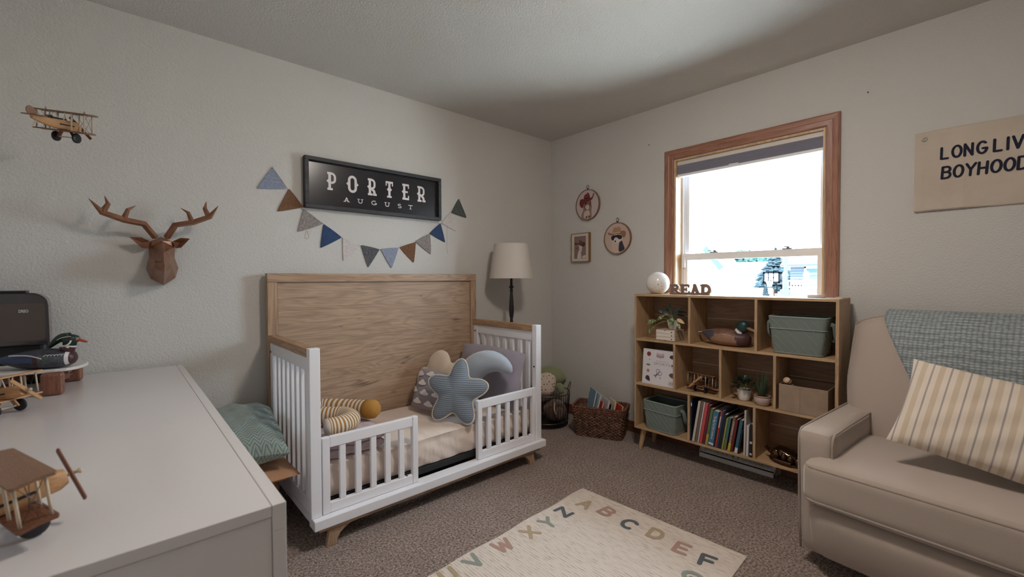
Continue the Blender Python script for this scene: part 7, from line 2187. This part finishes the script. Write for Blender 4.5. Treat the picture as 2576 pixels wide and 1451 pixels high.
for ch, px, py, k, edge in (('A', 1473, 1268, 'tan', 0), ('B', 1528, 1287, 'rose', 0), ('C', 1583, 1318, 'slate', 0), ('D', 1651, 1343, 'tan', 0), ('E', 1718, 1380, 'rose', 0), ('F', 1783, 1412, 'slate', 0), ('G', 1745, 1453, 'sage', 2),
                            ('Z', 1419, 1287, 'slate', 1), ('Y', 1378, 1314, 'sage', 1), ('X', 1333, 1338, 'tan', 1), ('W', 1262, 1373, 'rose', 1), ('V', 1192, 1411, 'sage', 1), ('U', 1130, 1446, 'tan', 1)):
    c = on(px, py, 'z', 0.0095)
    c = V3((c.x, c.y, 0))
    U, V = ((EX, -EY) if edge == 0 else ((-EY, -EX) if edge == 1 else (EY, EX)))
    w, h_ = (0.058, 0.074) if ch != 'W' else (0.062, 0.074)
    rnd = random.Random(ord(ch))
    mb = MB()
    glyph(mb, ch, -w / 2, -h_ / 2, w, h_, 0.0098, c, U, V, 0.0, None, True, rot=rnd.uniform(-0.2, 0.2))
    mb.v = [(p[0], p[1], 0.0098 + p[2]) for p in mb.v]
    rg_.part('letter', mb, lc[k])

# ================================================================== armchair
m_ch = mat('taupe_upholstery', (176, 162, 150), 0.95, bump=(420, 0.25, 0.0015), sheen=0.35, spec=0.2)
m_chp = mat('taupe_piping', (160, 146, 135), 0.9)
chair = thing('armchair', 'taupe upholstered recliner armchair with piped edges', 'armchair', (2.43, 0.035, 0), R(-5))
def softbox(h, r_, n=11, crown=(0, 0, 0), fn=None):
    """rounded block with half sizes h, edge radius r_"""
    def sm(t_): 
        x = 2 * t_ - 1
        return math.copysign(abs(x) ** 0.6, x)
    mb = MB()
    for ax in range(3):
        for s in (-1, 1):
            def f(u, v):
                q = [0, 0, 0]
                q[ax] = s
                q[(ax + 1) % 3] = sm(u) * s
                q[(ax + 2) % 3] = sm(v)
                p = V3([q[i] * h[i] for i in range(3)])
                inn = V3([max(-(h[i] - r_), min(h[i] - r_, p[i])) for i in range(3)])
                d = p - inn
                if d.length > 1e-9: p = inn + d.normalized() * r_
                w = [max(0, 1 - (p[i] / h[i]) ** 2) for i in range(3)]
                for i in range(3):
                    if crown[i]: p[i] += math.copysign(crown[i], p[i]) * w[(i + 1) % 3] * w[(i + 2) % 3] * min(1, abs(p[i]) / h[i])
                return fn(p) if fn else p
            mb.grid(f, n, n)
    return mb
def cpart(name, c, h, r_, crown=(0, 0, 0), fn=None, m=None, n=13, parent=None):
    mb = softbox(h, r_, n, crown, fn)
    mb.v = [tuple(V3(p) + V3(c)) for p in mb.v]
    return put(name, mb, m or m_ch, parent or chair, smooth=True)
# local x: front is negative, y: left side of the picture is positive
FX = -0.475
seat = cpart('seat_cushion', (FX + 0.05 + 0.245, 0, 0.385), (0.295, 0.435, 0.088), 0.045, (0.0, 0, 0.022))
def edge_loop(c, h, r_, z, n=6):
    return [(c[0] + a, c[1] + b, z) for a, b in rrect(-h[0], -h[1], h[0], h[1], r_, n)]
put('piping', MB().tube(edge_loop((FX + 0.05 + 0.245, 0), (0.288, 0.428), 0.045, 0.448), 0.005, 8, closed=True), m_chp, seat, smooth=True)
put('piping', MB().tube(edge_loop((FX + 0.05 + 0.245, 0), (0.290, 0.430), 0.045, 0.318), 0.005, 8, closed=True), m_chp, seat, smooth=True)
cpart('footrest_panel', (FX + 0.11, 0, 0.178), (0.09, 0.425, 0.118), 0.06, (0.012, 0, 0), lambda p: V3((p.x + (0.05 * ((0.118 - p.z) / 0.236) ** 2 if p.z < 0.118 else 0), p.y, p.z)))
cpart('seat_base', (0.02, 0, 0.17), (0.34, 0.34, 0.12), 0.03)
for s in (1, -1):
    arm = cpart('arm', (-0.03, s * 0.41, 0.312), (0.37, 0.066, 0.262), 0.04, (0, 0.0, 0.0), lambda p, s=s: V3((p.x + 0.03 * ((0.262 - p.z) / 0.524) ** 2, p.y + s * 0.006 * math.sin(p.z * 4), p.z)))
    for yy in (0.058, -0.058):
        pts = [(-0.392 + 0.03 * ((0.262 - z) / 0.524) ** 2, s * 0.41 + yy, 0.312 + z) for z in (-0.25, -0.14, 0.0, 0.14, 0.212)] + [(-0.385, s * 0.41 + yy, 0.549), (-0.365, s * 0.41 + yy, 0.566)] + [(x, s * 0.41 + yy, 0.5685) for x in (-0.2, 0.0, 0.2, 0.31)]
        put('piping', MB().tube(pts, 0.0045, 7), m_chp, arm, smooth=True)
# back
def backx(z): return 0.14 + (z - 0.42) * 0.30
def backf(y, z, off=0.0):
    a, b = y / 0.45, (z - 0.70) / 0.31
    k = (max(0, 1 - abs(a) ** 7) * max(0, 1 - abs(b) ** 7)) ** 0.5
    bul = 0.03 * max(0, 1 - a * a) * max(0, 1 - b * b)
    return backx(z) - 0.085 * k - bul - off
def bshape(u, v, sgn):
    a, b = 2 * u - 1, 2 * v - 1
    a, b = math.copysign(abs(a) ** 0.75, a), math.copysign(abs(b) ** 0.75, b)
    z = 0.70 + 0.31 * b
    y = 0.47 * a
    # corners rounded and the lower part narrower
    y *= 1 - 0.10 * max(0, -b) ** 1.5 - 0.02 * max(0, b)
    z -= 0.05 * abs(a) ** 6 * max(0, b)
    aa, bb = min(1, abs(a)), min(1, abs(b))
    k = (max(0, 1 - aa ** 7) * max(0, 1 - bb ** 7)) ** 0.5
    if sgn > 0: return (backx(z) - 0.085 * k - 0.03 * (1 - a * a) * (1 - b * b), y, z)
    return (backx(z) + 0.06 * k, y, z)
bm1 = MB().grid(lambda u, v: bshape(u, v, 1), 33, 33)
bm2 = MB().grid(lambda u, v: bshape(u, v, -1), 33, 33)
bm1.f = [f[::-1] for f in bm1.f]
bm1.add(bm2.v, bm2.f)
back = put('back_cushion', bm1, m_ch, chair, smooth=True)
rim = [bshape(0, v / 24, 1) for v in range(25)] + [bshape(u / 24, 1, 1) for u in range(1, 25)] + [bshape(1, 1 - v / 24, 1) for v in range(1, 25)]
put('piping', MB().tube(rim, 0.005, 7), m_chp, back, smooth=True)
cpart('back_shell', (0.238, 0, 0.66), (0.022, 0.41, 0.26), 0.03, (0, 0, 0), lambda p: V3((p.x + (p.z) * 0.30 + 0.0, p.y, p.z)))
# knitted throw over the back
def knit():
    t = NT('grey_blue_popcorn_knit')
    tc = t.new('ShaderNodeTexCoord')
    mp = t.new('ShaderNodeMapping'); mp.inputs['Scale'].default_value = (1, 1, 1.5); t.link(tc.outputs['Object'], mp.inputs['Vector'])
    vo = t.new('ShaderNodeTexVoronoi'); vo.inputs['Scale'].default_value = 62; vo.inputs['Randomness'].default_value = 0.25; t.link(mp.outputs['Vector'], vo.inputs['Vector'])
    rp = t.new('ShaderNodeValToRGB')
    rp.color_ramp.elements[0].position = 0.1; rp.color_ramp.elements[0].color = (*srgb((176, 184, 184)), 1)
    rp.color_ramp.elements[1].position = 0.75; rp.color_ramp.elements[1].color = (*srgb((112, 120, 124)), 1)
    t.link(vo.outputs['Distance'], rp.inputs['Fac']); t.link(rp.outputs['Color'], t.b.inputs['Base Color'])
    iv = t.new('ShaderNodeMath'); iv.operation = 'SUBTRACT'; iv.inputs[0].default_value = 1; t.link(vo.outputs['Distance'], iv.inputs[1])
    bp = t.new('ShaderNodeBump'); bp.inputs['Strength'].default_value = 0.9; bp.inputs['Distance'].default_value = 0.006
    t.link(iv.outputs[0], bp.inputs['Height']); t.link(bp.outputs['Normal'], t.b.inputs['Normal'])
    t.b.inputs['Roughness'].default_value = 0.95
    return t.m
th_ = thing('knit_throw', 'grey blue bobble knit throw draped over the armchair back', 'throw blanket', (2.43, 0.035, 0), R(-5))
def throw(u, v):
    # u across, v from behind over the top and down the front
    bb = v
    yL = 0.34 - 0.20 * max(0, bb - 0.22) / 0.78          # slanting left edge
    y = yL + (-0.325 - yL) * u
    if bb < 0.14: 
        z = 0.86 + (bb / 0.14) * 0.15
        x = backx(z) + 0.075
        return (x, y, min(z, 1.0))
    if bb < 0.22:
        t_ = (bb - 0.14) / 0.08
        z0_ = 1.026
        return (backx(1.0) + 0.075 - t_ * 0.125, y, z0_ + 0.012 * math.sin(PI * t_) - 0.012 * t_)
    t_ = (bb - 0.22) / 0.78
    z = 1.0 - 0.42 * t_
    a, b = y / 0.45, (z - 0.70) / 0.31
    aa, b2 = min(1, abs(a)), min(1, abs(b))
    k = (max(0, 1 - aa ** 7) * max(0, 1 - b2 ** 7)) ** 0.5
    x = backx(z) - 0.085 * k - 0.03 * max(0, 1 - a * a) * max(0, 1 - b * b) - 0.02 - 0.003 * math.sin(y * 30 + z * 6)
    return (x, y, z)
put('throw_cloth', MB().grid(throw, 44, 60), knit(), th_, smooth=True, solid=0.007)
# striped lumbar pillow
m_stp = stripes('cream_stripe_linen', (216, 202, 186), (198, 180, 158), 0, 0.05, 0.34, 0.95, soft=0.03, c3=(160, 152, 148))
N = V3((-0.80, -0.10, 0.58)).normalized()
pl0, pt0 = V3((2.33, 0.27, 0.52)), V3((2.47, 0.17, 0.86))
Vv = V3((0.52, -0.16, 0.84)); Vv = (Vv - N * Vv.dot(N)).normalized()
Uv = Vv.cross(N)
pil = thing('striped_pillow', 'cream lumbar pillow with tan and grey stripes on armchair', 'pillow', (2.243, -0.02, 0.675))
pil.rotation_euler = Matrix((Uv, Vv, N)).transposed().to_euler()
put('cover', pillow(MB(), (V3((0, 0, 0)), V3((1, 0, 0)), V3((0, 1, 0)), V3((0, 0, 1))), 0.53, 0.36, 0.15, 31, 0.09, 0, 21, 0.006), m_stp, pil, smooth=True)
